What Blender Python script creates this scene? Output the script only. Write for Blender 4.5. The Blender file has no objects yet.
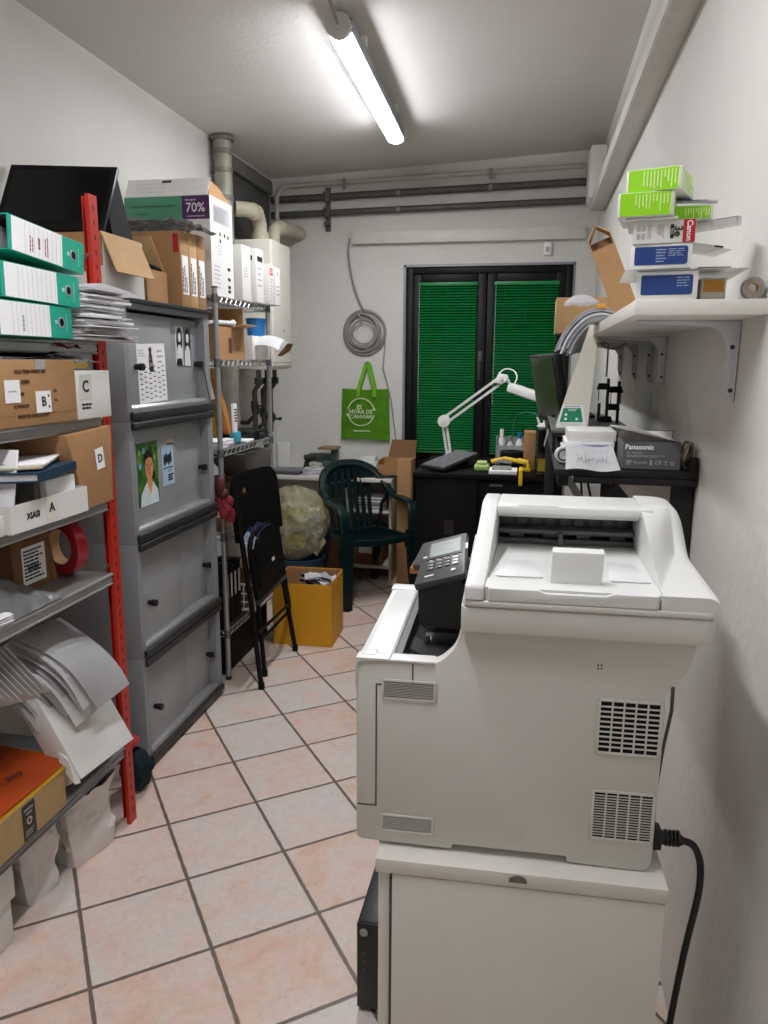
import bpy, bmesh, math, random
from mathutils import Vector, Matrix, Euler, noise
random.seed(7)
PI = math.pi
COL = bpy.context.scene.collection

# ---------------------------------------------------------------- materials
def lin(h):
    h = h.lstrip('#')
    v = [int(h[i:i + 2], 16) / 255 for i in (0, 2, 4)]
    return tuple(c / 12.92 if c <= .04045 else ((c + .055) / 1.055) ** 2.4 for c in v) + (1,)

MATS = {}
def M(name, col, rough=.5, metal=0, var=.06, scale=14, bump=0, bscale=60, trans=0, alpha=1, spec=.5, coat=0, emit=None, estr=0, stretch=None):
    """procedural principled material: noise-varied colour and roughness, optional noise bump"""
    if name in MATS: return MATS[name]
    m = bpy.data.materials.new(name); m.use_nodes = True
    nt = m.node_tree; N = nt.nodes; L = nt.links
    b = N['Principled BSDF']
    c = lin(col)
    tc = N.new('ShaderNodeTexCoord'); nz = N.new('ShaderNodeTexNoise')
    nz.inputs['Scale'].default_value = scale; nz.inputs['Detail'].default_value = 4
    if stretch:
        mp = N.new('ShaderNodeMapping'); mp.inputs['Scale'].default_value = stretch
        L.new(tc.outputs['Object'], mp.inputs['Vector']); L.new(mp.outputs['Vector'], nz.inputs['Vector'])
    else:
        L.new(tc.outputs['Object'], nz.inputs['Vector'])
    rp = N.new('ShaderNodeValToRGB')
    rp.color_ramp.elements[0].position = .3; rp.color_ramp.elements[1].position = .7
    rp.color_ramp.elements[0].color = tuple(max(0, x * (1 - var)) for x in c[:3]) + (1,)
    rp.color_ramp.elements[1].color = tuple(min(1, x * (1 + var)) for x in c[:3]) + (1,)
    L.new(nz.outputs['Fac'], rp.inputs['Fac']); L.new(rp.outputs['Color'], b.inputs['Base Color'])
    b.inputs['Roughness'].default_value = rough; b.inputs['Metallic'].default_value = metal
    b.inputs['Specular IOR Level'].default_value = spec
    b.inputs['Transmission Weight'].default_value = trans; b.inputs['Alpha'].default_value = alpha
    b.inputs['Coat Weight'].default_value = coat
    if emit:
        b.inputs['Emission Color'].default_value = lin(emit); b.inputs['Emission Strength'].default_value = estr
    if bump:
        n2 = N.new('ShaderNodeTexNoise'); n2.inputs['Scale'].default_value = bscale; n2.inputs['Detail'].default_value = 5
        L.new(tc.outputs['Object'], n2.inputs['Vector'])
        bp = N.new('ShaderNodeBump'); bp.inputs['Strength'].default_value = bump; bp.inputs['Distance'].default_value = .01
        L.new(n2.outputs['Fac'], bp.inputs['Height']); L.new(bp.outputs['Normal'], b.inputs['Normal'])
    MATS[name] = m
    return m

# ---------------------------------------------------------------- mesh builder
def frame(o, xd, yd):
    """matrix whose local x,y axes lie along xd,yd at point o (z points out of the face)"""
    x = Vector(xd).normalized(); y = Vector(yd); y = (y - x * y.dot(x)).normalized(); z = x.cross(y)
    m = Matrix((x, y, z)).transposed().to_4x4(); m.translation = Vector(o)
    return m

def rotm(e, o=(0, 0, 0)):
    m = Euler(tuple(math.radians(a) for a in e)).to_matrix().to_4x4(); m.translation = Vector(o)
    return m

ORG = {}
class MB:
    def __init__(s, mi=0): s.bm = bmesh.new(); s.mi = mi
    def add(s, t, m=None, mi=None):
        if m is not None: t.transform(m)
        k = s.mi if mi is None else mi
        for f in t.faces: f.material_index = k
        me = bpy.data.meshes.new('tmp'); t.to_mesh(me); t.free()
        s.bm.from_mesh(me); bpy.data.meshes.remove(me)
        return s
    def box(s, x0, x1, y0, y1, z0, z1, b=0, seg=2, m=None, mi=None):
        t = bmesh.new(); bmesh.ops.create_cube(t, size=1)
        t.transform(Matrix.Translation(((x0 + x1) / 2, (y0 + y1) / 2, (z0 + z1) / 2)) @ Matrix.Diagonal((abs(x1 - x0), abs(y1 - y0), abs(z1 - z0), 1)))
        if b:
            bmesh.ops.bevel(t, geom=t.edges[:], offset=b, segments=seg, profile=.5, affect='EDGES')
        return s.add(t, m, mi)
    def cyl(s, p0, p1, r, r2=None, n=16, mi=None, m=None):
        p0 = Vector(p0); p1 = Vector(p1); d = p1 - p0
        t = bmesh.new()
        bmesh.ops.create_cone(t, cap_ends=True, segments=n, radius1=r, radius2=r if r2 is None else r2, depth=d.length)
        q = Vector((0, 0, 1)).rotation_difference(d.normalized()).to_matrix().to_4x4()
        t.transform(Matrix.Translation((p0 + p1) / 2) @ q)
        return s.add(t, m, mi)
    def sphere(s, c, r, sc=(1, 1, 1), n=14, mi=None, m=None):
        t = bmesh.new(); bmesh.ops.create_uvsphere(t, u_segments=n, v_segments=max(6, n * 2 // 3), radius=r)
        t.transform(Matrix.Translation(c) @ Matrix.Diagonal((*sc, 1)))
        return s.add(t, m, mi)
    def sweep(s, pts, sec, up=(0, 0, 1), closed=False, mi=None, m=None, scales=None):
        """sweep a cross-section (list of (side, up) pairs) along points"""
        P = [Vector(p) for p in pts]; n = len(P); t = bmesh.new(); rings = []
        upv = Vector(up); prev = None
        for i in range(n):
            a = P[(i - 1) % n] if (closed or i) else P[i]; b = P[(i + 1) % n] if (closed or i < n - 1) else P[i]
            tg = (b - a).normalized()
            if prev is None:
                u = upv if abs(tg.dot(upv)) < .95 else Vector((1, 0, 0)) if abs(tg.x) < .9 else Vector((0, 1, 0))
            else: u = prev
            side = tg.cross(u).normalized(); uu = side.cross(tg).normalized(); prev = uu
            k = scales[i] if scales else 1
            rings.append([t.verts.new(P[i] + side * (a_ * k) + uu * (b_ * k)) for a_, b_ in sec])
        q = len(sec)
        for i in range(n if closed else n - 1):
            A = rings[i]; B = rings[(i + 1) % n]
            for j in range(q): t.faces.new((A[j], A[(j + 1) % q], B[(j + 1) % q], B[j]))
        if not closed and q > 2:
            t.faces.new(list(reversed(rings[0]))); t.faces.new(rings[-1])
        bmesh.ops.recalc_face_normals(t, faces=t.faces[:])
        return s.add(t, m, mi)
    def tube(s, pts, r, n=8, closed=False, mi=None, m=None, scales=None):
        return s.sweep(pts, [(r * math.cos(2 * PI * k / n), r * math.sin(2 * PI * k / n)) for k in range(n)], closed=closed, mi=mi, m=m, scales=scales)
    def prism(s, poly, d0, d1, axis='y', b=0, mi=None, m=None):
        """polygon (u,v) extruded along axis: 'y' u->x v->z; 'x' u->y v->z; 'z' u->x v->y"""
        f = {'y': lambda u, v, d: (u, d, v), 'x': lambda u, v, d: (d, u, v), 'z': lambda u, v, d: (u, v, d)}[axis]
        t = bmesh.new()
        A = [t.verts.new(f(u, v, d0)) for u, v in poly]; B = [t.verts.new(f(u, v, d1)) for u, v in poly]
        n = len(poly)
        t.faces.new(A); t.faces.new(list(reversed(B)))
        for i in range(n): t.faces.new((A[i], B[i], B[(i + 1) % n], A[(i + 1) % n]))
        bmesh.ops.recalc_face_normals(t, faces=t.faces[:])
        if b: bmesh.ops.bevel(t, geom=t.edges[:], offset=b, segments=2, profile=.5, affect='EDGES')
        return s.add(t, m, mi)
    def hull(s, pts, mi=None, m=None, b=0):
        t = bmesh.new()
        for p in pts: t.verts.new(p)
        r = bmesh.ops.convex_hull(t, input=t.verts[:])
        bmesh.ops.dissolve_limit(t, angle_limit=.02, verts=t.verts[:], edges=t.edges[:])
        bmesh.ops.recalc_face_normals(t, faces=t.faces[:])
        if b: bmesh.ops.bevel(t, geom=t.edges[:], offset=b, segments=2, profile=.5, affect='EDGES')
        return s.add(t, m, mi)
    def relief(s, x0, x1, y0, y1, zb, fn, nx=24, ny=32, mi=None, m=None):
        """closed solid under a height function of x,y"""
        t = bmesh.new(); X = [x0 + (x1 - x0) * i / nx for i in range(nx + 1)]; Y = [y0 + (y1 - y0) * j / ny for j in range(ny + 1)]
        T = [[t.verts.new((x, y, fn(x, y))) for y in Y] for x in X]; B = [[t.verts.new((x, y, zb)) for y in Y] for x in X]
        for i in range(nx):
            for j in range(ny):
                t.faces.new((T[i][j], T[i + 1][j], T[i + 1][j + 1], T[i][j + 1])); t.faces.new((B[i][j], B[i][j + 1], B[i + 1][j + 1], B[i + 1][j]))
        for i in range(nx):
            for j in (0, ny): t.faces.new((T[i][j], T[i + 1][j], B[i + 1][j], B[i][j]))
        for j in range(ny):
            for i in (0, nx): t.faces.new((T[i][j], T[i][j + 1], B[i][j + 1], B[i][j]))
        bmesh.ops.recalc_face_normals(t, faces=t.faces[:])
        return s.add(t, m, mi)
    def lathe(s, prof, n=24, m=None, mi=None):
        t = bmesh.new(); R = []
        for r, z in prof:
            R.append([t.verts.new((r * math.cos(2 * PI * k / n), r * math.sin(2 * PI * k / n), z)) for k in range(n)] if r > 1e-5 else [t.verts.new((0, 0, z))])
        for A, B in zip(R, R[1:]):
            for k in range(n):
                a = A[k % len(A)]; a2 = A[(k + 1) % len(A)]; b_ = B[k % len(B)]; b2 = B[(k + 1) % len(B)]
                vs = []
                for v in (a, a2, b2, b_):
                    if v not in vs: vs.append(v)
                if len(vs) > 2:
                    try: t.faces.new(vs)
                    except ValueError: pass
        bmesh.ops.recalc_face_normals(t, faces=t.faces[:])
        return s.add(t, m, mi)
    def grid(s, fn, nu, nv, th=.001, mi=None, m=None):
        t = bmesh.new()
        V = [[t.verts.new(fn(i / nu, j / nv)) for j in range(nv + 1)] for i in range(nu + 1)]
        for i in range(nu):
            for j in range(nv): t.faces.new((V[i][j], V[i + 1][j], V[i + 1][j + 1], V[i][j + 1]))
        if th: bmesh.ops.solidify(t, geom=t.faces[:], thickness=th)
        bmesh.ops.recalc_face_normals(t, faces=t.faces[:])
        return s.add(t, m, mi)
    def plate(s, m, u0, u1, v0, v1, th=.0008, mi=None, off=.0003):
        """thin plate in a frame's own x,y plane, standing off its surface"""
        return s.box(u0, u1, v0, v1, off, off + th, m=m, mi=mi)
    def text(s, txt, size, m, mi=None, ax='CENTER', th=.0004, off=.0004, bold=0, sx=1):
        cu = bpy.data.curves.new('txt', 'FONT'); cu.body = txt; cu.size = size; cu.align_x = ax; cu.align_y = 'CENTER'
        cu.extrude = th; cu.offset = bold * size; cu.resolution_u = 3
        ob = bpy.data.objects.new('txt', cu); COL.objects.link(ob)
        bpy.context.view_layer.update()
        me = bpy.data.meshes.new_from_object(ob.evaluated_get(bpy.context.evaluated_depsgraph_get()))
        t = bmesh.new(); t.from_mesh(me)
        bpy.data.objects.remove(ob); bpy.data.meshes.remove(me); bpy.data.curves.remove(cu)
        t.transform(Matrix.Translation((0, 0, off + th)) @ Matrix.Diagonal((sx, 1, 1, 1)))
        return s.add(t, m, mi)
    def lines(s, m, u0, u1, v0, v1, n, mi=None, h=.4, seed=1, words=4):
        """rows of small print: short bars of uneven length"""
        r = random.Random(seed); dv = (v1 - v0) / n
        for k in range(n):
            v = v1 - (k + .5) * dv; u = u0
            end = u1 - r.random() * (u1 - u0) * .3
            while u < end - 1e-4:
                w = (u1 - u0) / words * (.4 + .8 * r.random()); w = min(w, end - u)
                s.box(u, u + w * .86, v - dv * h / 2, v + dv * h / 2, .0004, .0008, m=m, mi=mi); u += w
        return s
    def build(s, name, mats, parent=None, org=None, smooth=35):
        if org is None and parent is None:
            vs = s.bm.verts
            xs = [v.co.x for v in vs]; ys = [v.co.y for v in vs]; zs = [v.co.z for v in vs]
            org = ((min(xs) + max(xs)) / 2, (min(ys) + max(ys)) / 2, min(zs))
        o_ = Vector(ORG.get(parent, (0, 0, 0))) if parent is not None else Vector(org)
        s.bm.transform(Matrix.Translation(-o_))
        me = bpy.data.meshes.new(name); s.bm.to_mesh(me); s.bm.free()
        for mm in (mats if isinstance(mats, (list, tuple)) else [mats]): me.materials.append(mm)
        me.polygons.foreach_set('use_smooth', [True] * len(me.polygons))
        me.set_sharp_from_angle(angle=math.radians(smooth))
        o = bpy.data.objects.new(name, me); COL.objects.link(o)
        if parent is not None: o.parent = parent
        else: o.location = o_
        ORG[o] = o_
        return o

# ---------------------------------------------------------------- naming
def tag(o, label, cat, group=None, kind=None):
    if label: o['label'] = label
    if cat: o['category'] = cat
    if group: o['group'] = group
    if kind: o['kind'] = kind
    return o
def thing(name, label, cat, loc=(0, 0, 0), rot=None, group=None, local=False):
    o = bpy.data.objects.new(name, None); COL.objects.link(o); o.empty_display_size = .05
    o.location = loc
    if rot is not None: o.rotation_euler = tuple(math.radians(a) for a in rot); local = True
    ORG[o] = Vector((0, 0, 0)) if local else Vector(loc)
    return tag(o, label, cat, group)
def struct(name, mb, mats, parent=None, org=None):
    o = mb.build(name, mats, parent, org)
    if parent is None: o['kind'] = 'structure'
    return o
def copy_tree(src, loc=None, rot=None, label=None, group=None, parent=None):
    c = src.copy(); COL.objects.link(c)
    if parent is not None: c.parent = parent
    if loc is not None: c.location = loc
    if rot is not None: c.rotation_euler = tuple(math.radians(a) for a in rot)
    if label: c['label'] = label
    if group: c['group'] = group
    for ch in list(src.children): copy_tree(ch, parent=c)
    return c
XP = lambda x, y, z: frame((x, y, z), (0, 1, 0), (0, 0, 1))     # face looking towards +X
YM = lambda x, y, z: frame((x, y, z), (1, 0, 0), (0, 0, 1))     # face looking towards -Y
ZP = lambda x, y, z: frame((x, y, z), (1, 0, 0), (0, 1, 0))     # face looking up
def smooth_path(P, k=4):
    out = []
    for i in range(len(P) - 1):
        p0 = Vector(P[max(0, i - 1)]); p1 = Vector(P[i]); p2 = Vector(P[i + 1]); p3 = Vector(P[min(len(P) - 1, i + 2)])
        for j in range(k):
            s = j / k; out.append(.5 * ((2 * p1) + (p2 - p0) * s + (2 * p0 - 5 * p1 + 4 * p2 - p3) * s * s + (3 * p1 - p0 - 3 * p2 + p3) * s ** 3))
    return out + [Vector(P[-1])]
# scene constants (metres)
TILE = .305; TILE_O = (-1.0212, 1.4407); TILE_A = .64939
LIGHT_E = 55
L2X, L2Y0, L2Y1 = -.52, .25, 1.65
EXPOSURE = 0.62
WALL = M('wall_paint', '#D2D1CB', .75, var=.03, scale=3, bump=.25, bscale=35)
CEIL = M('ceiling_paint', '#D6D3CE', .8, var=.03, scale=2, bump=.12, bscale=40)
WPLAS = M('white_plastic', '#E9E9E5', .38, var=.02)
PRN = M('printer_plastic', '#D3D2CB', .42, var=.015, bump=.03, bscale=400)
PRNT = M('printer_plastic_bright', '#DDDEDB', .36, var=.01, bump=.03, bscale=400)
PGREY = M('vent_grey_plastic', '#A9A8A3', .5, var=.03)
DGREY = M('dark_grey_plastic', '#3A3B3C', .42, var=.04)
BLACK = M('black_plastic', '#0D0D0E', .38, var=.1)
BLACKM = M('black_matte', '#070708', .7, var=.15, spec=.25)
GLOSSB = M('screen_glass', '#060707', .14, var=.02, spec=.22)
LCD = M('lcd_panel', '#8E9694', .25, var=.12, scale=40)
WLAM = M('white_laminate', '#DBD8D0', .4, var=.015)
GREYMET = M('grey_sheet_metal', '#85888A', .45, metal=.35, var=.06, scale=8)
GALV = M('galvanised_steel', '#A6A8A6', .38, metal=.6, var=.1, scale=20)
CABG = M('cabinet_grey', '#8B8E92', .5, var=.04, scale=5, bump=.05, bscale=200)
CABP = M('cabinet_panel_grey', '#979A9C', .38, var=.04, scale=4)
RUB = M('dark_rubber_strip', '#26282A', .45, var=.1)
REDP = M('red_painted_steel', '#B92A19', .42, var=.09, scale=10, bump=.05)
CHROME = M('chrome_wire', '#C4C5C6', .3, metal=.75, var=.05)
CARD = M('cardboard', '#A77F55', .8, var=.08, scale=9, bump=.12, bscale=90)
CARDL = M('cardboard_light', '#BF9A6C', .8, var=.07, scale=9, bump=.1, bscale=90)
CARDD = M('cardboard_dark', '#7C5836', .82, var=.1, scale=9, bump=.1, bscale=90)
TAPE = M('packing_tape', '#B89467', .22, var=.05)
WHT = M('white_card', '#DEDDD9', .6, var=.02)
PAPER = M('paper_white', '#F0F0F1', .7, var=.02)
PAPERG = M('paper_grey', '#D2D2D3', .7, var=.05)
INK = M('black_ink', '#1A1A1C', .6, var=.1)
INKR = M('red_ink', '#8E2F3C', .6, var=.1)
INKG = M('grey_ink', '#A5A5A8', .6, var=.1)
TEAL = M('teal_board', '#0FA58A', .42, var=.04)
BINDIN = M('binder_lining', '#4A5162', .6, var=.1)
GREENB = M('green_venetian', '#0B7B3A', .42, var=.05)
DOORBK = M('black_door_frame', '#060606', .5, var=.12, spec=.25)
GLASS = M('door_glass', '#20302A', .05, var=.02, trans=.6)
LIME = M('lime_print', '#8FD012', .4, var=.03)
LIMEF = M('lime_fabric', '#6CB01C', .75, var=.07, scale=20, bump=.25, bscale=300)
NAVY = M('navy_print', '#23407F', .4, var=.04)
REDC = M('red_print', '#B01E2C', .45, var=.04)
PURP = M('purple_print', '#4B1F56', .45, var=.03)
GRNP = M('green_print', '#4A9170', .45, var=.04)
YELB = M('yellow_card', '#D79B14', .6, var=.06, scale=6, bump=.08)
ORNG = M('orange_folder', '#D8612A', .45, var=.14, scale=6)
YEL = M('yellow_plastic', '#E3BE17', .42, var=.05)
BLUE = M('blue_plastic', '#1C6FB0', .4, var=.06)
CHGRN = M('dark_green_resin', '#092021', .34, var=.08, spec=.35)
PIPEB = M('beige_pipe', '#B5AE99', .5, var=.06)
PIPEG = M('dark_pipe', '#5B5A57', .55, metal=.4, var=.15, scale=12)
PIPEW = M('pale_pipe', '#BBB6AC', .55, var=.12, scale=10)
BOIL = M('boiler_enamel', '#DEDBD0', .35, var=.02)
BROWNW = M('orange_wood', '#A8703A', .5, var=.15, scale=6, stretch=(1, 12, 1))
CABLEG = M('grey_cable', '#8D8B86', .5, var=.05)
CABLEB = M('black_cable', '#101011', .5, var=.1)
CLEARP = M('clear_film', '#D9DCDC', .18, var=.05, trans=.5, alpha=.6)
SILV = M('silver_film', '#B5B7B8', .16, metal=.85, var=.3, scale=30, bump=.8, bscale=45)
BAGP = M('white_paper_bag', '#DAD6D2', .55, var=.05, scale=6, bump=.8, bscale=11)
MAROON = M('maroon_rubber', '#7A1626', .55, var=.15, scale=60, bump=.6, bscale=200)
DTEAL = M('dark_teal_cloth', '#12343C', .7, var=.25, scale=25, bump=.4, bscale=60)
BLUEB = M('dark_blue_cover', '#11384F', .45, var=.08)
GREYBOX = M('grey_carton', '#5A5A5E', .5, var=.04)
CREAM = M('cream_card', '#D9D6C6', .6, var=.03)
# ================================================================= the room
XL, XR, YB, YF = -1.87, .385, 5.40, -1.7
def ceil_z(x): return 2.80 + (x - XL) * .045

# floor: square stone-look tiles laid diagonally, dark grout
def floor_material():
    m = bpy.data.materials.new('terracotta_stone_tiles'); m.use_nodes = True
    nt = m.node_tree; N = nt.nodes; L = nt.links; b = N['Principled BSDF']
    def math_(op, a, c=None):
        n = N.new('ShaderNodeMath'); n.operation = op
        for i, v in enumerate((a, c)):
            if v is None: continue
            if isinstance(v, (int, float)): n.inputs[i].default_value = v
            else: L.new(v, n.inputs[i])
        return n.outputs[0]
    def mix(f, a, c, t='MIX'):
        n = N.new('ShaderNodeMix'); n.data_type = 'RGBA'; n.blend_type = t
        for s_, v in ((0, f), (6, a), (7, c)):
            if isinstance(v, (int, float)): n.inputs[s_].default_value = v
            elif isinstance(v, tuple): n.inputs[s_].default_value = v
            else: L.new(v, n.inputs[s_])
        return n.outputs[2]
    tc = N.new('ShaderNodeTexCoord'); mp = N.new('ShaderNodeMapping'); mp.vector_type = 'TEXTURE'
    mp.inputs['Location'].default_value = (TILE_O[0], TILE_O[1], 0)
    mp.inputs['Rotation'].default_value = (0, 0, TILE_A)
    mp.inputs['Scale'].default_value = (TILE, TILE, TILE)
    L.new(tc.outputs['Object'], mp.inputs['Vector'])
    nj = N.new('ShaderNodeTexNoise'); nj.inputs['Scale'].default_value = 9; nj.inputs['Detail'].default_value = 6
    L.new(mp.outputs['Vector'], nj.inputs['Vector'])
    sep = N.new('ShaderNodeSeparateXYZ'); L.new(mp.outputs['Vector'], sep.inputs[0])
    ds = []
    for ax in (0, 1):
        fr = math_('FRACT', sep.outputs[ax]); d = math_('MINIMUM', fr, math_('SUBTRACT', 1.0, fr)); ds.append(d)
    d = math_('MINIMUM', ds[0], ds[1])
    d = math_('ADD', d, math_('MULTIPLY', math_('SUBTRACT', nj.outputs['Fac'], .5), .018))
    grout = N.new('ShaderNodeMapRange'); grout.inputs['From Min'].default_value = .0135; grout.inputs['From Max'].default_value = .021
    L.new(d, grout.inputs['Value'])
    cell = N.new('ShaderNodeCombineXYZ')
    L.new(math_('FLOOR', sep.outputs[0]), cell.inputs[0]); L.new(math_('FLOOR', sep.outputs[1]), cell.inputs[1])
    wn = N.new('ShaderNodeTexWhiteNoise'); wn.noise_dimensions = '3D'; L.new(cell.outputs[0], wn.inputs['Vector'])
    # per-tile offset so each tile has its own clouding
    va = N.new('ShaderNodeVectorMath'); va.operation = 'MULTIPLY_ADD'
    L.new(wn.outputs['Color'], va.inputs[0]); va.inputs[1].default_value = (20, 20, 20); L.new(mp.outputs['Vector'], va.inputs[2])
    cl = N.new('ShaderNodeTexNoise'); cl.inputs['Scale'].default_value = 1.9; cl.inputs['Detail'].default_value = 9; cl.inputs['Roughness'].default_value = .68
    cl.inputs['Distortion'].default_value = .6
    L.new(va.outputs[0], cl.inputs['Vector'])
    rp = N.new('ShaderNodeValToRGB'); e = rp.color_ramp.elements
    e[0].position = .26; e[0].color = lin('#D6B09A'); e[1].position = .74; e[1].color = lin('#CFCCC9')
    k = rp.color_ramp.elements.new(.46); k.color = lin('#D8C3B6'); k = rp.color_ramp.elements.new(.58); k.color = lin('#D4C8C0')
    L.new(math_('ADD', cl.outputs['Fac'], math_('MULTIPLY', math_('SUBTRACT', wn.outputs['Value'], .5), .22)), rp.inputs['Fac'])
    # hairline cracks
    vo = N.new('ShaderNodeTexVoronoi'); vo.feature = 'DISTANCE_TO_EDGE'; vo.inputs['Scale'].default_value = 5
    dn = N.new('ShaderNodeTexNoise'); dn.inputs['Scale'].default_value = 6; dn.inputs['Detail'].default_value = 8
    L.new(va.outputs[0], dn.inputs['Vector'])
    dv = N.new('ShaderNodeVectorMath'); dv.operation = 'MULTIPLY_ADD'; L.new(dn.outputs['Color'], dv.inputs[0]); dv.inputs[1].default_value = (.6, .6, .6); L.new(va.outputs[0], dv.inputs[2])
    L.new(dv.outputs[0], vo.inputs['Vector'])
    cr = N.new('ShaderNodeMapRange'); cr.inputs['From Max'].default_value = .012; cr.inputs['To Min'].default_value = 1; cr.inputs['To Max'].default_value = 0
    L.new(vo.outputs['Distance'], cr.inputs['Value'])
    msk = N.new('ShaderNodeMapRange'); msk.inputs['From Min'].default_value = .50; msk.inputs['From Max'].default_value = .62
    L.new(dn.outputs['Fac'], msk.inputs['Value'])
    crack = math_('MULTIPLY', math_('MULTIPLY', cr.outputs[0], msk.outputs[0]), .75)
    c1 = mix(crack, rp.outputs['Color'], lin('#7E6658'))
    fine = N.new('ShaderNodeTexNoise'); fine.inputs['Scale'].default_value = 14; fine.inputs['Detail'].default_value = 8; fine.inputs['Roughness'].default_value = .7
    L.new(va.outputs[0], fine.inputs['Vector'])
    fr_ = N.new('ShaderNodeMapRange'); fr_.inputs['To Min'].default_value = .80; fr_.inputs['To Max'].default_value = 1.18
    L.new(fine.outputs['Fac'], fr_.inputs['Value'])
    cmb = N.new('ShaderNodeCombineColor')
    for i in range(3): L.new(fr_.outputs[0], cmb.inputs[i])
    c2 = mix(1.0, c1, cmb.outputs[0], 'MULTIPLY')
    c3 = mix(grout.outputs[0], lin('#6B5D52'), c2)
    L.new(c3, b.inputs['Base Color'])
    b.inputs['Roughness'].default_value = .42
    bp = N.new('ShaderNodeBump'); bp.inputs['Strength'].default_value = .5; bp.inputs['Distance'].default_value = .006
    hh = math_('ADD', math_('MULTIPLY', grout.outputs[0], .8), math_('MULTIPLY', cl.outputs['Fac'], .35))
    L.new(hh, bp.inputs['Height']); L.new(bp.outputs['Normal'], b.inputs['Normal'])
    return m
FLOORM = floor_material()
struct('floor', MB().box(XL - .1, XR + .1, YF - .1, YB + .3, -.1, 0), FLOORM, org=(0, 0, 0))
b = MB(); b.prism([(XL - .1, ceil_z(XL - .1)), (XR + .1, ceil_z(XR + .1)), (XR + .1, 3.05), (XL - .1, 3.05)], YF - .1, YB + .1, 'y')
struct('ceiling', b, CEIL)
struct('wall_left', MB().box(XL - .1, XL, YF - .1, YB + .1, 0, 2.95), WALL)
struct('wall_right', MB().box(XR, XR + .1, YF - .1, YB + .1, 0, 2.95), WALL)
struct('wall_front', MB().box(XL, XR, YF - .1, YF, 0, 2.95), WALL)
DX0, DX1, DZ = -.915, .25, 2.205
b = MB(); b.box(XL, DX0, YB, YB + .1, 0, 2.95); b.box(DX1, XR, YB, YB + .1, 0, 2.95); b.box(DX0, DX1, YB, YB + .1, DZ, 2.95)
struct('wall_back', b, WALL)
# trim: pale steel edging round the door opening
b = MB()
b.box(DX0 - .002, DX0 + .016, YB - .004, YB + .05, 0, DZ); b.box(DX1 - .012, DX1 + .002, YB - .004, YB + .05, 0, DZ); b.box(DX0, DX1, YB - .004, YB + .05, DZ - .014, DZ + .002)
struct('trim_1', b, GREYMET)

# double glazed door: black frame, two leaves with green blinds hung on them
d = thing('door_1', None, None, (0, YB + .05, 0)); d['kind'] = 'structure'
b = MB(); Y0, Y1 = YB + .012, YB + .09
b.box(DX0 + .016, DX0 + .062, Y0, Y1, 0, DZ - .014, .004); b.box(DX1 - .058, DX1 - .012, Y0, Y1, 0, DZ - .014, .004); b.box(DX0 + .06, DX1 - .056, Y0, Y1, DZ - .06, DZ - .014, .004)
b.build('frame', DOORBK, d)
mid = -.336
for i, (x0, x1) in enumerate(((DX0 + .063, mid - .002), (mid + .002, DX1 - .059))):
    b = MB(); w = .062
    b.box(x0, x0 + w, Y0 - .006, Y1 - .01, .02, DZ - .062, .006); b.box(x1 - w, x1, Y0 - .006, Y1 - .01, .02, DZ - .062, .006)
    b.box(x0 + w, x1 - w, Y0 - .006, Y1 - .01, DZ - .125, DZ - .062, .006); b.box(x0 + w, x1 - w, Y0 - .006, Y1 - .01, .02, .84, .006)
    lf = b.build('door_leaf', DOORBK, d)
    MB().box(x0 + w + .001, x1 - w - .001, Y1 - .03, Y1 - .022, .84, DZ - .125).build('glass_pane', GLASS, lf)
b = MB(); b.box(mid - .05, mid - .018, Y0 - .012, Y0 - .0065, 1.42, 1.62, .003); b.cyl((mid - .034, Y0 - .012, 1.55), (mid - .034, Y0 - .04, 1.55), .009); b.cyl((mid - .034, Y0 - .04, 1.55), (mid - .034, Y0 - .05, 1.46), .008)
b.cyl((mid - .034, Y0 - .012, 1.47), (mid - .034, Y0 - .018, 1.47), .01)
b.build('handle', DGREY, d)
for i, (x0, x1, lb) in enumerate(((-.812, -.398, 'green venetian blind hanging on the left leaf of the black door'), (-.284, .150, 'green venetian blind hanging on the right leaf of the black door'))):
    zt, zb = 2.085, .90
    t = thing('venetian_blind', lb, 'blind', ((x0 + x1) / 2, YB - .004, zb), group='green blinds on the glazed door')
    yb = YB - .008
    MB().box(x0, x1, yb - .014, yb + .012, zt - .024, zt, .002).build('headrail', GREENB, t)
    b = MB(); n = 62; stp = (zt - .03 - zb - .016) / n
    for k in range(n):
        z = zb + .02 + k * stp
        b.box(x0 + .004, x1 - .004, -.0095, .0095, -.0006, .0006, m=rotm((38 + (6 if (k * 7) % 11 == 0 else 0), 0, 0), (0, yb - .001, z + stp / 2)))
    b.build('slats', GREENB, t)
    MB().box(x0 + .002, x1 - .002, yb - .010, yb + .010, zb, zb + .012, .003).build('bottom_rail', GREENB, t)
    b = MB()
    for q in (.16, .5, .84):
        xx = x0 + (x1 - x0) * q; b.cyl((xx, yb - .011, zb + .006), (xx, yb - .011, zt - .01), .0012, n=6)
    b.build('ladder_cord', GREENB, t)
    MB().cyl((x0 + .012, yb - .017, zb + .35), (x0 + .012, yb - .017, zt - .02), .0025, n=6).build('tilt_wand', CLEARP, t)

# cable trunking
b = MB(); b.box(.305, XR, YF, 5.0, 2.45, 2.535, .004)
b.box(.301, .305, YF, 5.0, 2.454, 2.463); struct('trim_2', b, M('trunking', '#CBC8C1', .5, var=.05))
b = MB(); b.box(-1.275, .30, YB - .045, YB, 2.347, 2.425, .003); struct('trim_3', b, M('trunking_white', '#D2D0C9', .5, var=.04))
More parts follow.
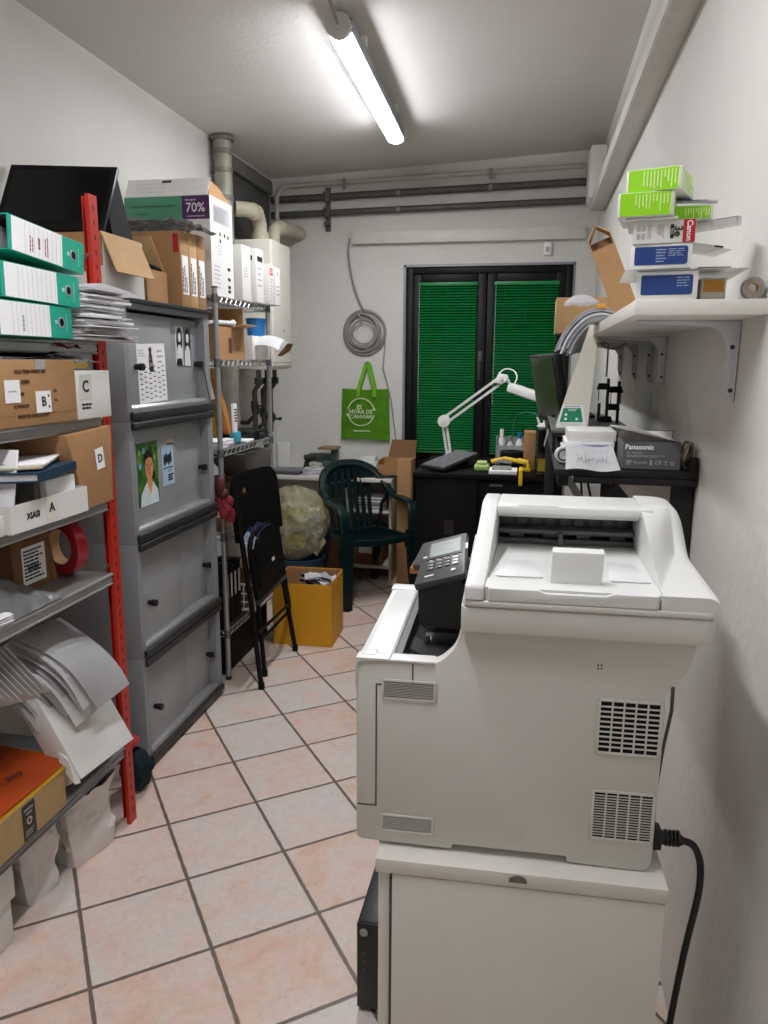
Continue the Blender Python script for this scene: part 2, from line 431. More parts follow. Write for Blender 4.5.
# white junction housing at the end of the trunking
t = thing('junction_box', 'white plastic housing up at the ceiling end of the right wall', 'box', (.33, 5.12, 2.5))
MB().box(.285, XR - .001, 5.005, 5.26, 2.53, 2.83, .012).build('housing', WPLAS, t)
MB().box(.2835, .2848, 5.05, 5.23, 2.56, 2.80).build('cover_panel', WPLAS, t)
t = thing('wall_sensor', 'small white sensor box on the wall over the black door', 'sensor', (.06, YB - .02, 2.25))
MB().box(.035, .085, YB - .03, YB - .001, 2.25, 2.335, .006).build('casing', WPLAS, t)
MB().box(.048, .072, YB - .034, YB - .0305, 2.27, 2.30, .002).build('lens', PGREY, t)
t = thing('wall_plate', 'pale grey cover plate on the wall right of the black door', 'plate', (.30, YB - .02, 1.85))
MB().box(.265, .345, YB - .012, YB - .001, 1.80, 1.98, .003).build('plate', GALV, t)
MB().cyl((.305, YB - .012, 1.95), (.305, YB - .015, 1.95), .005, n=8).build('screw', GREYMET, t)

# pipes on the back wall
def pipe_thing(name, label, pts, r, mat, n=12):
    return tag(MB().tube(pts, r, n).build(name, mat), label, 'pipe')
t = thing('pipe', 'upper dark horizontal pipe on the back wall near the ceiling', 'pipe', (-.8, YB - .04, 2.66))
MB().cyl((-1.86, YB - .035, 2.655), (.285, YB - .035, 2.70), .024, n=12).build('tube', PIPEG, t)
b = MB()
for x in (-.95, -.33): z = 2.655 + (x + 1.86) * .021; b.cyl((x - .012, YB - .035, z - .0003), (x + .012, YB - .035, z + .0003), .028, n=12)
b.build('clamp', GREYMET, t)
t = thing('pipe', 'lower dark horizontal pipe on the back wall below its twin', 'pipe', (-.8, YB - .04, 2.56))
MB().cyl((-1.86, YB - .035, 2.553), (.30, YB - .035, 2.585), .022, n=12).build('tube', PIPEG, t)
b = MB()
for x in (-.95,): z = 2.553 + (x + 1.86) * .0148; b.cyl((x - .012, YB - .035, z), (x + .012, YB - .035, z), .026, n=12)
b.build('clamp', GREYMET, t)
t = thing('pipe', 'thin pale pipe bending down at the left corner of the back wall', 'pipe', (-.8, YB - .03, 2.76))
pts = [(-1.80, YB - .10, 2.40), (-1.80, YB - .10, 2.66)]
for k in range(1, 8):
    a = k / 8 * PI / 2; pts.append((-1.80 + .06 * (1 - math.cos(a)), YB - .10 + .07 * math.sin(a), 2.66 + .085 * math.sin(a)))
pts += [(-1.6, YB - .03, 2.75), (-1.0, YB - .03, 2.765), (-.3, YB - .03, 2.785), (.27, YB - .03, 2.80)]
MB().tube(pts, .016, 10).build('tube', PIPEW, t)
b = MB()
for x, z in ((-1.33, 2.757), (-.33, 2.784)): b.box(x - .012, x + .012, YB - .05, YB - .0465, z - .05, z + .02); b.cyl((x, YB - .048, z - .04), (x, YB - .052, z - .04), .006, n=8)
b.build('hanger', GREYMET, t)
t = thing('pipe_bracket', 'dark vertical strut holding the two dark pipes to the back wall', 'bracket', (-1.46, YB - .02, 2.45))
MB().box(-1.475, -1.437, YB - .010, YB - .001, 2.44, 2.73, .002).build('rail', PIPEG, t)
b = MB()
for z in (2.662, 2.559): b.box(-1.478, -1.434, YB - .064, YB - .0595, z - .032, z + .032, .002)
b.build('saddle', PIPEG, t)
b = MB(); b.box(-1.475, -1.437, YB - .0595, YB - .010, 2.475, 2.50)
b.build('spacer', PIPEG, t)

# vertical stove pipe and duct on the left wall, boiler, flue
t = thing('stove_pipe', 'ribbed grey vertical pipe meeting the ceiling on the left wall', 'pipe', (-1.80, 4.42, 1.2))
MB().cyl((-1.80, 4.36, .0), (-1.80, 4.36, 2.795), .052, n=20).build('tube', M('stove_pipe_beige', '#9A968A', .5, metal=.2, var=.15, scale=10), t)
CLR = M('collar_steel', '#7C786C', .5, metal=.3, var=.25, scale=25)
for z in (2.60, 2.70, 2.45): MB().cyl((-1.80, 4.36, z), (-1.80, 4.36, z + .03), .056, n=20).build('collar', CLR, t)
MB().cyl((-1.80, 4.36, 2.775), (-1.80, 4.36, 2.792), .068, n=20).build('collar', CLR, t)
t = thing('duct_panel', 'dark grey metal duct panel high on the left wall by the corner', 'duct', (-1.84, 4.9, 1.9))
MB().box(XL + .001, -1.835, 4.45, 5.25, 1.95, 2.66, .004).build('panel', M('dark_duct', '#4A4A49', .6, metal=.2, var=.1), t)
MB().box(XL + .001, -1.81, 4.45, 5.25, 2.665, 2.75, .004).build('flange', M('duct_flange', '#6A6865', .55, metal=.3, var=.25, scale=9), t)
t = thing('boiler', 'white wall boiler in the back left corner behind the wire rack', 'boiler', (-1.71, 4.63, 1.49))
MB().box(XL + .001, -1.552, 4.455, 4.815, 1.53, 2.255, .012, 3).build('casing', BOIL, t)
MB().prism([(-1.862, 1.497), (-1.60, 1.492), (-1.56, 1.505), (-1.55, 1.529), (-1.862, 1.529)], 4.452, 4.818, 'y', .004).build('bottom_tray', BOIL, t)
MB().box(-1.5515, -1.550, 4.46, 4.81, 1.60, 1.603).build('seam', PGREY, t)
b = MB(); f = XP(-1.552, 4.66, 1.78)
b.text('i', .03, f); b.plate(f, -.006, .006, .035, .041)
b.plate(f, -.012, .012, -.06, -.045)
pts = [(math.cos(a) * .05, math.sin(a) * .05 - .09) for a in [k * PI / 8 for k in range(17)]]
for k in range(6): b.plate(f, -.05 + k * .016, -.042 + k * .016, -.12 - .02 * (k % 3), -.105)
b.build('marking', INKG, t)
t = thing('flue_pipe', 'beige elbow flue pipe joining the boiler top to the stove pipe', 'pipe', (-1.68, 4.6, 2.26))
pts = [(-1.68, 4.62, 2.27), (-1.68, 4.62, 2.33)]
for k in range(0, 9):
    a = k / 8 * PI / 2; pts.append((-1.68, 4.62 - .085 * (1 - math.cos(a)), 2.33 + .085 * math.sin(a)))
pts += [(-1.70, 4.46, 2.42), (-1.76, 4.42, 2.42)]
MB().tube(pts, .044, 18).build('elbow', PIPEB, t)
b = MB(); b.cyl((-1.68, 4.62, 2.258), (-1.68, 4.62, 2.315), .053, n=20); b.cyl((-1.68, 4.56, 2.415), (-1.68, 4.50, 2.417), .050, n=20); b.build('collar', PIPEB, t)
t = thing('exhaust_pipe', 'beige pipe running from the boiler into the back wall', 'pipe', (-1.64, 5.0, 2.3))
pts = [(-1.64, 4.745, 2.262), (-1.64, 4.745, 2.30)]
for k in range(0, 7):
    a = k / 6 * PI / 2; pts.append((-1.64, 4.745 + .08 * (1 - math.cos(a)), 2.30 + .07 * math.sin(a)))
pts += [(-1.65, 5.0, 2.40), (-1.67, YB - .002, 2.43)]
MB().tube(pts, .042, 18).build('tube', PIPEB, t)
b = MB(); b.cyl((-1.642, 4.86, 2.378), (-1.644, 4.91, 2.386), .047, n=20); b.cyl((-1.67, YB - .03, 2.43), (-1.67, YB - .001, 2.43), .050, n=20); b.build('collar', PIPEB, t)
# pipework and valves below the boiler
vm = M('valve_metal', '#3E3C38', .5, metal=.5, var=.4, scale=30); vl = M('copper_dark', '#57534C', .45, metal=.6, var=.3, scale=30)
for i, (y, ln, jig) in enumerate(((4.47, .48, .02), (4.53, .38, .0), (4.59, .55, -.02), (4.65, .44, .01), (4.71, .62, .0), (4.77, .50, .02))):
    t = thing('boiler_pipe', ['dark pipe with a valve hanging first under the boiler', 'second pipe under the boiler from the stove pipe side', 'third pipe under the boiler with an elbow', 'fourth pipe under the boiler', 'longest pipe under the boiler towards the corner', 'pipe under the boiler nearest the back wall'][i], 'pipe', (-1.68, y, 1.49 - ln), group='pipes under the boiler')
    x = -1.68 + jig
    MB().tube([(x, y, 1.488), (x, y, 1.40), (x - .03, y, 1.36), (x - .03, y, 1.49 - ln + .1), (x - .08, y, 1.49 - ln + .05), (XL + .002, y, 1.49 - ln + .05)], .015, 8).build('tube', vl, t)
    b = MB(); b.cyl((x, y, 1.40), (x, y, 1.44), .026, n=8); b.cyl((x - .03, y, 1.25 - .02 * i), (x - .03, y, 1.30 - .02 * i), .024, n=8)
    b.build('fitting', vm, t)
    b = MB(); b.cyl((x - .03, y, 1.27 - .02 * i), (x + .03, y, 1.27 - .02 * i), .007, n=8); b.box(x + .025, x + .04, y - .018, y + .018, 1.26 - .02 * i, 1.282 - .02 * i, .003)
    b.build('valve_handle', vm, t)

# ceiling lights: one in the picture, its twin nearer the entrance on the same cable
TUBE = M('light_diffuser', '#FFFFFF', .4, emit='#FAFAFF', estr=LIGHT_E)
def half(r, n=12, z=0): return [(r * math.cos(PI + .80 + (PI - 1.6) * k / n) * 1.3, r * .8 * math.sin(PI + .80 + (PI - 1.6) * k / n)) for k in range(n + 1)]
capm = M('end_cap', '#C9C9C7', .35, var=.05)
def ceiling_light(label, xa, ya, xb, yb, dz):
    t = thing('ceiling_light', label, 'light', ((xa + xb) / 2, (ya + yb) / 2, 2.75 + dz), group='tubular ceiling lights')
    z = 2.772 + dz
    MB().sweep([(xa, ya + .005, z), (xb, yb - .005, z)], half(.044)).build('diffuser', TUBE, t)
    MB().sweep([(xa, ya, z + .011), (xb, yb, z + .011)], [(-.047, -.022), (-.040, -.024), (.040, -.024), (.047, -.022), (.047, .028), (-.047, .028)]).build('housing', GREYMET, t)
    for (x, y, s) in ((xa, ya, -1), (xb, yb, 1)):
        b = MB(); b.sweep([(x, y, z + .006), (x, y + s * .028, z + .006)], [(.048 * math.cos(2 * PI * k / 16), .045 * math.sin(2 * PI * k / 16)) for k in range(16)]); b.build('end_cap', capm, t)
    b = MB(); b.cyl((xa + .002, ya - .028, z + .004), (xa + .002, ya - .040, z + .004), .014, n=10); b.build('cable_gland', capm, t)
    for q in (.2, .8):
        x = xa + (xb - xa) * q; y = ya + (yb - ya) * q; MB().box(x - .05, x + .05, y - .012, y + .012, z + .0395, ceil_z(x) + .002).build('mounting_clip', WPLAS, t)
ceiling_light('long white tubular LED light glowing under the ceiling before the pipes', -.772, 3.05, -.805, 4.44, 0)
ceiling_light('second tubular LED light on the ceiling nearer the entrance', L2X, L2Y0, L2X, L2Y1, .01)
tag(MB().tube([(-.770, 3.005, 2.776), (-.772, 2.97, 2.79), (-.775, 2.84, 2.835), (-.79, 2.6, 2.842), (-.74, 2.2, 2.845), (L2X, L2Y1 + .3, 2.845), (L2X, L2Y1 + .035, 2.80)], .006, 8).build('ceiling_cable', CABLEG), 'grey cable feeding the ceiling light along the ceiling', 'cable')
# ================================================================= printer on its cabinet
CZ = .796
t = thing('cabinet', 'white laminate cabinet carrying the big printer by the right wall', 'cabinet', (.005, 1.24, 0))
b = MB(); b.box(-.209, .224, 1.018, 1.462, CZ - .024, CZ, .0015); b.build('top', WLAM, t)
b = MB(); b.box(-.205, -.187, 1.024, 1.46, .02, CZ - .0245, .001); b.box(.204, .222, 1.024, 1.46, .02, CZ - .0245, .001); b.box(-.1865, .2035, 1.44, 1.458, .02, CZ - .0245); b.box(-.1865, .2035, 1.05, 1.4395, .02, .038)
b.build('carcass', WLAM, t)
MB().box(-.183, .2215, 1.0205, 1.0225, .030, CZ - .0265, .0008).build('door', WLAM, t)
b = MB(); b.prism([(.008 + .0135 * math.cos(a), CZ - .013 + .0105 * math.sin(a)) for a in [k * PI / 12 for k in range(13)]], 1.0145, 1.0178, 'y')
b.build('cam_lock', M('lock_nickel', '#77766F', .4, metal=.7), t)
MB().box(-.181, -.1865, 1.021, 1.024, .05, CZ - .035).build('edge_shadow_gap', DGREY, t)
for x in (-.17, .18):
    for y in (1.06, 1.42): MB().cyl((x, y, 0), (x, y, .0195), .02, n=12).build('foot', BLACK, t)

t_cab = t
t = t_printer = thing('printer', 'big white multifunction laser printer standing on the white cabinet', 'printer', (-.02, 1.25, CZ))
Z0 = CZ + .0005
XF, XB = -.245, .207           # front (left) and back (right) of the machine
# body: side outline extruded across the machine
def rnd(poly, rad, seg=4):
    out = []; n = len(poly)
    for i in range(n):
        p = Vector((*poly[i][:2], 0)); a = Vector((*poly[i - 1][:2], 0)); c = Vector((*poly[(i + 1) % n][:2], 0))
        r = poly[i][2] if len(poly[i]) > 2 else rad
        if r <= 0: out.append((p.x, p.y)); continue
        d1 = (a - p).normalized(); d2 = (c - p).normalized()
        r = min(r, (a - p).length * .45, (c - p).length * .45)
        for k in range(seg + 1):
            u = k / seg; q = (p + d1 * r) * (1 - u) ** 2 + p * 2 * u * (1 - u) + (p + d2 * r) * u * u
            out.append((q.x, q.y))
    return out
b = MB()
body = [(XF, Z0 + .006, .012), (-.094, Z0 + .004, 0), (-.092, Z0 + .012, 0), (.080, Z0 + .012, 0), (.082, Z0 + .003, 0), (XB - .002, Z0, .02), (XB, 1.078, .01), (.236, 1.112, .006), (.244, 1.152, .003), (-.088, 1.152, .003), (-.094, 1.122, .03), (-.122, 1.0945, .02), (XF, 1.094, .014)]
b.prism(rnd(body, .004), 1.052, 1.078, 'y', .002)            # near side cheek
b.prism(rnd(body, .004), 1.405, 1.438, 'y', .002)            # far side cheek
mid_ = [(XF, Z0 + .006, .012), (XB - .002, Z0, .01), (XB, 1.078, .01), (.236, 1.112, .006), (.244, 1.152, .003), (-.070, 1.152, .003), (-.070, 1.04, 0), (-.185, 1.02, .0), (-.20, 1.0925, .004), (XF, 1.0938, .014)]
b.prism(rnd(mid_, .004), 1.0775, 1.4055, 'y')
b.build('body', PRN, t)
# front top cover: bright ledge left of the output well
b = MB(); b.prism(rnd([(XF - .001, 1.0955, .012), (XF - .001, 1.055, .006), (-.243, 1.055, 0), (-.243, 1.0962, 0), (-.192, 1.0962, .001), (-.192, 1.0995, .003)], .002), 1.0495, 1.441, 'y', .0025)
b.box(-.236, -.216, 1.062, 1.085, 1.0975, 1.1003, .001)
b.box(XF, -.125, 1.0495, 1.0765, 1.0946, 1.0992, .002); b.box(XF, -.155, 1.406, 1.441, 1.0946, 1.0992, .002)
b.build('front_cover', PRNT, t)
# dark output well
b = MB()
b.prism([(-.1905, 1.096), (-.1905, 1.075), (-.15, 1.050), (-.0715, 1.042), (-.0715, 1.05), (-.148, 1.058), (-.178, 1.078), (-.1785, 1.0965)], 1.079, 1.404, 'y')
b.box(-.0725, -.0705, 1.079, 1.404, 1.045, 1.15)
for y in (1.15, 1.28): b.prism([(-.176, 1.080), (-.15, 1.068), (-.085, 1.058), (-.085, 1.052), (-.15, 1.056), (-.176, 1.075)], y, y + .06, 'y', .002)
b.box(-.165, -.075, 1.21, 1.27, 1.056, 1.066, .003)
b.build('output_tray', DGREY, t)
b = MB(); b.box(-.168, -.15, 1.2, 1.235, 1.067, 1.071, .001); b.box(-.168, -.15, 1.335, 1.36, 1.067, 1.071, .001); b.build('paper_guide', BLACKM, t)
# control panel: tilted dark wedge at the far end of the well
pm = frame((-.176, 1.195, 1.170), (.079, 0, .023), (.030, .16, .036))
def PX(u, v, w=0): return pm @ Vector((u, v, w))
# panel outline in its own plane (u right, v away)
out = [(0, 0), (.088, .0), (.098, .17), (.005, .17), (-.022, .085), (-.008, .085)]
b = MB(); b.prism(rnd([(u, v, .006) for u, v in [(.0, .0), (.088, .0), (.090, .178), (.004, .178), (-.010, .085), (.006, .078)]], .005), -.012, 0, 'z', .002, m=pm)
pan = b.build('control_panel', DGREY, t)
b = MB(); b.hull([PX(.004, .004, -.012), PX(.08, .004, -.012), PX(.08, .172, -.012), PX(.014, .172, -.012), (-.165, 1.19, 1.105), (-.073, 1.19, 1.10), (-.073, 1.40, 1.10), (-.158, 1.40, 1.105)])
b.build('panel_base', BLACK, t)
b = MB(); b.plate(pm, .018, .082, .088, .162, .0010, mi=1); b.plate(pm, .023, .078, .095, .157, .0016)
b.build('display', [LCD, BLACK], pan)
b = MB()
for i in range(4):
    for j in range(3): b.box(.022 + i * .0145, .032 + i * .0145, .044 + j * .0125, .052 + j * .0125, .0003, .0022, .0006, m=pm, mi=0 if i in (0, 1, 2) else 1)
b.cyl((.068, .022, .0003), (.068, .022, .002), .004, n=12, m=pm, mi=1); b.box(.018, .034, .018, .022, .0003, .0012, m=pm, mi=1); b.box(.010, .018, .10, .106, .0003, .0012, m=pm, mi=1)
b.box(.088, .092, .10, .125, .0003, .0012, m=pm, mi=1)
for i in range(5): b.box(.022 + i * .013, .028 + i * .013, .081, .083, .0003, .001, m=pm, mi=1)
b.build('keypad', [M('key_grey', '#6D6E70', .4), M('key_white', '#D5D6D6', .4)], pan)
# scanner: lower slab and lid
SX0, SX1, SY0, SY1 = -.087, .263, 1.030, 1.470
def slab(x0, x1, y0, y1, z0, z1, r, bv, tap=0):
    pl = rnd([(x0, y0, r), (x1, y0, r), (x1, y1, r), (x0, y1, r)], r, 6)
    m_ = MB(); m_.prism(pl, z0, z1, 'z', bv); return m_
slab(SX0 - .001, SX1 - .002, SY0 + .002, SY1, 1.1535, 1.1905, .014, .003).build('scanner_base', PRN, t)
slab(SX0 + .001, SX1, SY0, SY1, 1.1915, 1.2000, .016, .002).build('lid_base', PRN, t)
# feeder: left rim, right shoulder, far hump, recessed tray
b = MB()
tp = 1.289
# left rim: low at the near edge, rising to the hump
def side_poly(lift=0): return rnd([(SY0 + .002, 1.2002, .002), (SY0 + .004, 1.222, .008), (1.10, 1.226, .03), (1.28, 1.268, .05), (1.335, tp, .03), (1.44, tp - .004, .03), (SY1 - .002, 1.26, .01), (SY1 - .002, 1.2002, .002)], .003)
b.prism(side_poly(), SX0 + .003, -.056, 'x', .004)
b.build('feeder_rim', PRNT, t)
b = MB()
def sst(q): q = max(0, min(1, q)); return q * q * (3 - 2 * q)
def shoulder(x, y):
    q = max(0, min(1, (x - .186) / (SX1 - .186)))
    ya = 1.05 + .21 * min(1, q * 1.5); yb = 1.325 + .03 * q
    top = tp - 1.2235 - .016 * q ** 4
    z = 1.2235 + top * (sst((y - ya) / (yb - ya)) * (.35 + .65 * min(1, q * 2)) + max(0, min(1, (y - ya) / (yb - ya))) * (.65 - .65 * min(1, q * 2)))
    z -= .030 * sst((y - 1.435) / .033)
    ed = min(SX1 - x, .02) / .02; z = 1.2002 + (z - 1.2002) * (.45 + .55 * math.sqrt(max(0, 1 - (1 - ed) ** 2))) if ed < 1 else z
    en = min(y - SY0, .012) / .012; z -= .007 * (1 - math.sqrt(max(0, 1 - (1 - en) ** 2)))
    return z
b.relief(.186, SX1 - .001, SY0 + .002, SY1 - .003, 1.2002, shoulder, 28, 48)
b.build('feeder_shoulder', PRNT, t, smooth=60)
b = MB()
b.prism(rnd([(1.315, 1.272, .004), (1.318, tp - .001, .008), (1.44, tp - .004, .03), (SY1 - .003, 1.26, .01), (SY1 - .003, 1.2002, .002), (1.415, 1.2002, .002), (1.41, 1.255, .01), (1.33, 1.262, .004)], .003), -.0555, .1855, 'x', .002)
b.box(-.0555, .205, 1.298, 1.345, tp - .016, tp - .002, .004)
b.box(-.02, .05, 1.30, 1.301, tp - .0022, tp - .001)
b.build('feeder_cover', PRNT, t)
b = MB(); b.box(-.0555, .1855, 1.405, 1.4145, 1.201, 1.262)
for k in range(9): b.box(-.05 + k * .026, -.032 + k * .026, 1.395, 1.405, 1.235, 1.262, .002)
b.box(-.0555, .1855, 1.36, 1.405, 1.228, 1.234); b.box(-.0555, .1855, 1.37, 1.405, 1.208, 1.216)
for k in range(4): b.cyl((-.035 + k * .06, 1.385, 1.222), (-.01 + k * .06, 1.385, 1.222), .009, n=12)
b.box(.052, .060, 1.345, 1.40, 1.21, 1.232, .002)
b.build('feed_rollers', M('feeder_grey', '#5C5D5F', .5, var=.1), t)
b = MB(); b.prism([(1.04, 1.2005), (1.04, 1.2185), (1.085, 1.2195), (1.105, 1.2150), (1.40, 1.2050), (1.40, 1.2005)], -.0555, .1855, 'x')
b.build('feeder_tray', PRNT, t)
for x0, x1, y0, y1 in ((-.050, .026, 1.115, 1.225), (.118, .182, 1.115, 1.235)):
    b = MB(); g = frame((0, 0, 1.1978), (1, 0, 0), (0, .26, -.009))
    b.prism(rnd([(x0 + .004, y0 - .006, .006), (x1, y0 - .006, .006), (x1 - .012, y1 - .01, .012), (x0 + .010, y1, .012)], .006), .0006, .0022, 'z', .0005, m=Matrix.Translation((0, 1.10 * 0, 0)) @ frame((0, 1.10, 1.2152), (1, 0, 0), (0, .26, -.009)) @ Matrix.Translation((0, -1.10, 0)))
    b.build('document_guide', M('guide_plastic', '#D6D8D7', .35), t)
b = MB(); b.hull([(.036, 1.072, 1.214), (.108, 1.072, 1.214), (.036, 1.090, 1.214), (.108, 1.090, 1.214), (.037, 1.074, 1.264), (.110, 1.074, 1.264), (.037, 1.090, 1.268), (.110, 1.090, 1.268)], b=.002)
b.build('document_stop', PRNT, t)
b = MB(); b.prism(rnd([(-.05, 1.2195), (.02, 1.2195), (.028, 1.2155), (.112, 1.2155), (.122, 1.2195), (.182, 1.2195), (.182, 1.2008), (-.05, 1.2008)], .002), SY0 + .001, 1.039, 'y', .0015)
b.build('front_lip', PRNT, t)
# vents on the side
def vent(x0, x1, z0, z1, rows, cols, dark, name='vent_grille', fr=.004):
    b = MB(); y = 1.0518; f = .0025
    b.box(x0, x1, y - f, y, z1 - fr, z1, .0008); b.box(x0, x1, y - f, y, z0, z0 + fr, .0008); b.box(x0, x0 + fr, y - f, y, z0, z1, .0008); b.box(x1 - fr, x1, y - f, y, z0, z1, .0008)
    h = (z1 - z0 - 2 * fr) / rows
    for k in range(1, rows): b.box(x0 + fr, x1 - fr, y - f, y - .0004, z0 + fr + k * h - h * .13, z0 + fr + k * h + h * .13)
    w = (x1 - x0 - 2 * fr) / cols
    for k in range(1, cols): b.box(x0 + fr + k * w - .0012, x0 + fr + k * w + .0012, y - f, y - .0003, z0 + fr, z1 - fr)
    g = b.build(name, PRN, t)
    MB().box(x0 + fr, x1 - fr, y - .0006, y + .0003, z0 + fr, z1 - fr).build('recess', BLACKM if dark else M('recess_grey', '#7E7D79', .6), g)
vent(.113, .2035, .978, 1.062, 10, 5, True)
vent(.1125, .2035, .843, .922, 17, 5, True)
vent(-.205, -.122, 1.036, 1.068, 10, 1, False)
vent(-.206, -.122, .821, .850, 10, 1, False)
b = MB(); y = 1.0512
for x0, x1, z0, z1 in ((-.2145, -.2125, .862, 1.058), (-.2145, -.158, 1.0575, 1.0592), (-.159, -.1572, 1.058, 1.093), (-.243, -.2125, .861, .8625)): b.box(x0, x1, y, y + .0012, z0, z1)
for dx in (-.0025, .0025):
    for dz in (-.0025, .0025): b.cyl((.112 + dx, y, 1.108 + dz), (.112 + dx, y + .001, 1.108 + dz), .0014, n=8)
b.build('panel_seam', DGREY, t)
b = MB(); f = YM(-.002, 1.0518, .834)
for u0, u1, v0, v1 in ((-.014, .014, .0088, .010), (-.014, .014, -.010, -.0088), (-.014, -.0128, -.01, .01), (.0128, .014, -.01, .01)): b.plate(f, u0, u1, v0, v1, .0006)
b.plate(f, -.006, .006, .001, .005, .0006); b.plate(f, -.009, -.003, -.006, -.001, .0006); b.plate(f, .003, .009, -.006, -.001, .0006)
b.build('embossed_mark', M('emboss', '#CFCFCA', .5), t)
b = MB(); b.box(.2075, .213, 1.08, 1.12, 1.06, 1.082, .002); b.build('port_block', PGREY, t)
# power plug and lead
b = MB(); b.box(.2075, .226, 1.085, 1.115, .811, .841, .003); b.cyl((.226, 1.10, .826), (.258, 1.10, .823), .011, .008, n=12)
for k in range(4): b.cyl((.232 + k * .006, 1.10, .8255), (.235 + k * .006, 1.10, .8253), .0122, n=12)
MB().tube(smooth_path([(.2585, 1.10, .823), (.275, 1.10, .817), (.288, 1.105, .79), (.293, 1.11, .75), (.293, 1.12, .70), (.288, 1.14, .60), (.285, 1.17, .45), (.290, 1.22, .30), (.300, 1.28, .15), (.31, 1.35, .03), (.30, 1.5, .008), (.25, 1.6, .008)], 3), .0055, 10).build('power_cord', CABLEB, t)
b.build('power_plug', BLACK, t)
MB().tube([(.2135, 1.10, 1.07), (.228, 1.11, 1.06), (.231, 1.12, 1.02), (.228, 1.14, .95), (.226, 1.16, .86), (.236, 1.19, .75), (.245, 1.24, .55), (.25, 1.3, .3), (.255, 1.4, .02), (.26, 1.5, .006)], .0028, 8).build('data_cable', M('cable_dark', '#55534F', .5), t)

SHR = Matrix.Identity(4); SHR[0][1] = .045; SHR[0][3] = -.045 * (1.03 - 1.25)
for o in t_printer.children:
    if o.name.split('.')[0] in ('feeder_rim', 'feeder_cover', 'feed_rollers', 'feeder_tray', 'document_guide', 'feeder_shoulder', 'document_stop'): o.data.transform(SHR)
# true height and slight turn of the machine and its cabinet
for o in t_printer.children_recursive: o.data.transform(Matrix.Diagonal((1, 1, 1.0336, 1)))
t_printer.location.z = CZ - .006; t_printer.rotation_euler.z = math.radians(1.8); t_printer.location.x -= .006
for o in t_cab.children_recursive: o.data.transform(Matrix.Diagonal((1, 1, (CZ - .0062) / CZ, 1)))
t_cab.rotation_euler.z = math.radians(1.8); t_cab.location.x -= .005

# small black computer unit on the floor left of the cabinet
t = thing('desktop_computer', 'slim black computer unit with a round power button beside the cabinet', 'computer', (-.30, 1.68, 0))
MB().box(-.352, -.222, 1.515, 1.88, .012, .245, .004).build('case', M('case_black', '#17181A', .35), t)
b = MB(); b.box(-.3525, -.2215, 1.508, 1.5145, .012, .245, .003)
for k in range(3): b.box(-.339, -.331, 1.5068, 1.5079, .12 + k * .02, .127 + k * .02, mi=1)
b.build('front_panel', [BLACK, DGREY], t)
b = MB(); b.lathe([(.0, 0), (.010, 0), (.010, .002), (.0075, .003), (.0075, .0015), (0, .0015)], 24, m=frame((-.335, 1.5075, .222), (1, 0, 0), (0, 0, 1)))
b.build('power_button', GALV, t)
for x in (-.34, -.235):
    for y in (1.54, 1.85): MB().cyl((x, y, 0), (x, y, .0115), .01, n=10).build('foot', BLACK, t)
# ================================================================= red and grey storage rack on the left
RX0, RX1, RY0, RY1 = -1.82, -1.272, .98, 2.125
SH = [.290, .885, 1.122, 1.376, 1.596]      # shelf tops
t = thing('storage_rack', 'tall rack with red uprights and grey steel shelves along the left wall', 'rack', (-1.54, 1.54, 0))
def post(x, y, sx, sy):
    b = MB(); w, th = .042, .003
    b.box(x, x + sx * w, y, y + sy * th, 0, 2.01); b.box(x, x + sx * th, y + sy * th, y + sy * w, 0, 2.01)
    b.box(x + sx * (w - th), x + sx * w, y + sy * th, y + sy * .012, 0, 2.01); b.box(x + sx * th, x + sx * .012, y + sy * (w - th), y + sy * w, 0, 2.01)
    for k in range(48):
        z = .04 + k * .041
        b.box(x + sx * .018, x + sx * .024, y - sy * .0006, y + sy * .0005, z, z + .014, mi=1)
        b.box(x - sx * .0006, x + sx * .0005, y + sy * .018, y + sy * .024, z, z + .014, mi=1)
    return b.build('post', [REDP, M('slot_dark', '#4A120C', .7)], t)
post(RX1 - .042, RY1, 1, -1) if False else None
post(RX1, RY1, -1, -1); post(RX1, RY0, -1, 1); post(RX0, RY1, 1, -1); post(RX0, RY0, 1, 1)
for z in SH:
    b = MB()
    x0, x1, y0, y1 = RX0 + .004, RX1 - .004, RY0 + .045, RY1 - .045
    b.box(x0, x1, y0, y1, z - .002, z)
    for y in (y0, y1 - .003): b.box(x0, x1, y, y + .003, z - .035, z - .002)
    b.box(x1 - .003, x1, y0, y1, z - .036, z - .002); b.box(x0, x0 + .003, y0, y1, z - .036, z - .002)
    b.cyl((x1 - .001, y0, z - .006), (x1 - .001, y1, z - .006), .006, n=10); b.cyl((x1 - .001, y0, z - .034), (x1 - .001, y1, z - .034), .004, n=8)
    b.box(x1 - .001, x1 + .0015, y0, y1, z - .024, z - .018)
    b.build('shelf', GALV if z > .5 else GREYMET, t)
for z in (.55, 1.5):
    b = MB(); b.cyl((RX0 + .03, RY1 - .006, z), (RX1 - .03, RY1 - .006, z + .35), .006, n=8)
    b.build('cross_brace', GREYMET, t)
b = MB(); b.box(RX0 + .04, RX1 - .042, RY1 - .01, RY1 - .006, 1.80, 1.83); b.build('tie_bar', REDP, t)

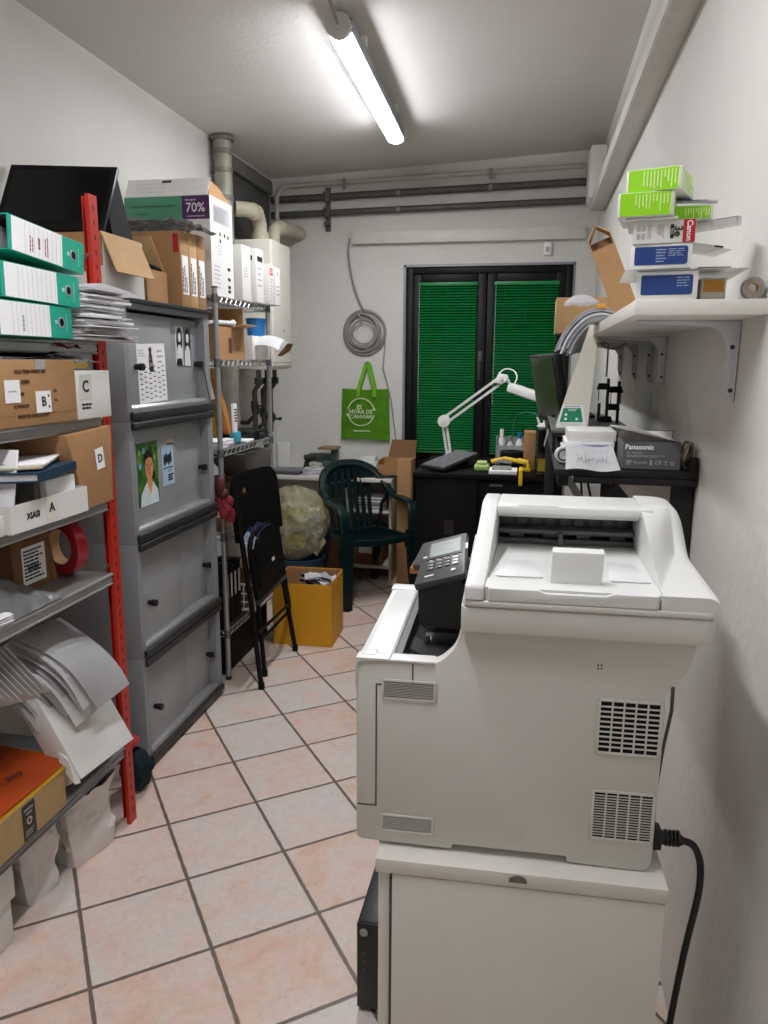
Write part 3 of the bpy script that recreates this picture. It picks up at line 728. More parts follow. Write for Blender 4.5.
# ring binders lying flat on the top shelf, spines to the aisle
BW, BL, BH = .285, .312, .082     # depth (x), length along spine (y), thickness
def binder(label, z, yc, xf, rz, tilt, scr, ink):
    t = thing('ring_binder', label, 'binder', (xf, yc, z), (tilt, 0, rz), group='teal and white ring binders')
    L2 = BL / 2
    b = MB(); b.box(-BW, 0, -L2, L2, BH - .003, BH, .001); b.box(-BW, 0, -L2, L2, 0, .003, .001); b.box(-.003, 0, -L2, L2, .003, BH - .003)
    b.build('cover', TEAL, t)
    b = MB(); b.box(-BW + .002, -.0035, -L2 + .002, L2 - .002, .0032, .0045); b.box(-BW + .002, -.0035, -L2 + .002, L2 - .002, BH - .0045, BH - .0032); b.box(-.005, -.0032, -L2 + .002, L2 - .002, .0045, BH - .0045)
    b.build('lining', BINDIN, t)
    b = MB(); r = random.Random(len(label))
    for k in range(16): b.box(-BW + .01 + r.random() * .01, -.04, -L2 + .012, L2 - .01, .006 + k * .0034, .0086 + k * .0034)
    b.build('sheets', PAPERG, t)
    b = MB(); f = XP(0, 0, BH / 2)
    b.plate(f, -L2 + .012, L2 * .36, -BH / 2 + .002, BH / 2 - .002, .0006)
    for k in range(9): b.plate(f, -L2 + .06 + k * .018, -L2 + .0606 + k * .018, -BH / 2 + .006, BH / 2 - .006, .0009, mi=2)
    b.lines(frame((0, -L2 + .032, 0.04), (0, 0, 1), (0, -1, 0)) , -.026, .026, -.008, .008, 2, mi=2, h=.25, seed=3)
    for k, (u, n) in enumerate(scr):
        b.lines(frame((.0004, -L2 + u, .04), (0, 0, 1), (0, -1, 0)), -.028 + .012 * (k % 2), .020, -.009, .009, n, mi=1, h=.42, seed=k + 5, words=5)
    b.build('spine_label', [PAPER, ink, INKG], t)
    b = MB(); f = XP(0, L2 * .68, BH / 2)
    b.lathe([(.0105, 0), (.0145, 0), (.0145, .0016), (.0105, .0018)], 24, m=f); b.build('finger_ring', CHROME, t)
    b = MB(); b.lathe([(0, .0003), (.0105, .0003), (.0105, .0007), (0, .0007)], 20, m=f); b.build('finger_hole', BLACKM, t)
    b = MB(); b.plate(f, -.028, -.018, -.005, .005, .0006); b.plate(f, .024, .0255, -.025, .022, .0004); b.build('spine_print', M('pale_teal', '#9BDCCB', .5), t)
    return t
S5 = SH[4] + .001
binder('teal ring binder at the bottom of the stack, faint grey writing', S5, 1.733, -1.222, 2, 0, [(.10, 1)], INKG)
binder('teal ring binder in the middle of the stack, blank white spine label', S5 + BH + .004, 1.768, -1.222, 0, -1.2, [], INKG)
binder('topmost teal ring binder with dark red handwriting on its spine', S5 + 2 * (BH + .004) + .013, 1.793, -1.216, 1, -4.5, [(.085, 2), (.115, 1), (.145, 2)], INKR)

# sheaf of loose sheets sticking out behind the binders
t = thing('paper_stack', 'untidy stack of loose papers sticking out right of the binders', 'papers', (-1.3, 2.02, S5))
b = MB(); r = random.Random(4); z = S5 + .0005
for k in range(30):
    th = r.choice((.0022, .003, .0065)); a = r.uniform(-9, 5); y1 = .095 + r.uniform(-.025, .035) + (.045 * (1 - k / 14) if k < 14 else 0); x1 = .075 + r.uniform(-.03, .025)
    b.box(-.19, x1, -.10, y1, 0, th, m=rotm((r.uniform(-.4, .4), r.uniform(-.3, .8), a), (-1.285, 2.035, z)), mi=0 if r.random() < .75 else 1)
    z += th + .0016
b.grid(lambda u, v: Vector((-1.40 + u * .20, 1.96 + v * .24, S5 + .022 - .028 * v * v)), 6, 8, .0008)
b.grid(lambda u, v: Vector((-1.38 + u * .20, 1.96 + v * .22, z + .004 - .020 * v * v)), 6, 8, .0008)
b.build('sheets', [PAPER, PAPERG], t)

def label_plate(b, f, w, h, txt=None, ts=.03, mi=1, tmi=2):
    b.plate(f, -w / 2, w / 2, -h / 2, h / 2, .0008, mi=mi, off=.0006)
    if txt: b.text(txt, ts, f, mi=tmi, off=.0016, bold=.02)

# ---- shelf 4 (z 1.35): box B, box C, bits on top
Z = SH[3] + .001
t = thing('cardboard_box', 'brown cardboard box marked B on the second rack shelf', 'box', (-1.45, 1.68, Z))
x1 = -1.240; b = MB(); b.box(-1.62, x1, 1.35, 1.905, Z, Z + .165, .003)
b.box(-1.43, -1.425, 1.35, 1.905, Z + .1651, Z + .1656, mi=1); b.box(x1, x1 + .0006, 1.355, 1.900, Z + .028, Z + .0285, mi=1)
b.build('carton', [CARD, INK], t)
b = MB(); f = XP(x1 + .0004, 1.735, Z + .08)
for k, (u, v, s) in enumerate(((-.02, .055, 'SALE TERM WHITE LIST'), (-.055, .03, 'FILL REFER'), (-.07, .0, 'GROSS'), (-.065, -.03, 'N.WEIGHT'), (-.02, -.055, 'MADE IN: BARCELONA'))): b.text(s, .012, f @ Matrix.Translation((u, v, 0)), bold=.03)
b.text('KG', .011, f @ Matrix.Translation((.075, .005, 0))); b.text('KG', .011, f @ Matrix.Translation((.075, -.02, 0)))
b.build('printing', M('print_brown', '#4F3820', .7), t)
b = MB(); f = XP(x1 + .0006, 1.757, Z + .058); label_plate(b, f, .062, .055, 'B', .034, 0, 1); b.plate(f, .018, .024, .012, .018, .0004, mi=1, off=.0016); b.plate(f, .018, .024, -.016, -.010, .0004, mi=1, off=.0016); b.build('label', [PAPER, INK], t)
b = MB(); f = XP(x1 + .0006, 1.640, Z + .088); label_plate(b, f, .056, .055, None, 0, 0, 1); b.lines(f @ Matrix.Translation((0, 0, .001)), -.015, .015, -.004, .004, 1, mi=1); b.build('label', [PAPER, INKG], t)
b = MB(); b.box(x1 - .05, x1 + .0007, 1.735, 1.775, Z + .165, Z + .1658); b.box(x1 + .0001, x1 + .0009, 1.735, 1.775, Z + .14, Z + .1655); b.build('tape', CLEARP, t)
t = thing('cardboard_box', 'white flat box marked C next to the brown box B', 'box', (-1.4, 2.04, Z))
x1 = -1.240; MB().box(-1.60, x1, 1.910, 2.078, Z, Z + .135, .002).build('carton', WHT, t)
b = MB(); f = XP(x1, 1.950, Z + .09); b.plate(f, -.03, .03, -.035, .035, .0005, mi=1); b.text('C', .045, f, mi=0, off=.001, bold=.02); b.lines(f @ Matrix.Translation((.002, -.052, 0)), -.024, .026, -.012, .008, 2, mi=0, h=.6, words=3); b.build('label', [INK, M('pale_label', '#D3D1CB', .6)], t)
# soft things on top of box B
b = MB(); b.grid(lambda u, v: Vector((-1.60 + u * .36, 1.42 + v * .46, Z + .172 + .014 * noise.noise(Vector((u * 4, v * 7, 1))) + .008)), 16, 20, .010)
tag(b.build('garment_bag', BLACKM), 'black plastic sheet lying over the brown box B', 'sheet')
b = MB(); b.grid(lambda u, v: Vector((-1.44 + u * .18, 1.865 + v * .12, Z + .190 + .02 * noise.noise(Vector((u * 5, v * 6, 4))) + .012 * u)), 12, 16, .008)
tag(b.build('folded_cloth', MAROON), 'dark red cloth peeking out over the brown box B', 'cloth')
t = thing('film_packet', 'clear film packet of yellow cards lying on the white box C', 'packet', (-1.36, 2.02, Z + .136))
b = MB(); b.box(-1.45, -1.27, 1.930, 2.02, Z + .140, Z + .158, .002, mi=0); b.build('cards', M('straw_card', '#C9A65A', .6), t)
b = MB(); b.grid(lambda u, v: Vector((-1.45 + u * .205, 1.92 + v * .13, Z + .160 + .018 * math.sin(PI * u) * math.sin(PI * v) + .012 * noise.noise(Vector((u * 9, v * 9, 2))))), 16, 14, .0015)
b.build('film', CLEARP, t)

# ---- shelf 3 (z 1.118): white tray A, box D
Z = SH[2] + .001
t = thing('cardboard_box', 'brown cardboard box marked D on the middle rack shelf', 'box', (-1.4, 2.0, Z), None)
x1 = -1.242; b = MB(); b.hull([(x_, y_, z_) for x_ in (-1.60, x1) for y_, z_ in ((1.918, Z), (2.062, Z), (1.845, Z + .215), (2.072, Z + .226))], b=.003); b.build('carton', CARD, t)
b = MB(); f = frame((x1 + .0006, 2.0, Z + .135), (0, 1, .12), (0, -.12, 1)); label_plate(b, f, .042, .062, 'D', .034, 0, 1); b.build('label', [PAPER, INK], t)
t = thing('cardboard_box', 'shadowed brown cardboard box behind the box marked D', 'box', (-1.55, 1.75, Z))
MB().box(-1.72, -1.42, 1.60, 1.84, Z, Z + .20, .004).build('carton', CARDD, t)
t = thing('tray_box', 'open white card tray marked A full of papers', 'tray', (-1.32, 1.6, Z))
x0, x1, y0, y1, h = -1.43, -1.222, 1.570, 1.895, .070
b = MB(); b.box(x0, x1, y0, y1, Z, Z + .003); b.box(x1 - .003, x1, y0, y1, Z + .003, Z + h); b.box(x0, x0 + .003, y0, y1, Z + .003, Z + h); b.box(x0 + .003, x1 - .003, y0, y0 + .003, Z + .003, Z + h); b.box(x0 + .003, x1 - .003, y1 - .003, y1, Z + .003, Z + h)
b.build('tray', WHT, t)
b = MB(); f = XP(x1, 1.655, Z + .034); b.text('XIASI', .022, f, bold=.03); b.text('A', .034, f @ Matrix.Translation((.075, .006, 0)), off=.0016, bold=.02); b.plate(f @ Matrix.Translation((.075, .004, 0)), -.022, .026, -.028, .030, .0006, mi=1); b.build('label', [INK, M('label_ivory', '#DEDBCF', .6)], t)
t = thing('paper_block', 'block of white papers standing up inside the white tray A', 'papers', (-1.31, 1.8, Z + .004))
b = MB()
for k in range(5): b.box(-1.42, -1.25 - .002 * k, 1.705 + k * .008, 1.711 + k * .008, Z + .004, Z + .115, mi=1)
b.box(-1.42, -1.24, 1.740, 1.868, Z + .004, Z + .108, .002)
b.build('sheets', [PAPER, M('divider_grey', '#6A6660', .6)], t)
t = thing('folder', 'dark blue folder lying on the paper block in the tray', 'folder', (-1.325, 1.735, Z + .117), (0, -2, 12))
b = MB(); b.box(-.12, .12, -.13, .11, .0, .004, .001); b.box(-.12, .12, -.13, .11, .020, .024, .001); b.box(.116, .12, -.13, .11, .004, .020); b.build('cover', BLUEB, t)
MB().box(-.115, .114, -.126, .106, .0045, .0195).build('sheets', PAPERG, t)
t = thing('magazine', 'pale catalogues lying askew on the dark blue folder', 'magazine', (-1.335, 1.735, Z + .146), (0, -2, 24))
b = MB(); b.box(-.11, .10, -.12, .09, .001, .007, .001); b.box(-.10, .105, -.10, .10, .0075, .013, .001, mi=1); b.build('pages', [M('cover_cream', '#BDB59B', .5), PAPER], t)
t = thing('envelope', 'white document leaning in the near end of the tray A', 'envelope', (-1.30, 1.605, Z + .004), (-14, 0, 0))
b = MB(); b.box(-.13, .05, 0, .006, .0, .20, .001); b.lines(YM(.0, -.0003, .12), -.10, .03, -.04, .05, 6, mi=1, h=.2, seed=8); b.build('sheet', [PAPER, M('pink_ink', '#D8A6A6', .6)], t)
t = thing('carton', 'white carton corner at the near end of the middle shelf', 'box', (-1.26, 1.5, Z))
MB().box(-1.44, -1.236, 1.36, 1.565, Z, Z + .05, .002).build('carton', WHT, t)

# ---- shelf 2 (z .885): parcel, brown wedge, grey bag, papers, red tape
Z = SH[1] + .001
t = thing('parcel', 'brown parcel with a white barcode label under the tray A', 'box', (-1.5, 1.85, Z))
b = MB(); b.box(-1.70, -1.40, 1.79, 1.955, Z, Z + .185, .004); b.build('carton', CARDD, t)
b = MB(); f = XP(-1.40, 1.88, Z + .075); b.plate(f, -.052, .052, -.055, .055, .0006)
b.lines(f @ Matrix.Translation((0, 0, .0008)), -.045, .045, -.045, .048, 9, mi=1, h=.5, seed=4); f2 = f @ Matrix.Translation((0, 0, .0006))
for k in range(16): b.plate(f2, -.03 + k * .0032, -.0285 + k * .0032, -.02, .0, .0006, mi=1)
b.text('BARCELONA', .014, f @ Matrix.Translation((0, .075, 0)), mi=2)
b.build('label', [PAPER, INK, M('print_faded', '#59401F', .7)], t)
t = thing('folder_box', 'narrow brown card wedge leaning beside the barcode parcel', 'box', (-1.48, 1.99, Z))
b = MB(); b.hull([(-1.62, 1.958, Z), (-1.40, 1.958, Z), (-1.62, 1.984, Z), (-1.40, 1.984, Z), (-1.61, 1.958, Z + .20), (-1.415, 1.958, Z + .20), (-1.61, 1.968, Z + .20), (-1.415, 1.968, Z + .20)], b=.001); b.build('carton', CARDD, t)
t = thing('tape_roll', 'big red adhesive tape roll standing on the shelf right of the barcode parcel', 'tape', (-1.62, 2.0, Z))
MB().lathe([(.058, -.02), (.088, -.02), (.09, -.018), (.09, .018), (.088, .02), (.058, .02), (.058, -.02)], 40, m=frame((-1.405, 2.036, Z + .0905), (.94, -.34, 0), (0, 0, 1))).build('tape', M('red_tape', '#B3202E', .3, coat=.4), t)
MB().lathe([(.054, -.02), (.0575, -.02), (.0575, .02), (.054, .02), (.054, -.02)], 32, m=frame((-1.405, 2.036, Z + .0905), (.94, -.34, 0), (0, 0, 1))).build('core', CARDL, t)
b = MB(); b.grid(lambda u, v: Vector((-1.46 + u * .19, 1.48 + v * .34, Z + .003 + (.125 * max(0, math.sin(PI * min(1, u * 1.05))) ** .6 * math.sin(PI * v) ** .6 * (1.1 - .7 * v) + .018 * noise.noise(Vector((u * 7, v * 9, 3)))) * (1 if 0 < u < 1 and 0 < v < 1 else 0))), 22, 26, .002)
tag(b.build('plastic_bag', M('grey_film', '#A3A4A4', .22, var=.2, bump=.5, bscale=30)), 'flattened grey plastic bag near the front of the barcode shelf', 'bag')
t = thing('paper_stack', 'thin pile of white papers at the edge beside the grey bag', 'papers', (-1.32, 1.5, Z))
b = MB(); r = random.Random(9)
for k in range(12): b.box(-.06, .03, -.10, .10, k * .0024, k * .0024 + .0016, m=Matrix.Translation((-1.30, 1.50, Z + .001)) @ rotm((0, 0, r.uniform(-8, 8))))
b.build('sheets', PAPER, t)

# ---- shelf 1 (z .29): archive box with orange folder, big white pad, sheaf of sheets, brown box
Z = SH[0] + .001
t = thing('archive_box', 'buff archive box with a black label on the lowest shelf', 'box', (-1.32, 1.55, Z))
x0, x1, y0, y1, h = -1.55, -1.262, 1.33, 1.745, .108
b = MB(); b.box(x0, x1, y0, y1, Z, Z + .003); b.box(x1 - .004, x1, y0, y1, Z + .003, Z + h); b.box(x0, x0 + .004, y0, y1, Z + .003, Z + h); b.box(x0 + .004, x1 - .004, y0, y0 + .004, Z + .003, Z + h); b.box(x0 + .004, x1 - .004, y1 - .004, y1, Z + .003, Z + h)
b.build('carton', M('buff_card', '#A98F62', .7, var=.07, bump=.08), t)
b = MB(); f = XP(x1, 1.585, Z + .052); b.plate(f, -.026, .026, -.05, .05, .0006); b.lathe([(.006, .001), (.0105, .001), (.0105, .0016), (.006, .0016)], 20, m=f @ Matrix.Translation((.0, .0, 0)), mi=1); b.text('DIGITAL', .010, f @ Matrix.Translation((0, .034, 0)), mi=1, off=.001); b.text('AUDIO', .008, f @ Matrix.Translation((0, .022, 0)), mi=1, off=.001); b.lines(f @ Matrix.Translation((0, -.03, .0008)), -.018, .018, -.012, .008, 3, mi=1, h=.3)
b.build('label', [BLACK, M('label_print', '#B9B5AA', .6)], t)
t = thing('paper_block', 'papers packed inside the buff archive box', 'papers', (-1.39, 1.54, Z + .004))
b = MB(); r = random.Random(2)
for k in range(18): b.box(-1.54 + r.uniform(0, .008), -1.272 - r.uniform(0, .008), 1.34 + r.uniform(0, .01), 1.735 - r.uniform(0, .01), Z + .005 + k * .0052, Z + .009 + k * .0052, mi=k % 2)
b.build('sheets', [PAPER, PAPERG], t)
t = thing('folder', 'orange card folder with handwriting lying on the archive box', 'folder', (-1.41, 1.60, Z + .104), (2, 3, -2))
b = MB(); b.grid(lambda u, v: Vector((-.16 + u * .295, -.26 + v * .445, .014 + .010 * math.sin(u * 2.2 + .3) - .004 * v + .003 * noise.noise(Vector((u * 3, v * 3, 1))))), 12, 12, .0014); b.build('cover', ORNG, t)
b = MB(); b.grid(lambda u, v: Vector((-.155 + u * .302, -.255 + v * .452, .009 + .008 * math.sin(u * 2.2 + .3) - .004 * v)), 12, 8, .004); b.build('inner_sheets', M('yellow_sheet', '#E2B52A', .6), t)
b = MB(); f = frame((.045, .02, .0258), (.30, 1, -.012), (-1, .30, -.012))
b.text('DIC. 300', .034, f, off=.0, th=.0012); b.build('writing', M('pencil', '#6B2E18', .7), t)
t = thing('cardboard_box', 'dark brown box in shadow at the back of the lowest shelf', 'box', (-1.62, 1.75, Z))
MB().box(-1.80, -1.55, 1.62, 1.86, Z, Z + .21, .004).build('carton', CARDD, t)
# big white pad leaning out over the shelf edge
def basis_box(b, o, ux, vy, th, mi=None, bv=.002, seg=None):
    o = Vector(o); f = frame(o, ux, vy); b.box(0, Vector(ux).length, 0, Vector(vy).length, -th, 0, bv, m=f, mi=mi)
t = thing('white_box', 'big white card box leaning out between red post and orange folder', 'box', (-1.3, 1.88, .30))
b = MB(); basis_box(b, (-1.222, 1.765, .362), (.02, .255, -.005), (-.155, .02, .260), .075); b.build('carton', WHT, t)
b = MB(); b.hull([(-1.235, 1.752, .35), (-1.225, 1.765, .35), (-1.26, 1.762, .43), (-1.25, 1.752, .42), (-1.29, 1.765, .44), (-1.28, 1.752, .40)]) if True else b.hull([(-1.20, 1.695, .35), (-1.185, 1.735, .35), (-1.21, 1.745, .345), (-1.30, 1.72, .42), (-1.24, 1.70, .425), (-1.225, 1.74, .40)]); b.build('flap', WHT, t)
# drooping sheaf of curved sheets
t = thing('paper_stack', 'drooping sheaf of white sheets above the leaning white box', 'papers', (-1.35, 1.9, .66))
b = MB(); r = random.Random(12)
A = Vector((-1.405, 1.765, .770)); Bq = Vector((-1.43, 2.02, .745)); Cq = Vector((-1.205, 2.01, .535)); Dq = Vector((-1.215, 1.865, .525))
for k in range(14):
    j1 = Vector((r.uniform(-.012, .012), r.uniform(-.02, .02), 0)); off = Vector((-.010, -.004, -.0095)) * k
    sl = 1 + r.uniform(-.14, .04) - .012 * k
    def fn(u, v, off=off, j1=j1, sl=sl, k=k):
        vv = v * sl; top = A.lerp(Bq, u); bot = Dq.lerp(Cq, u)
        p = top.lerp(bot, vv)
        bul = .050 * math.sin(PI * min(1, vv)) + .012 * math.sin(PI * u) + .010 * math.sin(3 * u + 5 * vv)
        return p + Vector((.75, -.25, .6)) * bul + off + j1 * vv
    b.grid(fn, 8, 12, .0008, mi=0 if k % 4 else 1)
b.build('sheets', [PAPER, PAPERG], t)
t = thing('paper_stack', 'grey edged papers on their side left of the drooping sheets', 'papers', (-1.45, 1.66, .55))
b = MB()
for k in range(8):
    o_ = Vector((-1.46 + k * .004, 1.55 + k * .019, .79 - k * .004)); f = frame(o_, (.085, .065, -.165), (-.8, .25, -.35)); b.box(0, .165 + .012 * (k % 3), -.10, .0, 0, .0011, m=f, mi=1)
b.build('sheets', [PAPER, PAPERG], t)

# ---- on the floor under the rack
def paper_bag(label, cx, cy, w, d, h, seed, rz):
    t = thing('paper_bag', label, 'bag', (cx, cy, .001), (0, 0, rz), group='white paper bags under the rack')
    def fn(u, v):
        a = u * 2 * PI; c, s_ = math.cos(a), math.sin(a)
        k = (abs(c) ** 9 + abs(s_) ** 9) ** (-1 / 9)
        q = 1 + .16 * v
        p = Vector((c * k * 1.2 + seed, s_ * k * 1.2, v * 2.5)); n_ = (noise.noise(p) * .024 + abs(noise.noise(p * 2.3)) * .028 - .008) * min(1, v * 3)
        return Vector((c * k * (w / 2 * q) + n_ * c, s_ * k * (d / 2 * q) + n_ * s_ - .02 * v, v * h + .018 * v * noise.noise(Vector((c * 2, s_ * 2, seed)))))
    b = MB(); b.grid(fn, 40, 15, 0); bb = b
    bmesh.ops.remove_doubles(bb.bm, verts=bb.bm.verts[:], dist=1e-4)
    bb.bm.verts.ensure_lookup_table()
    bot = [v for v in bb.bm.verts if v.co.z < 1e-4]
    bmesh.ops.contextual_create(bb.bm, geom=[e for e in bb.bm.edges if all(v in set(bot) for v in e.verts)])
    bb.build('bag', BAGP, t, smooth=24)
    b = MB(); b.grid(lambda u, v: Vector(((u - .5) * w * .86, (v - .5) * d * .62, h * .93 + .022 * noise.noise(Vector((u * 4 + seed, v * 4, 0))))), 10, 10, .003)
    b.build('contents', PAPERG, t)
    return t
paper_bag('white paper bag under the rack, between red post and nearer bag', -1.375, 1.940, .16, .175, .245, 1.3, -14)
paper_bag('white paper bag under the rack, nearer the white boxes', -1.415, 1.74, .16, .115, .245, 5.1, -16)
t = thing('carton', 'white carton with a lid at the lower left corner on the floor', 'box', (-1.41, 1.46, .001))
MB().box(-1.58, -1.312, 1.28, 1.548, .001, .13, .003).build('carton', WHT, t)
MB().box(-1.585, -1.302, 1.275, 1.556, .131, .235, .003).build('lid', WHT, t)
b = MB(); b.grid(lambda u, v: Vector((math.cos(u * 2 * PI) * (.062 + .02 * noise.noise(Vector((math.cos(u * 6.28) * 2, math.sin(u * 6.28) * 2, v * 4)))) * math.sin(PI * (.02 + .96 * v)) ** .5, math.sin(u * 2 * PI) * (.07 + .02 * noise.noise(Vector((math.cos(u * 6.28) * 2, math.sin(u * 6.28) * 2, v * 4 + 7)))) * math.sin(PI * (.02 + .96 * v)) ** .5, v * .20)), 28, 14, .002)
b.bm.transform(Matrix.Translation((-1.355, 2.285, .003)) @ Matrix.Diagonal((.85, .85, .8, 1)))
tag(b.build('cloth_bundle', DTEAL), 'dark teal cloth bundle on the floor behind the red post', 'cloth')
tag(MB().sphere((-1.37, 2.27, .196), .032, (1.1, 1.2, .75), 16).build('rubber_ball', M('red_rubber', '#B0222A', .4)), 'small red ball on the dark teal cloth bundle', 'ball')
# ================================================================= grey cabinet of four stacked modules
CX, CY0, CY1, CXB = -1.385, 2.425, 3.135, -1.855
zs = [.012, .440, .885, 1.328, 1.738]
labs = ['bottom grey metal cabinet module standing on the tiles', 'grey cabinet module second from the floor, without any pictures',
        'grey cabinet module carrying the photo of a man', 'topmost grey cabinet module carrying the calendar']
for i in range(4):
    z0, z1 = zs[i] + .0005, zs[i + 1]
    t = thing('cabinet_module', labs[i], 'cabinet', ((CX + CXB) / 2, (CY0 + CY1) / 2, z0), group='stacked grey cabinet modules')
    b = MB(); th = .018
    b.box(CXB, CX, CY0, CY0 + th, z0, z1, .0015); b.box(CXB, CX, CY1 - th, CY1, z0, z1, .0015)
    b.box(CXB, CX, CY0 + th, CY1 - th, z0, z0 + th); b.box(CXB, CX, CY0 + th, CY1 - th, z1 - th, z1); b.box(CXB, CXB + .006, CY0 + th, CY1 - th, z0 + th, z1 - th)
    b.box(CX - .06, CX, CY1 - .05, CY1 - th, z0 + th, z1 - th); b.box(CX - .014, CX, CY0 + th, CY0 + .03, z0 + th, z1 - th)
    b.build('carcass', CABG, t)
    # two sliding panels, the far one set behind the near one
    MB().box(CX - .035, CX - .026, CY0 + .031, CY0 + .40, z0 + .05, z1 - .03, .001).build('sliding_door', CABP, t)
    MB().box(CX - .046, CX - .037, CY0 + .36, CY1 - .051, z0 + .05, z1 - .03, .001).build('sliding_door', CABP, t)
    b = MB(); b.prism([(CX - .05, z0 + .0185), (CX + .002, z0 + .0185), (CX + .002, z0 + .046), (CX - .006, z0 + .056), (CX - .05, z0 + .056)], CY0 + .031, CY1 - .051, 'y', .001); b.build('lower_track', GALV, t)
    b = MB(); b.box(CX + .0005, CX + .016, CY0 + .012, CY1 - .008, z0 + .003, z0 + .034, .005, 3); b.build('lower_grip_bar', RUB, t)
    b = MB(); b.box(CX + .0005, CX + .016, CY0 + .012, CY1 - .008, z1 - .030, z1 - .003, .005, 3) if i < 3 else b.box(CX - .02, CX + .018, CY0 - .006, CY1 + .006, z1 + .0005, z1 + .016, .003)
    b.build('upper_grip_bar', RUB, t)
    for y, x, z in ((CY0 + .115, CX - .026, z0 + .19), (CY1 - .075, CX - .037, z0 + .20)):
        if i == 2 and y < CY0 + .2: continue
        b = MB(); b.cyl((x, y, z), (x + .018, y, z), .010, .012, n=16); b.cyl((x + .018, y, z), (x + .034, y, z), .013, n=16); b.build('knob', BLACK, t)
    if i == 0:
        b = MB()
        for x in (CXB + .04, CX - .04):
            for y in (CY0 + .04, CY1 - .04): b.cyl((x, y, 0), (x, y, zs[0]), .016, n=10)
        b.build('feet', BLACK, t)
    if i == 3: MB().box(CXB - .006, CX - .021, CY0 - .006, CY1 + .006, z1 + .0005, z1 + .016, .002).build('top_board', RUB, t)
    if i == 3: tag(MB().tube([(CX - .004, CY1 - .075, z0 + .19), (CX + .003, CY1 - .06, z0 + .15), (CX + .004, CY1 - .04, z0 + .08), (CX + .006, CY1 - .02, z0 + .02)], .002, 6).build('string', CABLEB), 'thin black cord hanging from the far knob of the top cabinet module', 'cord')

# prints stuck on the panels
px_ = CX - .0255
def pic(name, label, cat, y, z, w, h, rot=0, x=px_):
    t = thing(name, label, cat, (x, y, z)); f = XP(x, y, z) @ Matrix.Rotation(math.radians(rot), 4, 'Z')
    return t, f
t, f = pic('calendar', 'white wall calendar with a small figure on the top cabinet module', 'calendar', 2.655, 1.495, .20, .21, 2)
b = MB(); b.plate(f, -.10, .115, -.108, .108, .001); b.build('sheet', PAPER, t)
b = MB(); r = random.Random(3)
for i in range(7):
    for j in range(6):
        u = -.088 + j * .034; v = -.095 + i * .0185 + (.006 if j % 2 else 0)
        b.plate(f, u, u + .017 + .006 * r.random(), v, v + .0032, .0004, mi=0, off=.0014); b.plate(f, u + .004, u + .010, v + .006, v + .008, .0004, mi=1, off=.0014)
b.build('dates', [INK, INKG], t)
b = MB(); g = f @ Matrix.Translation((.0, .05, .0012))
b.lathe([(0, .0002), (.011, .0002), (.011, .0006), (0, .0006)], 16, m=g @ Matrix.Translation((0, .035, 0))); b.prism([(-.009, .026), (.009, .026), (.016, -.01), (.022, -.045), (-.012, -.045), (-.014, .0)], .0002, .0006, 'z', m=g); b.box(-.006, .012, -.025, -.012, .0007, .001, m=g, mi=1); b.box(-.018, .0, .0, .006, .0007, .001, m=g, mi=1)
b.build('figure_print', [M('photo_dark', '#2B2726', .5), M('photo_skin', '#A88A78', .5)], t)
b = MB(); b.lines(f @ Matrix.Translation((-.055, .075, .001)), -.035, .022, -.014, .014, 3, h=.3, seed=2); b.lines(f @ Matrix.Translation((.075, .06, .001)), -.022, .028, -.03, .03, 3, h=.35, seed=6, words=2)
b.build('heading', INKG, t)
t, f = pic('photo_print', 'black and white print of two long haired figures beside the calendar', 'photo', 2.955, 1.60, .15, .145, -2, px_ - .0105)
b = MB(); b.plate(f, -.072, .072, -.078, .078, .001); b.build('sheet', M('photo_pale', '#C9CACC', .4), t)
b = MB(); g = f @ Matrix.Translation((0, 0, .0012))
b.plate(g, -.002, .072, -.078, .078, .0003, mi=2)
for cx, s in ((-.036, 1), (.036, 1)):
    b.prism([(cx + .026 * math.cos(a) * (1 if math.sin(a) > 0 else 1.05), .030 + (.044 if math.sin(a) > 0 else .055) * math.sin(a)) for a in [k * PI / 10 for k in range(20)]], .0004, .0007, 'z', m=g)
    b.prism([(cx + .013 * math.cos(a), .034 + .019 * math.sin(a)) for a in [k * PI / 8 for k in range(16)]], .0008, .0011, 'z', m=g, mi=1)
    b.prism([(cx - .028, -.078), (cx + .028, -.078), (cx + .022, -.02), (cx + .008, .004), (cx - .008, .004), (cx - .022, -.02)], .0007, .0010, 'z', m=g, mi=1)
b.prism([(-.066, -.078), (-.012, -.078), (-.02, -.05), (-.06, -.052)], .0011, .0014, 'z', m=g)
b.build('portrait_print', [M('photo_black', '#1D1D1F', .4), M('photo_light', '#DDDDDD', .4), M('photo_mid', '#77787B', .4)], t)
t, f = pic('photo_print', 'colour photo of a dark haired young man before green foliage', 'photo', 2.588, 1.122, .15, .24, 0)
b = MB(); b.plate(f, -.078, .080, -.118, .120, .001); b.build('sheet', M('foliage_print', '#3F6B2E', .4, var=.65, scale=26), t)
b = MB(); g = f @ Matrix.Translation((0, 0, .0012)); ell = lambda cx, cy, a_, b_, n=20: [(cx + a_ * math.cos(2 * PI * k / n), cy + b_ * math.sin(2 * PI * k / n)) for k in range(n)]
r = random.Random(5)
for k in range(14):
    cx = r.uniform(-.06, .06); cy = r.uniform(-.02, .10); b.prism(ell(cx, cy, .010, .013, 8), .0001, .0003, 'z', m=g, mi=[4, 5, 6][k % 3])
b.prism([(-.065, -.118), (.075, -.118), (.07, -.07), (.035, -.035), (-.02, -.035), (-.06, -.075)], .0004, .0006, 'z', m=g, mi=2)
b.prism([(-.012, -.02), (.028, -.02), (.034, -.05), (.012, -.085), (-.014, -.05)], .0007, .0009, 'z', m=g, mi=0)
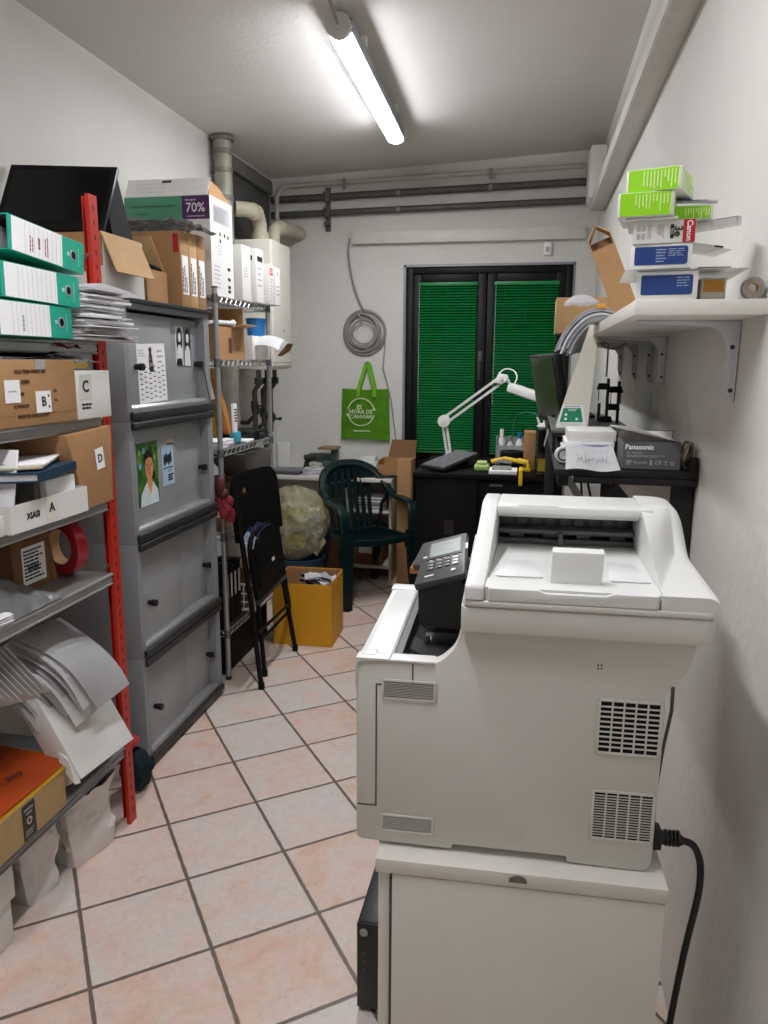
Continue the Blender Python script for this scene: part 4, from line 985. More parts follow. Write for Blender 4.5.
b.prism([(-.02, -.036), (-.012, -.03), (.012, -.082), (.034, -.032), (.040, -.036), (.014, -.098)], .0010, .0012, 'z', m=g, mi=3)
b.prism(ell(.006, .056, .037, .034), .0004, .0006, 'z', m=g, mi=1)
b.prism(ell(.008, .026, .031, .050), .0010, .0012, 'z', m=g, mi=0)
b.prism([(-.024, .058), (-.018, .072), (.012, .086), (.040, .062), (.042, .034), (.034, .056), (.01, .064), (-.014, .054)], .0013, .0015, 'z', m=g, mi=1)
for e in (-.006, .020): b.prism(ell(e, .034, .006, .003, 8), .0013, .0015, 'z', m=g, mi=1)
b.prism(ell(.008, .000, .010, .0028, 8), .0013, .0015, 'z', m=g, mi=7); b.prism([(.004, .03), (.010, .03), (.013, .012), (.003, .012)], .0013, .0015, 'z', m=g, mi=7)
b.build('portrait_print', [M('print_skin', '#C98E63', .4, var=.12, scale=30), M('print_hair', '#2A1A12', .4), M('print_shirt', '#CFE0E6', .4), M('print_collar', '#E8E3C8', .4), M('print_sky', '#6FA6CC', .4), M('print_leaf', '#7FA63E', .4), M('print_shade', '#1D3B22', .4), M('print_lip', '#9C5640', .4)], t)
t, f = pic('postcard', 'pale blue postcard with dark silhouettes right of the man photo', 'postcard', 2.748, 1.145, .09, .18, 1)
b = MB(); b.plate(f, -.048, .052, -.09, .075, .001); b.build('sheet', M('print_blue', '#AFC6DC', .4, var=.05), t)
b = MB(); g = f @ Matrix.Translation((0, 0, .0012))
for k in range(4): b.prism(ell(-.026 + k * .017, .012 + .006 * (k % 2), .009, .024, 12), .0002, .0004, 'z', m=g)
b.plate(g, -.04, .04, -.022, -.018, .0003); b.lines(g, -.002, .045, -.075, -.045, 3, h=.7, seed=4, words=3); b.lines(g, -.002, .04, -.04, -.026, 2, h=.3, seed=5)
b.build('silhouette_print', M('print_navy', '#1E2733', .4), t)
tag(MB().plate(XP(px_, 2.775, 1.226), -.03, .03, -.012, .012, .001).build('sticky_note', M('beige_note', '#B8A592', .6)), 'small beige note just above the pale blue postcard', 'note')

# gloves hanging at the far edge of the cabinet
t = thing('work_glove', 'maroon and red work gloves tucked at the cabinet corner', 'gloves', (-1.36, 3.17, .86))
GS = Matrix.Translation((-1.362, 3.16, .93)) @ Matrix.Diagonal((.78, .78, .82, 1)) @ Matrix.Translation((1.355, -3.16, -.91))
b = MB(); b.sphere((-1.362, 3.146, .985), .036, (.8, .75, 1.35), 16); b.sphere((-1.352, 3.168, .935), .034, (.9, 1.0, .9), 16); b.bm.transform(GS); b.build('cuff', M('maroon_knit', '#4E1420', .7, var=.1, bump=.3), t)
b = MB(); r = random.Random(8)
for k in range(9):
    a = k / 9 * 6.28; b.sphere((-1.352 + .026 * math.cos(a), 3.185 + .03 * math.sin(a), .86 + .035 * math.sin(a * 2 + 1)), .028, (1, 1, 1.2), 12)
b.sphere((-1.35, 3.185, .86), .042, (1, 1, 1.4), 14)
for k in range(4): b.tube([(-1.345 + .01 * k, 3.17 + .016 * k, .84), (-1.338 + .008 * k, 3.172 + .016 * k, .80), (-1.335 + .006 * k, 3.175 + .015 * k, .775 - .008 * (k % 2))], .011, 8, scales=[1, .95, .7])
b.bm.transform(GS); b.build('glove', M('red_knit', '#7A142A', .75, var=.7, scale=120, bump=.5, bscale=120), t)

# ---- on top of the cabinet
ZT = zs[4] + .0165
t = thing('cardboard_box', 'open carton with white sides and light brown flap under the black screen', 'box', (-1.55, 2.6, ZT))
x0, x1, y0, y1, h = -1.77, -1.425, 2.405, 2.665, .205
b = MB(); b.box(x0, x1, y0, y1, ZT, ZT + .004); b.box(x1 - .004, x1, y0, y1, ZT + .004, ZT + h); b.box(x0, x0 + .004, y0, y1, ZT + .004, ZT + h); b.box(x0 + .004, x1 - .004, y0, y0 + .004, ZT + .004, ZT + h); b.box(x0 + .004, x1 - .004, y1 - .004, y1, ZT + .004, ZT + h)
b.build('carton', WHT, t)
fl = frame((x1 + .001, y0 - .02, ZT + h), (0, 1, 0), (.050, -.022, -.125)); b = MB(); b.box(0, .255, 0, .140, -.004, 0, m=fl); b.build('flap', CARDL, t)
b = MB(); b.box(x0 + .005, x1 - .005, y0 - .004, y0 - .0005, ZT + .10, ZT + h + .0); b.build('flap', CARD, t)
MB().box(x0 + .005, x1 - .005, y0 + .005, y1 - .005, ZT + h, ZT + h + .004).build('flap', CARD, t)
# black screens
ZS = ZT + .2095
t = thing('monitor', 'black flat screen leaning back on top of the white open carton', 'monitor', (-1.64, 2.52, ZS))
m_ = frame((-1.650, 2.44, ZS + .016), (.985, .11, -.035), (-.0, .56, 1))
b = MB(); b.box(-.196, .196, 0, .270, -.018, 0, .005, m=m_); b.build('housing', BLACK, t)
b = MB(); b.plate(m_, -.176, .176, .030, .248, .0006); b.build('screen', GLOSSB, t)
b = MB(); b.plate(m_, -.193, .193, .003, .267, .0003, off=.0001); b.build('bezel', BLACKM, t)
b = MB(); b.hull([m_ @ Vector(p) for p in ((.03, .10, -.019), (.185, .10, -.019), (.03, .24, -.019), (.185, .255, -.019))] + [(-1.455, 2.66, ZS + .001), (-1.58, 2.70, ZS + .001), (-1.455, 2.52, ZS + .001), (-1.58, 2.52, ZS + .001)]); b.build('stand', BLACKM, t)
# boxes beside: brown carton, black bin liner, three parcels, silver film
t = thing('cardboard_box', 'small brown open carton between white carton and the flat parcels', 'box', (-1.55, 2.79, ZT))
x0, x1, y0, y1, h = -1.72, -1.432, 2.70, 2.865, .125
b = MB(); b.box(x0, x1, y0, y1, ZT, ZT + .004); b.box(x1 - .004, x1, y0, y1, ZT + .004, ZT + h); b.box(x0, x0 + .004, y0, y1, ZT + .004, ZT + h); b.box(x0 + .004, x1 - .004, y0, y0 + .004, ZT + .004, ZT + h); b.box(x0 + .004, x1 - .004, y1 - .004, y1, ZT + .004, ZT + h); b.build('carton', CARD, t)
b = MB(); b.hull([(x0 + .15, y1 - .02, ZT + h + .001), (x1, y1 - .02, ZT + h + .001), (x0 + .15, y1 - .024, ZT + h + .001), (x1, y1 - .024, ZT + h + .001), (x1 - .03, y1 - .06, ZT + h + .13), (x0 + .16, y1 - .06, ZT + h + .13), (x1 - .03, y1 - .064, ZT + h + .13), (x0 + .16, y1 - .064, ZT + h + .13)]); b.build('flap', CARDL, t)
b = MB(); b.grid(lambda u, v: Vector((-1.715 + u * .275, 2.72 + v * .12, ZT + .13 + .06 * math.sin(PI * u) * math.sin(PI * v) + .02 * noise.noise(Vector((u * 6, v * 5, 0))))), 14, 12, .004)
tag(b.build('bin_liner', BLACKM), 'crumpled black liner inside the small brown open carton', 'bag')
for i in range(3):
    y0 = 2.908 + i * .079
    t = thing('parcel', ['flat brown parcel standing on the cabinet, first from the camera', 'middle one of the three flat brown parcels on the cabinet', 'flat brown parcel standing on the cabinet, nearest the wire rack'][i], 'box', (-1.5, y0 + .038, ZT), group='flat brown parcels on the cabinet')
    b = MB(); b.box(-1.70, -1.392, y0, y0 + .075, ZT, ZT + .292 + .004 * i, .003); b.build('carton', [CARD, CARDL, CARD][i], t)
    b = MB(); f = XP(-1.392, y0 + .038, ZT + .125); b.plate(f, -.027, .027, -.075, .075, .0006)
    for q in range(3): b.lines(frame((-1.3914, y0 + .016 + q * .015, ZT + .125), (0, 0, 1), (0, -1, 0)), -.068, .062 - .02 * q, -.005, .005, 1, mi=1, h=.7, seed=q + i * 4, words=6)
    b.build('label', [PAPER, INK], t)
    if i == 0: b = MB(); f = YM(-1.412, y0, ZT + .245); b.plate(f, -.010, .012, -.035, .035, .0006); b.build('sticker', REDC, t)
b = MB(); b.grid(lambda u, v: Vector((-1.80 + u * .46, 2.90 + v * .26, ZT + .330 + .016 * noise.noise(Vector((u * 14, v * 9, 0))) + .008 * abs(noise.noise(Vector((u * 30, v * 20, 5)))) - .022 * max(0, u - .85) * 6 + .006 * math.sin(v * 20))), 40, 16, .012)
tag(b.build('film_roll', M('silver_film', '#8E9092')), 'crumpled silver film wrap lying across the three brown parcels', 'film')
# ================================================================= chrome wire rack
WX0, WX1, WY0, WY1 = -1.845, -1.412, 3.275, 3.965
WZ = [1.832, 1.548, 1.132, .735, .25]
t = thing('wire_rack', 'chrome wire shelving rack between grey cabinet and boiler', 'rack', ((WX0 + WX1) / 2, (WY0 + WY1) / 2, 0))
POSTM = M('post_chrome', '#A9ABAC', .32, metal=.6, var=.08)
for x in (WX0, WX1):
    for y in (WY0, WY1):
        b = MB(); b.cyl((x, y, .018), (x, y, 1.862), .0125, n=14); b.cyl((x, y, 1.862), (x, y, 1.868), .0135, n=14, mi=1); b.cyl((x, y, 0), (x, y, .018), .015, n=12, mi=1)
        for z in WZ: b.cyl((x, y, z - .034), (x, y, z + .004), .0165, .0145, n=14, mi=2)
        b.build('post', [POSTM, BLACK, M('post_sleeve', '#6E6F72', .35, metal=.7)], t)
for z in WZ:
    b = MB()
    for zz in (z - .003, z - .030):
        for y in (WY0, WY1): b.cyl((WX0, y, zz), (WX1, y, zz), .003, n=6)
        for x in (WX0, WX1): b.cyl((x, WY0, zz), (x, WY1, zz), .003, n=6)
    for x in (WX0, WX1):
        n = 24; pts = [(x, WY0 + (WY1 - WY0) * k / n, z - .004 if k % 2 else z - .029) for k in range(n + 1)]; b.tube(pts, .0022, 5)
    for y in (WY0, WY1):
        n = 14; pts = [(WX0 + (WX1 - WX0) * k / n, y, z - .004 if k % 2 else z - .029) for k in range(n + 1)]; b.tube(pts, .0022, 5)
    for k in range(1, 27): y = WY0 + (WY1 - WY0) * k / 27; b.cyl((WX0, y, z - .0018), (WX1, y, z - .0018), .0018, n=5)
    for x in (-1.70, -1.555): b.cyl((x, WY0, z - .006), (x, WY1, z - .006), .0028, n=6)
    b.build('wire_shelf', CHROME, t)
# ---- top shelf
Z = WZ[0] + .001
t = thing('printer_carton', 'big white carton with green and purple print 70% on the wire rack', 'box', (-1.63, 3.42, Z))
x0, x1, y0, y1, h = -1.835, -1.428, 3.292, 3.545, .425
b = MB(); b.box(x0, x1, y0, y1, Z, Z + .004); b.box(x1 - .005, x1, y0, y1, Z + .004, Z + h); b.box(x0, x0 + .005, y0, y1, Z + .004, Z + h); b.box(x0 + .005, x1 - .005, y0, y0 + .005, Z + .004, Z + h); b.box(x0 + .005, x1 - .005, y1 - .005, y1, Z + .004, Z + h)
b.build('carton', WHT, t)
b = MB(); f = YM(0, y0, Z + .375); b.plate(f, x0, -1.560, -.050, .048, .0006); b.build('green_panel', GRNP, t)
b = MB(); f = YM(0, y0, Z + .375); b.plate(f, -1.559, x1, -.050, .048, .0006); f2 = YM(-1.495, y0 - .0006, Z + .372); b.text('70%', .055, f2, mi=1); b.text('Save up to', .012, f2 @ Matrix.Translation((-.022, .034, 0)), mi=1); b.text('on your cost per print', .0095, f2 @ Matrix.Translation((0, -.034, 0)), mi=1); b.build('purple_panel', [PURP, PAPER], t)
b = MB(); b.text('TONER REPLACEMENT CARTRIDGES', .013, YM(-1.695, y0 - .0006, Z + .382), off=.0006); b.text('print cartridge', .009, YM(-1.745, y0 - .0006, Z + .352), off=.0006); b.build('printing', M('print_dgreen', '#1E4F38', .5), t)
b = MB(); fl = frame((0, y0, Z + h + .001), (1, 0, 0), (0, .045, .082)); b.box(x0 + .003, x1 - .01, 0, .092, -.003, .0, m=fl)
for k in range(3): b.box(x0 + .05, x0 + .19, .018 + k * .022, .026 + k * .022, .0002, .0008, m=fl, mi=1)
b.box(x0 + .17, x0 + .215, .070, .082, .0002, .0008, m=fl, mi=2); b.lines(fl @ Matrix.Translation((0, 0, 0)), x0 + .22, x1 - .03, .02, .085, 5, mi=1, h=.3, seed=5)
b.build('flap', [WHT, PAPERG, INK], t)
b = MB(); b.hull([(x1 - .006, y0 + .004, Z + h), (x1 - .003, y0 + .004, Z + h), (x1 - .006, y1 - .004, Z + h), (x1 - .003, y1 - .004, Z + h), (x1 - .030, y0 + .055, Z + h + .080), (x1 - .026, y0 + .055, Z + h + .080), (x1 - .030, y1 - .09, Z + h + .065), (x1 - .026, y1 - .09, Z + h + .065)]); b.build('flap', CARD, t)
b = MB(); f = XP(x1, (y0 + y1) / 2, Z + .2)
b.plate(f, -.09, .09, .12, .195, .0005, mi=1); b.lines(f, -.085, .085, .125, .19, 7, mi=1, h=.4, seed=3)
for u, v in ((-.02, .075), (.03, .075), (.07, .072), (-.02, .045)): b.plate(f, u - .008, u + .008, v - .008, v + .008, .0006, mi=0)
b.lines(f, -.05, .01, -.02, .03, 4, mi=1, h=.35, seed=6); b.lines(f, -.10, -.02, -.17, -.06, 6, mi=1, h=.35, seed=7); 
for v in (-.07, -.115, -.15, -.17): b.plate(f, .055, .085, v - .007, v + .007, .0006, mi=0)
b.build('printing', [INK, M('print_pale', '#BFC0C2', .5)], t)
for (lb, x0, x1, y0, y1, h, red) in (('tall white box with faint print next to the big 70% carton', -1.60, -1.405, 3.60, 3.715, .262, 0), ('white box with a red label at the end of the wire rack top', -1.56, -1.352, 3.835, 3.895, .20, 1), ('white box with a black band behind the red label box', -1.62, -1.38, 3.725, 3.83, .262, 2), ('small white box held up beside the boiler front', -1.53, -1.345, 3.91, 3.985, .19, 3)):
    zb = Z if red != 3 else Z + .0
    t = thing('white_box', lb, 'box', ((x0 + x1) / 2, (y0 + y1) / 2, zb), group='white boxes on the wire rack')
    b = MB(); b.box(x0, x1, y0, y1, zb, zb + h, .002); b.build('carton', WHT, t)
    b = MB(); f = XP(x1, (y0 + y1) / 2, zb + h / 2); w = (y1 - y0) / 2 * .7
    if red == 0: b.lines(f, -w, w, -.02, .03, 4, mi=1, h=.3, seed=2)
    if red == 1: b.plate(f, -w, w, .045, .08, .0006, mi=2); b.lines(f @ Matrix.Translation((0, 0, .0006)), -w * .7, w * .7, .052, .074, 2, mi=3, h=.4); b.lines(f, -w, w, -.09, .03, 8, mi=1, h=.3, seed=4)
    if red == 2: b.plate(f, -w, w, .07, .095, .0006, mi=0); f2 = YM((x0 + x1) / 2, y0, zb + h * .82); b.plate(f2, -.08, .10, -.012, .012, .0006, mi=0); b.lines(f, -w, w, -.06, .05, 4, mi=1, h=.3, seed=9)
    if red == 3: b.plate(f, -w * .3, w * .3, .055, .075, .0006, mi=1); b.lines(f, -w, w, -.05, .01, 3, mi=1, h=.3, seed=7); f2 = YM(x1 - .05, y0, zb + .11); b.lines(f2, -.04, .03, -.03, .03, 4, mi=4, h=.3)
    b.build('printing', [INK, INKG, M('red_label', '#C23A3A', .5), PAPER, M('pink_print', '#D8A5AA', .5)], t)
# ---- second shelf
Z = WZ[1] + .001
t = thing('cardboard_box', 'brown carton with hand hole on the second wire shelf', 'box', (-1.6, 3.5, Z))
x0, x1, y0, y1, h = -1.80, -1.43, 3.31, 3.665, .15
b = MB(); b.box(x0, x1, y0, y1, Z, Z + .004); b.box(x1 - .004, x1, y0, y1, Z + .004, Z + h); b.box(x0, x0 + .004, y0, y1, Z + .004, Z + h + .10); b.box(x0 + .004, x1 - .004, y0, y0 + .004, Z + .004, Z + h); b.box(x0 + .004, x1 - .004, y1 - .004, y1, Z + .004, Z + h + .10)
b.build('carton', CARD, t)
b = MB(); b.box(x1, x1 + .0008, 3.46, 3.50, Z + .03, Z + .10); b.build('hand_hole', M('hole_brown', '#5A4430', .8), t)
b = MB(); b.hull([(x1 - .002, 3.50, Z + h + .001), (x1 - .002, 3.66, Z + h + .001), (x1 + .07, 3.51, Z + h + .012), (x1 + .07, 3.66, Z + h + .012), (x1 - .002, 3.50, Z + h + .005), (x1 - .002, 3.66, Z + h + .005), (x1 + .07, 3.51, Z + h + .016), (x1 + .07, 3.66, Z + h + .016)]); b.build('flap', CARDL, t)
b = MB(); b.tube([(-1.50, 3.30, Z + h + .014), (-1.44, 3.38, Z + h + .018), (-1.43, 3.50, Z + h + .02)], .011, 10); b.sphere((-1.43, 3.52, Z + h + .022), .016, n=12)
tag(b.build('white_tool', PAPERG), 'small white rod lying on the brown carton with hand hole', 'tool')
t = thing('plastic_tub', 'bright blue plastic tub on the second wire shelf', 'tub', (-1.44, 3.85, Z + .1))
MB().box(-1.52, -1.38, 3.74, 3.88, Z, Z + .10, .004).build('carton_base', WHT, t) if False else None
MB().lathe([(.001, .0), (.042, .0), (.046, .005), (.05, .075), (.052, .078), (.048, .078), (.044, .008), (.001, .006)], 24, m=Matrix.Translation((-1.455, 3.90, Z + .122))).build('tub', BLUE, t)
MB().lathe([(0, 0), (.054, 0), (.054, .012), (.05, .014), (0, .014)], 24, m=Matrix.Translation((-1.455, 3.90, Z + .201))).build('lid', BLUE, t)
t = thing('white_box', 'white carton under the blue tub on the second wire shelf', 'box', (-1.5, 3.85, Z)); MB().box(-1.62, -1.40, 3.70, 3.955, Z, Z + .12, .003).build('carton', WHT, t)
b = MB(); b.grid(lambda u, v: Vector((-1.40 + u * .13, 3.72 + v * .21, Z + .07 + .05 * math.sin(PI * v) + .03 * u - .05 * u * u)), 10, 10, .002); b.build('flap', PAPER, t)
b = MB(); b.hull([(-1.275, 3.83, Z + .045), (-1.275, 3.93, Z + .05), (-1.26, 3.83, Z + .085), (-1.26, 3.93, Z + .085), (-1.32, 3.84, Z + .02), (-1.32, 3.92, Z + .02)]); b.build('flap_end', CARDD, t)
# ---- third shelf
Z = WZ[2] + .001
t = thing('wooden_tool', 'wood handled long tool standing upright behind the chrome post', 'tool', (-1.5, 3.45, Z))
b = MB(); b.hull([(-1.50, 3.53, Z + .05), (-1.47, 3.53, Z + .05), (-1.50, 3.58, Z + .05), (-1.47, 3.58, Z + .05), (-1.52, 3.41, Z + .375), (-1.50, 3.41, Z + .375), (-1.52, 3.46, Z + .375), (-1.50, 3.46, Z + .375)]); b.build('handle', M('wood_handle', '#B9782F', .45, var=.12, scale=5, stretch=(1, 1, 8)), t)
b = MB(); b.box(-1.469, -1.455, 3.555, 3.60, Z + .002, Z + .20, .002)
for k in range(5): b.box(-1.4549, -1.4545, 3.562, 3.594, Z + .11 + k * .014, Z + .118 + k * .014, mi=1)
b.build('blade', [PAPER, INK], t)
MB().box(-1.485, -1.443, 3.55, 3.62, Z + .001, Z + .06, .008).build('base', M('cyan_plastic', '#3E9DB8', .45), t)
t = thing('folder', 'mustard yellow folder standing behind the wood handled tool', 'folder', (-1.58, 3.4, Z)); MB().box(-1.60, -1.53, 3.50, 3.58, Z, Z + .22, .003).build('cover', M('mustard', '#9A7A1C', .6), t)
t = thing('paper_stack', 'white papers at the near end of the third wire shelf', 'papers', (-1.52, 3.36, Z))
b = MB(); r = random.Random(6)
for k in range(9): b.box(-.12, .07, -.09, .09, .001 + k * .004, .0042 + k * .004, m=Matrix.Translation((-1.50, 3.392, Z)) @ rotm((0, 0, r.uniform(-6, 6))))
b.build('sheets', PAPER, t)
t = thing('notepad', 'white pad lying at the middle of the third wire shelf', 'notepad', (-1.50, 3.65, Z)); MB().box(-1.58, -1.42, 3.63, 3.735, Z, Z + .012, .002).build('pages', PAPER, t)
t = thing('drill_case', 'black tool case on the third wire shelf', 'case', (-1.6, 3.8, Z)); MB().box(-1.72, -1.42, 3.74, 3.94, Z, Z + .05, .008).build('case', BLACK, t); MB().box(-1.419, -1.410, 3.80, 3.88, Z + .015, Z + .035, .002).build('handle', DGREY, t)
t = thing('dark_bag', 'dark green black bag filling the near back of the third wire shelf', 'bag', (-1.7, 3.42, Z))
b = MB(); b.grid(lambda u, v: Vector((-1.715 + .10 * math.cos(u * 2 * PI) * (1 + .25 * noise.noise(Vector((math.cos(u * 6.28), math.sin(u * 6.28), v * 3)))) * math.sin(PI * (.03 + .94 * v)) ** .4, 3.415 + .11 * math.sin(u * 2 * PI) * math.sin(PI * (.03 + .94 * v)) ** .4, Z + .002 + v * .34)), 26, 12, .002); b.build('bag', M('bag_dgreen', '#14231D', .6, var=.3), t)
b = MB(); b.hull([(-1.46, 3.78, Z - .20), (-1.42, 3.92, Z - .20), (-1.60, 3.78, Z - .20), (-1.60, 3.92, Z - .20), (-1.44, 3.60, Z - .060), (-1.40, 3.95, Z - .060), (-1.64, 3.60, Z - .060), (-1.64, 3.95, Z - .060)])
tag(b.build('shade', M('shade_grey', '#6E6D68', .6)), 'grey cone shaped lamp shade hung below the third wire shelf', 'shade')
# ---- fourth shelf
Z = WZ[3] + .001
t = thing('cardboard_box', 'brown carton at the near end of the fourth wire shelf', 'box', (-1.55, 3.4, Z)); MB().box(-1.62, -1.435, 3.30, 3.43, Z, Z + .075, .003).build('carton', CARD, t)
t = thing('white_box', 'crumpled white packet on the fourth wire shelf behind the folding chair', 'packet', (-1.5, 3.55, Z)); b = MB(); b.sphere((-1.50, 3.55, Z + .05), .06, (1, 1.2, .83), 12); b.build('packet', PAPERG, t)
t = thing('cardboard_box', 'dark brown carton at the far end of the fourth wire shelf', 'box', (-1.55, 3.8, Z)); MB().box(-1.75, -1.45, 3.66, 3.92, Z, Z + .18, .004).build('carton', CARDD, t)
# ---- bottom shelf
Z = WZ[4] + .001
for k in range(5):
    t = thing('file_folder', ['black file with a white spine strip, nearest the cabinet', 'second black file with a white spine strip', 'third black file with a white spine strip', 'fourth black file behind the folding chair', 'last black file before the brown carton'][k], 'file', (-1.6, 3.315 + k * .05, Z), group='black files low in the wire rack')
    b = MB(); b.box(-1.70, -1.44, 3.295 + k * .05, 3.338 + k * .05, Z, Z + .30 - .02 * (k % 2), .002); b.build('cover', BLACKM, t)
    b = MB(); b.plate(XP(-1.44, 3.317 + k * .05, Z + .19), -.010, .010, -.06, .06, .0006); b.build('spine_label', PAPERG, t)
t = thing('wire_basket', 'white plastic basket on the lowest wire shelf', 'basket', (-1.42, 3.66, Z))
b = MB(); x0, x1, y0, y1, h = -1.72, -1.385, 3.575, 3.90, .14
for zz in (.0, .045, .09, h):
    b.tube([(x0, y0, Z + .004 + zz), (x1, y0, Z + .004 + zz), (x1, y1, Z + .004 + zz), (x0, y1, Z + .004 + zz)], .004 if zz < h else .007, 6, closed=True)
for k in range(13):
    for yy in (y0, y1): xx = x0 + (x1 - x0) * k / 12; b.cyl((xx, yy, Z + .002), (xx, yy, Z + h), .003, n=6)
    for xx in (x0, x1): yy = y0 + (y1 - y0) * k / 12; b.cyl((xx, yy, Z + .002), (xx, yy, Z + h), .003, n=6)
b.box(x0, x1, y0, y1, Z, Z + .003); b.build('basket', WPLAS, t)
t = thing('cardboard_box', 'brown carton inside the white basket of the wire rack', 'box', (-1.55, 3.73, Z + .004)); MB().box(-1.68, -1.42, 3.62, 3.85, Z + .009, Z + .22, .003).build('carton', CARDD, t)
t = thing('crate', 'black crate on the floor below the wire rack', 'crate', (-1.62, 3.6, 0)); MB().box(-1.80, -1.44, 3.31, 3.92, .001, .19, .006).build('crate', BLACKM, t); MB().box(-1.805, -1.435, 3.305, 3.925, .1905, .205, .004).build('rim', BLACK, t)
# ================================================================= folding chair leaning on the wire rack
t = thing('folding_chair', 'black folding chair standing folded in front of the wire rack', 'chair', (-1.25, 3.45, 0))
FM = M('chair_black', '#060607', .45, var=.1, spec=.2); FS = M('chair_seat_black', '#060607', .65, var=.1, bump=.05, bscale=200, spec=.15)
ya, yb = 3.245, 3.655
for (y0, y1, bx, tx, bz, tz) in ((3.20, 3.262, -1.215, -1.345, 0, .98), (3.70, 3.640, -1.205, -1.335, 0, .98)):
    b = MB(); b.tube([(bx, y0, .012), (bx - .05, (y0 + y1) / 2, .40), (tx + .01, y1, tz - .12), (tx, y1 + (.02 if y1 < 3.5 else -.02), tz)], .0125, 10); b.cyl((bx, y0, 0), (bx + .0, y0, .03), .016, n=12); b.build('leg', FM, t)
for (y0, y1) in ((3.345, 3.295), (3.835, 3.66)):
    b = MB(); b.tube([(-1.25, y0, .012), (-1.262, (y0 * .5 + y1 * .5), .32), (-1.272, y1, .62)], .0115, 10); b.cyl((-1.25, y0, 0), (-1.25, y0, .03), .015, n=12); b.build('leg', FM, t)
b = MB(); b.cyl((-1.235, 3.222, .27), (-1.228, 3.682, .27), .008, n=10); b.cyl((-1.256, 3.325, .20), (-1.256, 3.765, .20), .008, n=10); b.build('stretcher', FM, t)
# backrest: rounded panel with a handle hole
def rr(u0, u1, v0, v1, r, n=6): return rnd([(u0, v0, .01), (u1, v0, .01), (u1, v1, r), (u0, v1, r)], r, n)
fm = frame((-1.300, 3.45, .70), (.075, .41, 0), (-.10, 0, 1))
b = MB(); pl = rr(-.215, .215, .0, .325, .11)
hole = [(-.10 + .028 * math.cos(a), .235 + .018 * math.sin(a)) for a in [k * PI / 6 for k in range(12)]]
tt = bmesh.new(); o_ = [tt.verts.new((u, v, 0)) for u, v in pl]; i_ = [tt.verts.new((u, v, 0)) for u, v in hole]
es = [tt.edges.new((o_[k], o_[(k + 1) % len(o_)])) for k in range(len(o_))] + [tt.edges.new((i_[k], i_[(k + 1) % 12])) for k in range(12)]
bmesh.ops.triangle_fill(tt, edges=es, use_beauty=True, use_dissolve=False)
bmesh.ops.solidify(tt, geom=tt.faces[:], thickness=.016)
b.add(tt, fm); b.build('backrest', FS, t)
fm = frame((-1.238, 3.455, .435), (0, 1, .05), (-.11, 0, 1))
b = MB(); b.prism(rnd([(-.21, .0, .03), (.215, .0, .03), (.215, .33, .09), (-.21, .31, .11)], .03, 6), -.018, .002, 'z', .004, m=fm)
b.prism(rnd([(-.17, .03, .03), (.175, .03, .03), (.175, .29, .07), (-.17, .27, .08)], .03, 6), .0025, .006, 'z', .001, m=fm)
b.build('seat', FS, t)
b = MB(); b.box(.03, .065, .12, .138, .0065, .0075, m=fm); b.build('seat_sticker', PAPERG, t)
b = MB(); b.box(-.205, .21, -.03, -.004, -.016, .0, .004, m=fm); b.build('seat_edge', M('edge_grey', '#2A2B2D', .35), t)
b = MB(); b.grid(lambda u, v: Vector((-1.318 + .055 * u, 3.30 + v * .33, .745 + .035 * math.sin(PI * v) + .02 * noise.noise(Vector((u * 4, v * 6, 0))) - .04 * u)), 10, 18, .012)
tag(b.build('blue_cloth', M('dark_blue_cloth', '#10284F', .6, var=.3)), 'dark blue cloth tucked in the folded black chair', 'cloth')
b = MB(); b.grid(lambda u, v: Vector((-1.31 + .05 * u, 3.26 + v * .10, .70 + .045 * math.sin(PI * v) - .03 * u + .012 * noise.noise(Vector((u * 6, v * 8, 3))))), 8, 10, .004)
tag(b.build('plastic_wrap', M('pale_blue_wrap', '#9DB4C4', .3, var=.3, scale=60)), 'pale crumpled wrap next to the blue cloth in the folded chair', 'wrap')

# ================================================================= yellow carton on the floor
t = thing('cardboard_box', 'open yellow cardboard box with scrap on the floor by the folding chair', 'box', (-1.19, 3.92, 0), (0, 0, 2))
b = MB(); w, d_, h = .165, .145, .365
b.box(-w, w, -d_, d_, .001, .005); b.box(w - .005, w, -d_, d_, .005, h, mi=0); b.box(-w, -w + .005, -d_, d_, .005, h); b.box(-w + .005, w - .005, -d_, -d_ + .005, .005, h - .012); b.box(-w + .005, w - .005, d_ - .005, d_, .005, h + .004)
b.box(-w + .0055, w - .0055, d_ - .0062, d_ - .0052, .01, h, mi=1); b.box(-w + .0052, -w + .006, -d_ + .006, d_ - .006, .01, h - .004, mi=1)
b.build('carton', [YELB, CARD], t)
b = MB(); b.box(w, w + .0006, -.04, .03, .15, .21); b.build('print', M('pale_yellow', '#DDA93C', .6), t)
b = MB(); b.box(-w + .01, w - .01, -d_ + .01, d_ - .01, .02, .26); b.build('filling', CARDD, t)
t = thing('scrap_paper', 'black and white crumpled scrap sheets poking from the yellow box', 'papers', (-1.12, 3.90, .27))
b = MB(); r = random.Random(3)
for k in range(7):
    a = r.uniform(-40, 40); m_ = rotm((r.uniform(-25, 10), r.uniform(-15, 15), a), (-1.14 + r.uniform(-.03, .03), 3.90 + r.uniform(-.03, .03), .325 + k * .006))
    b.grid(lambda u, v, k=k: Vector(((u - .5) * .19, (v - .5) * .09, .016 * math.sin(u * 6 + k) + .012 * noise.noise(Vector((u * 5, v * 5, k))))), 8, 6, .0015, m=m_, mi=k % 3)
b.build('sheets', [PAPER, BLACKM, PAPERG], t)

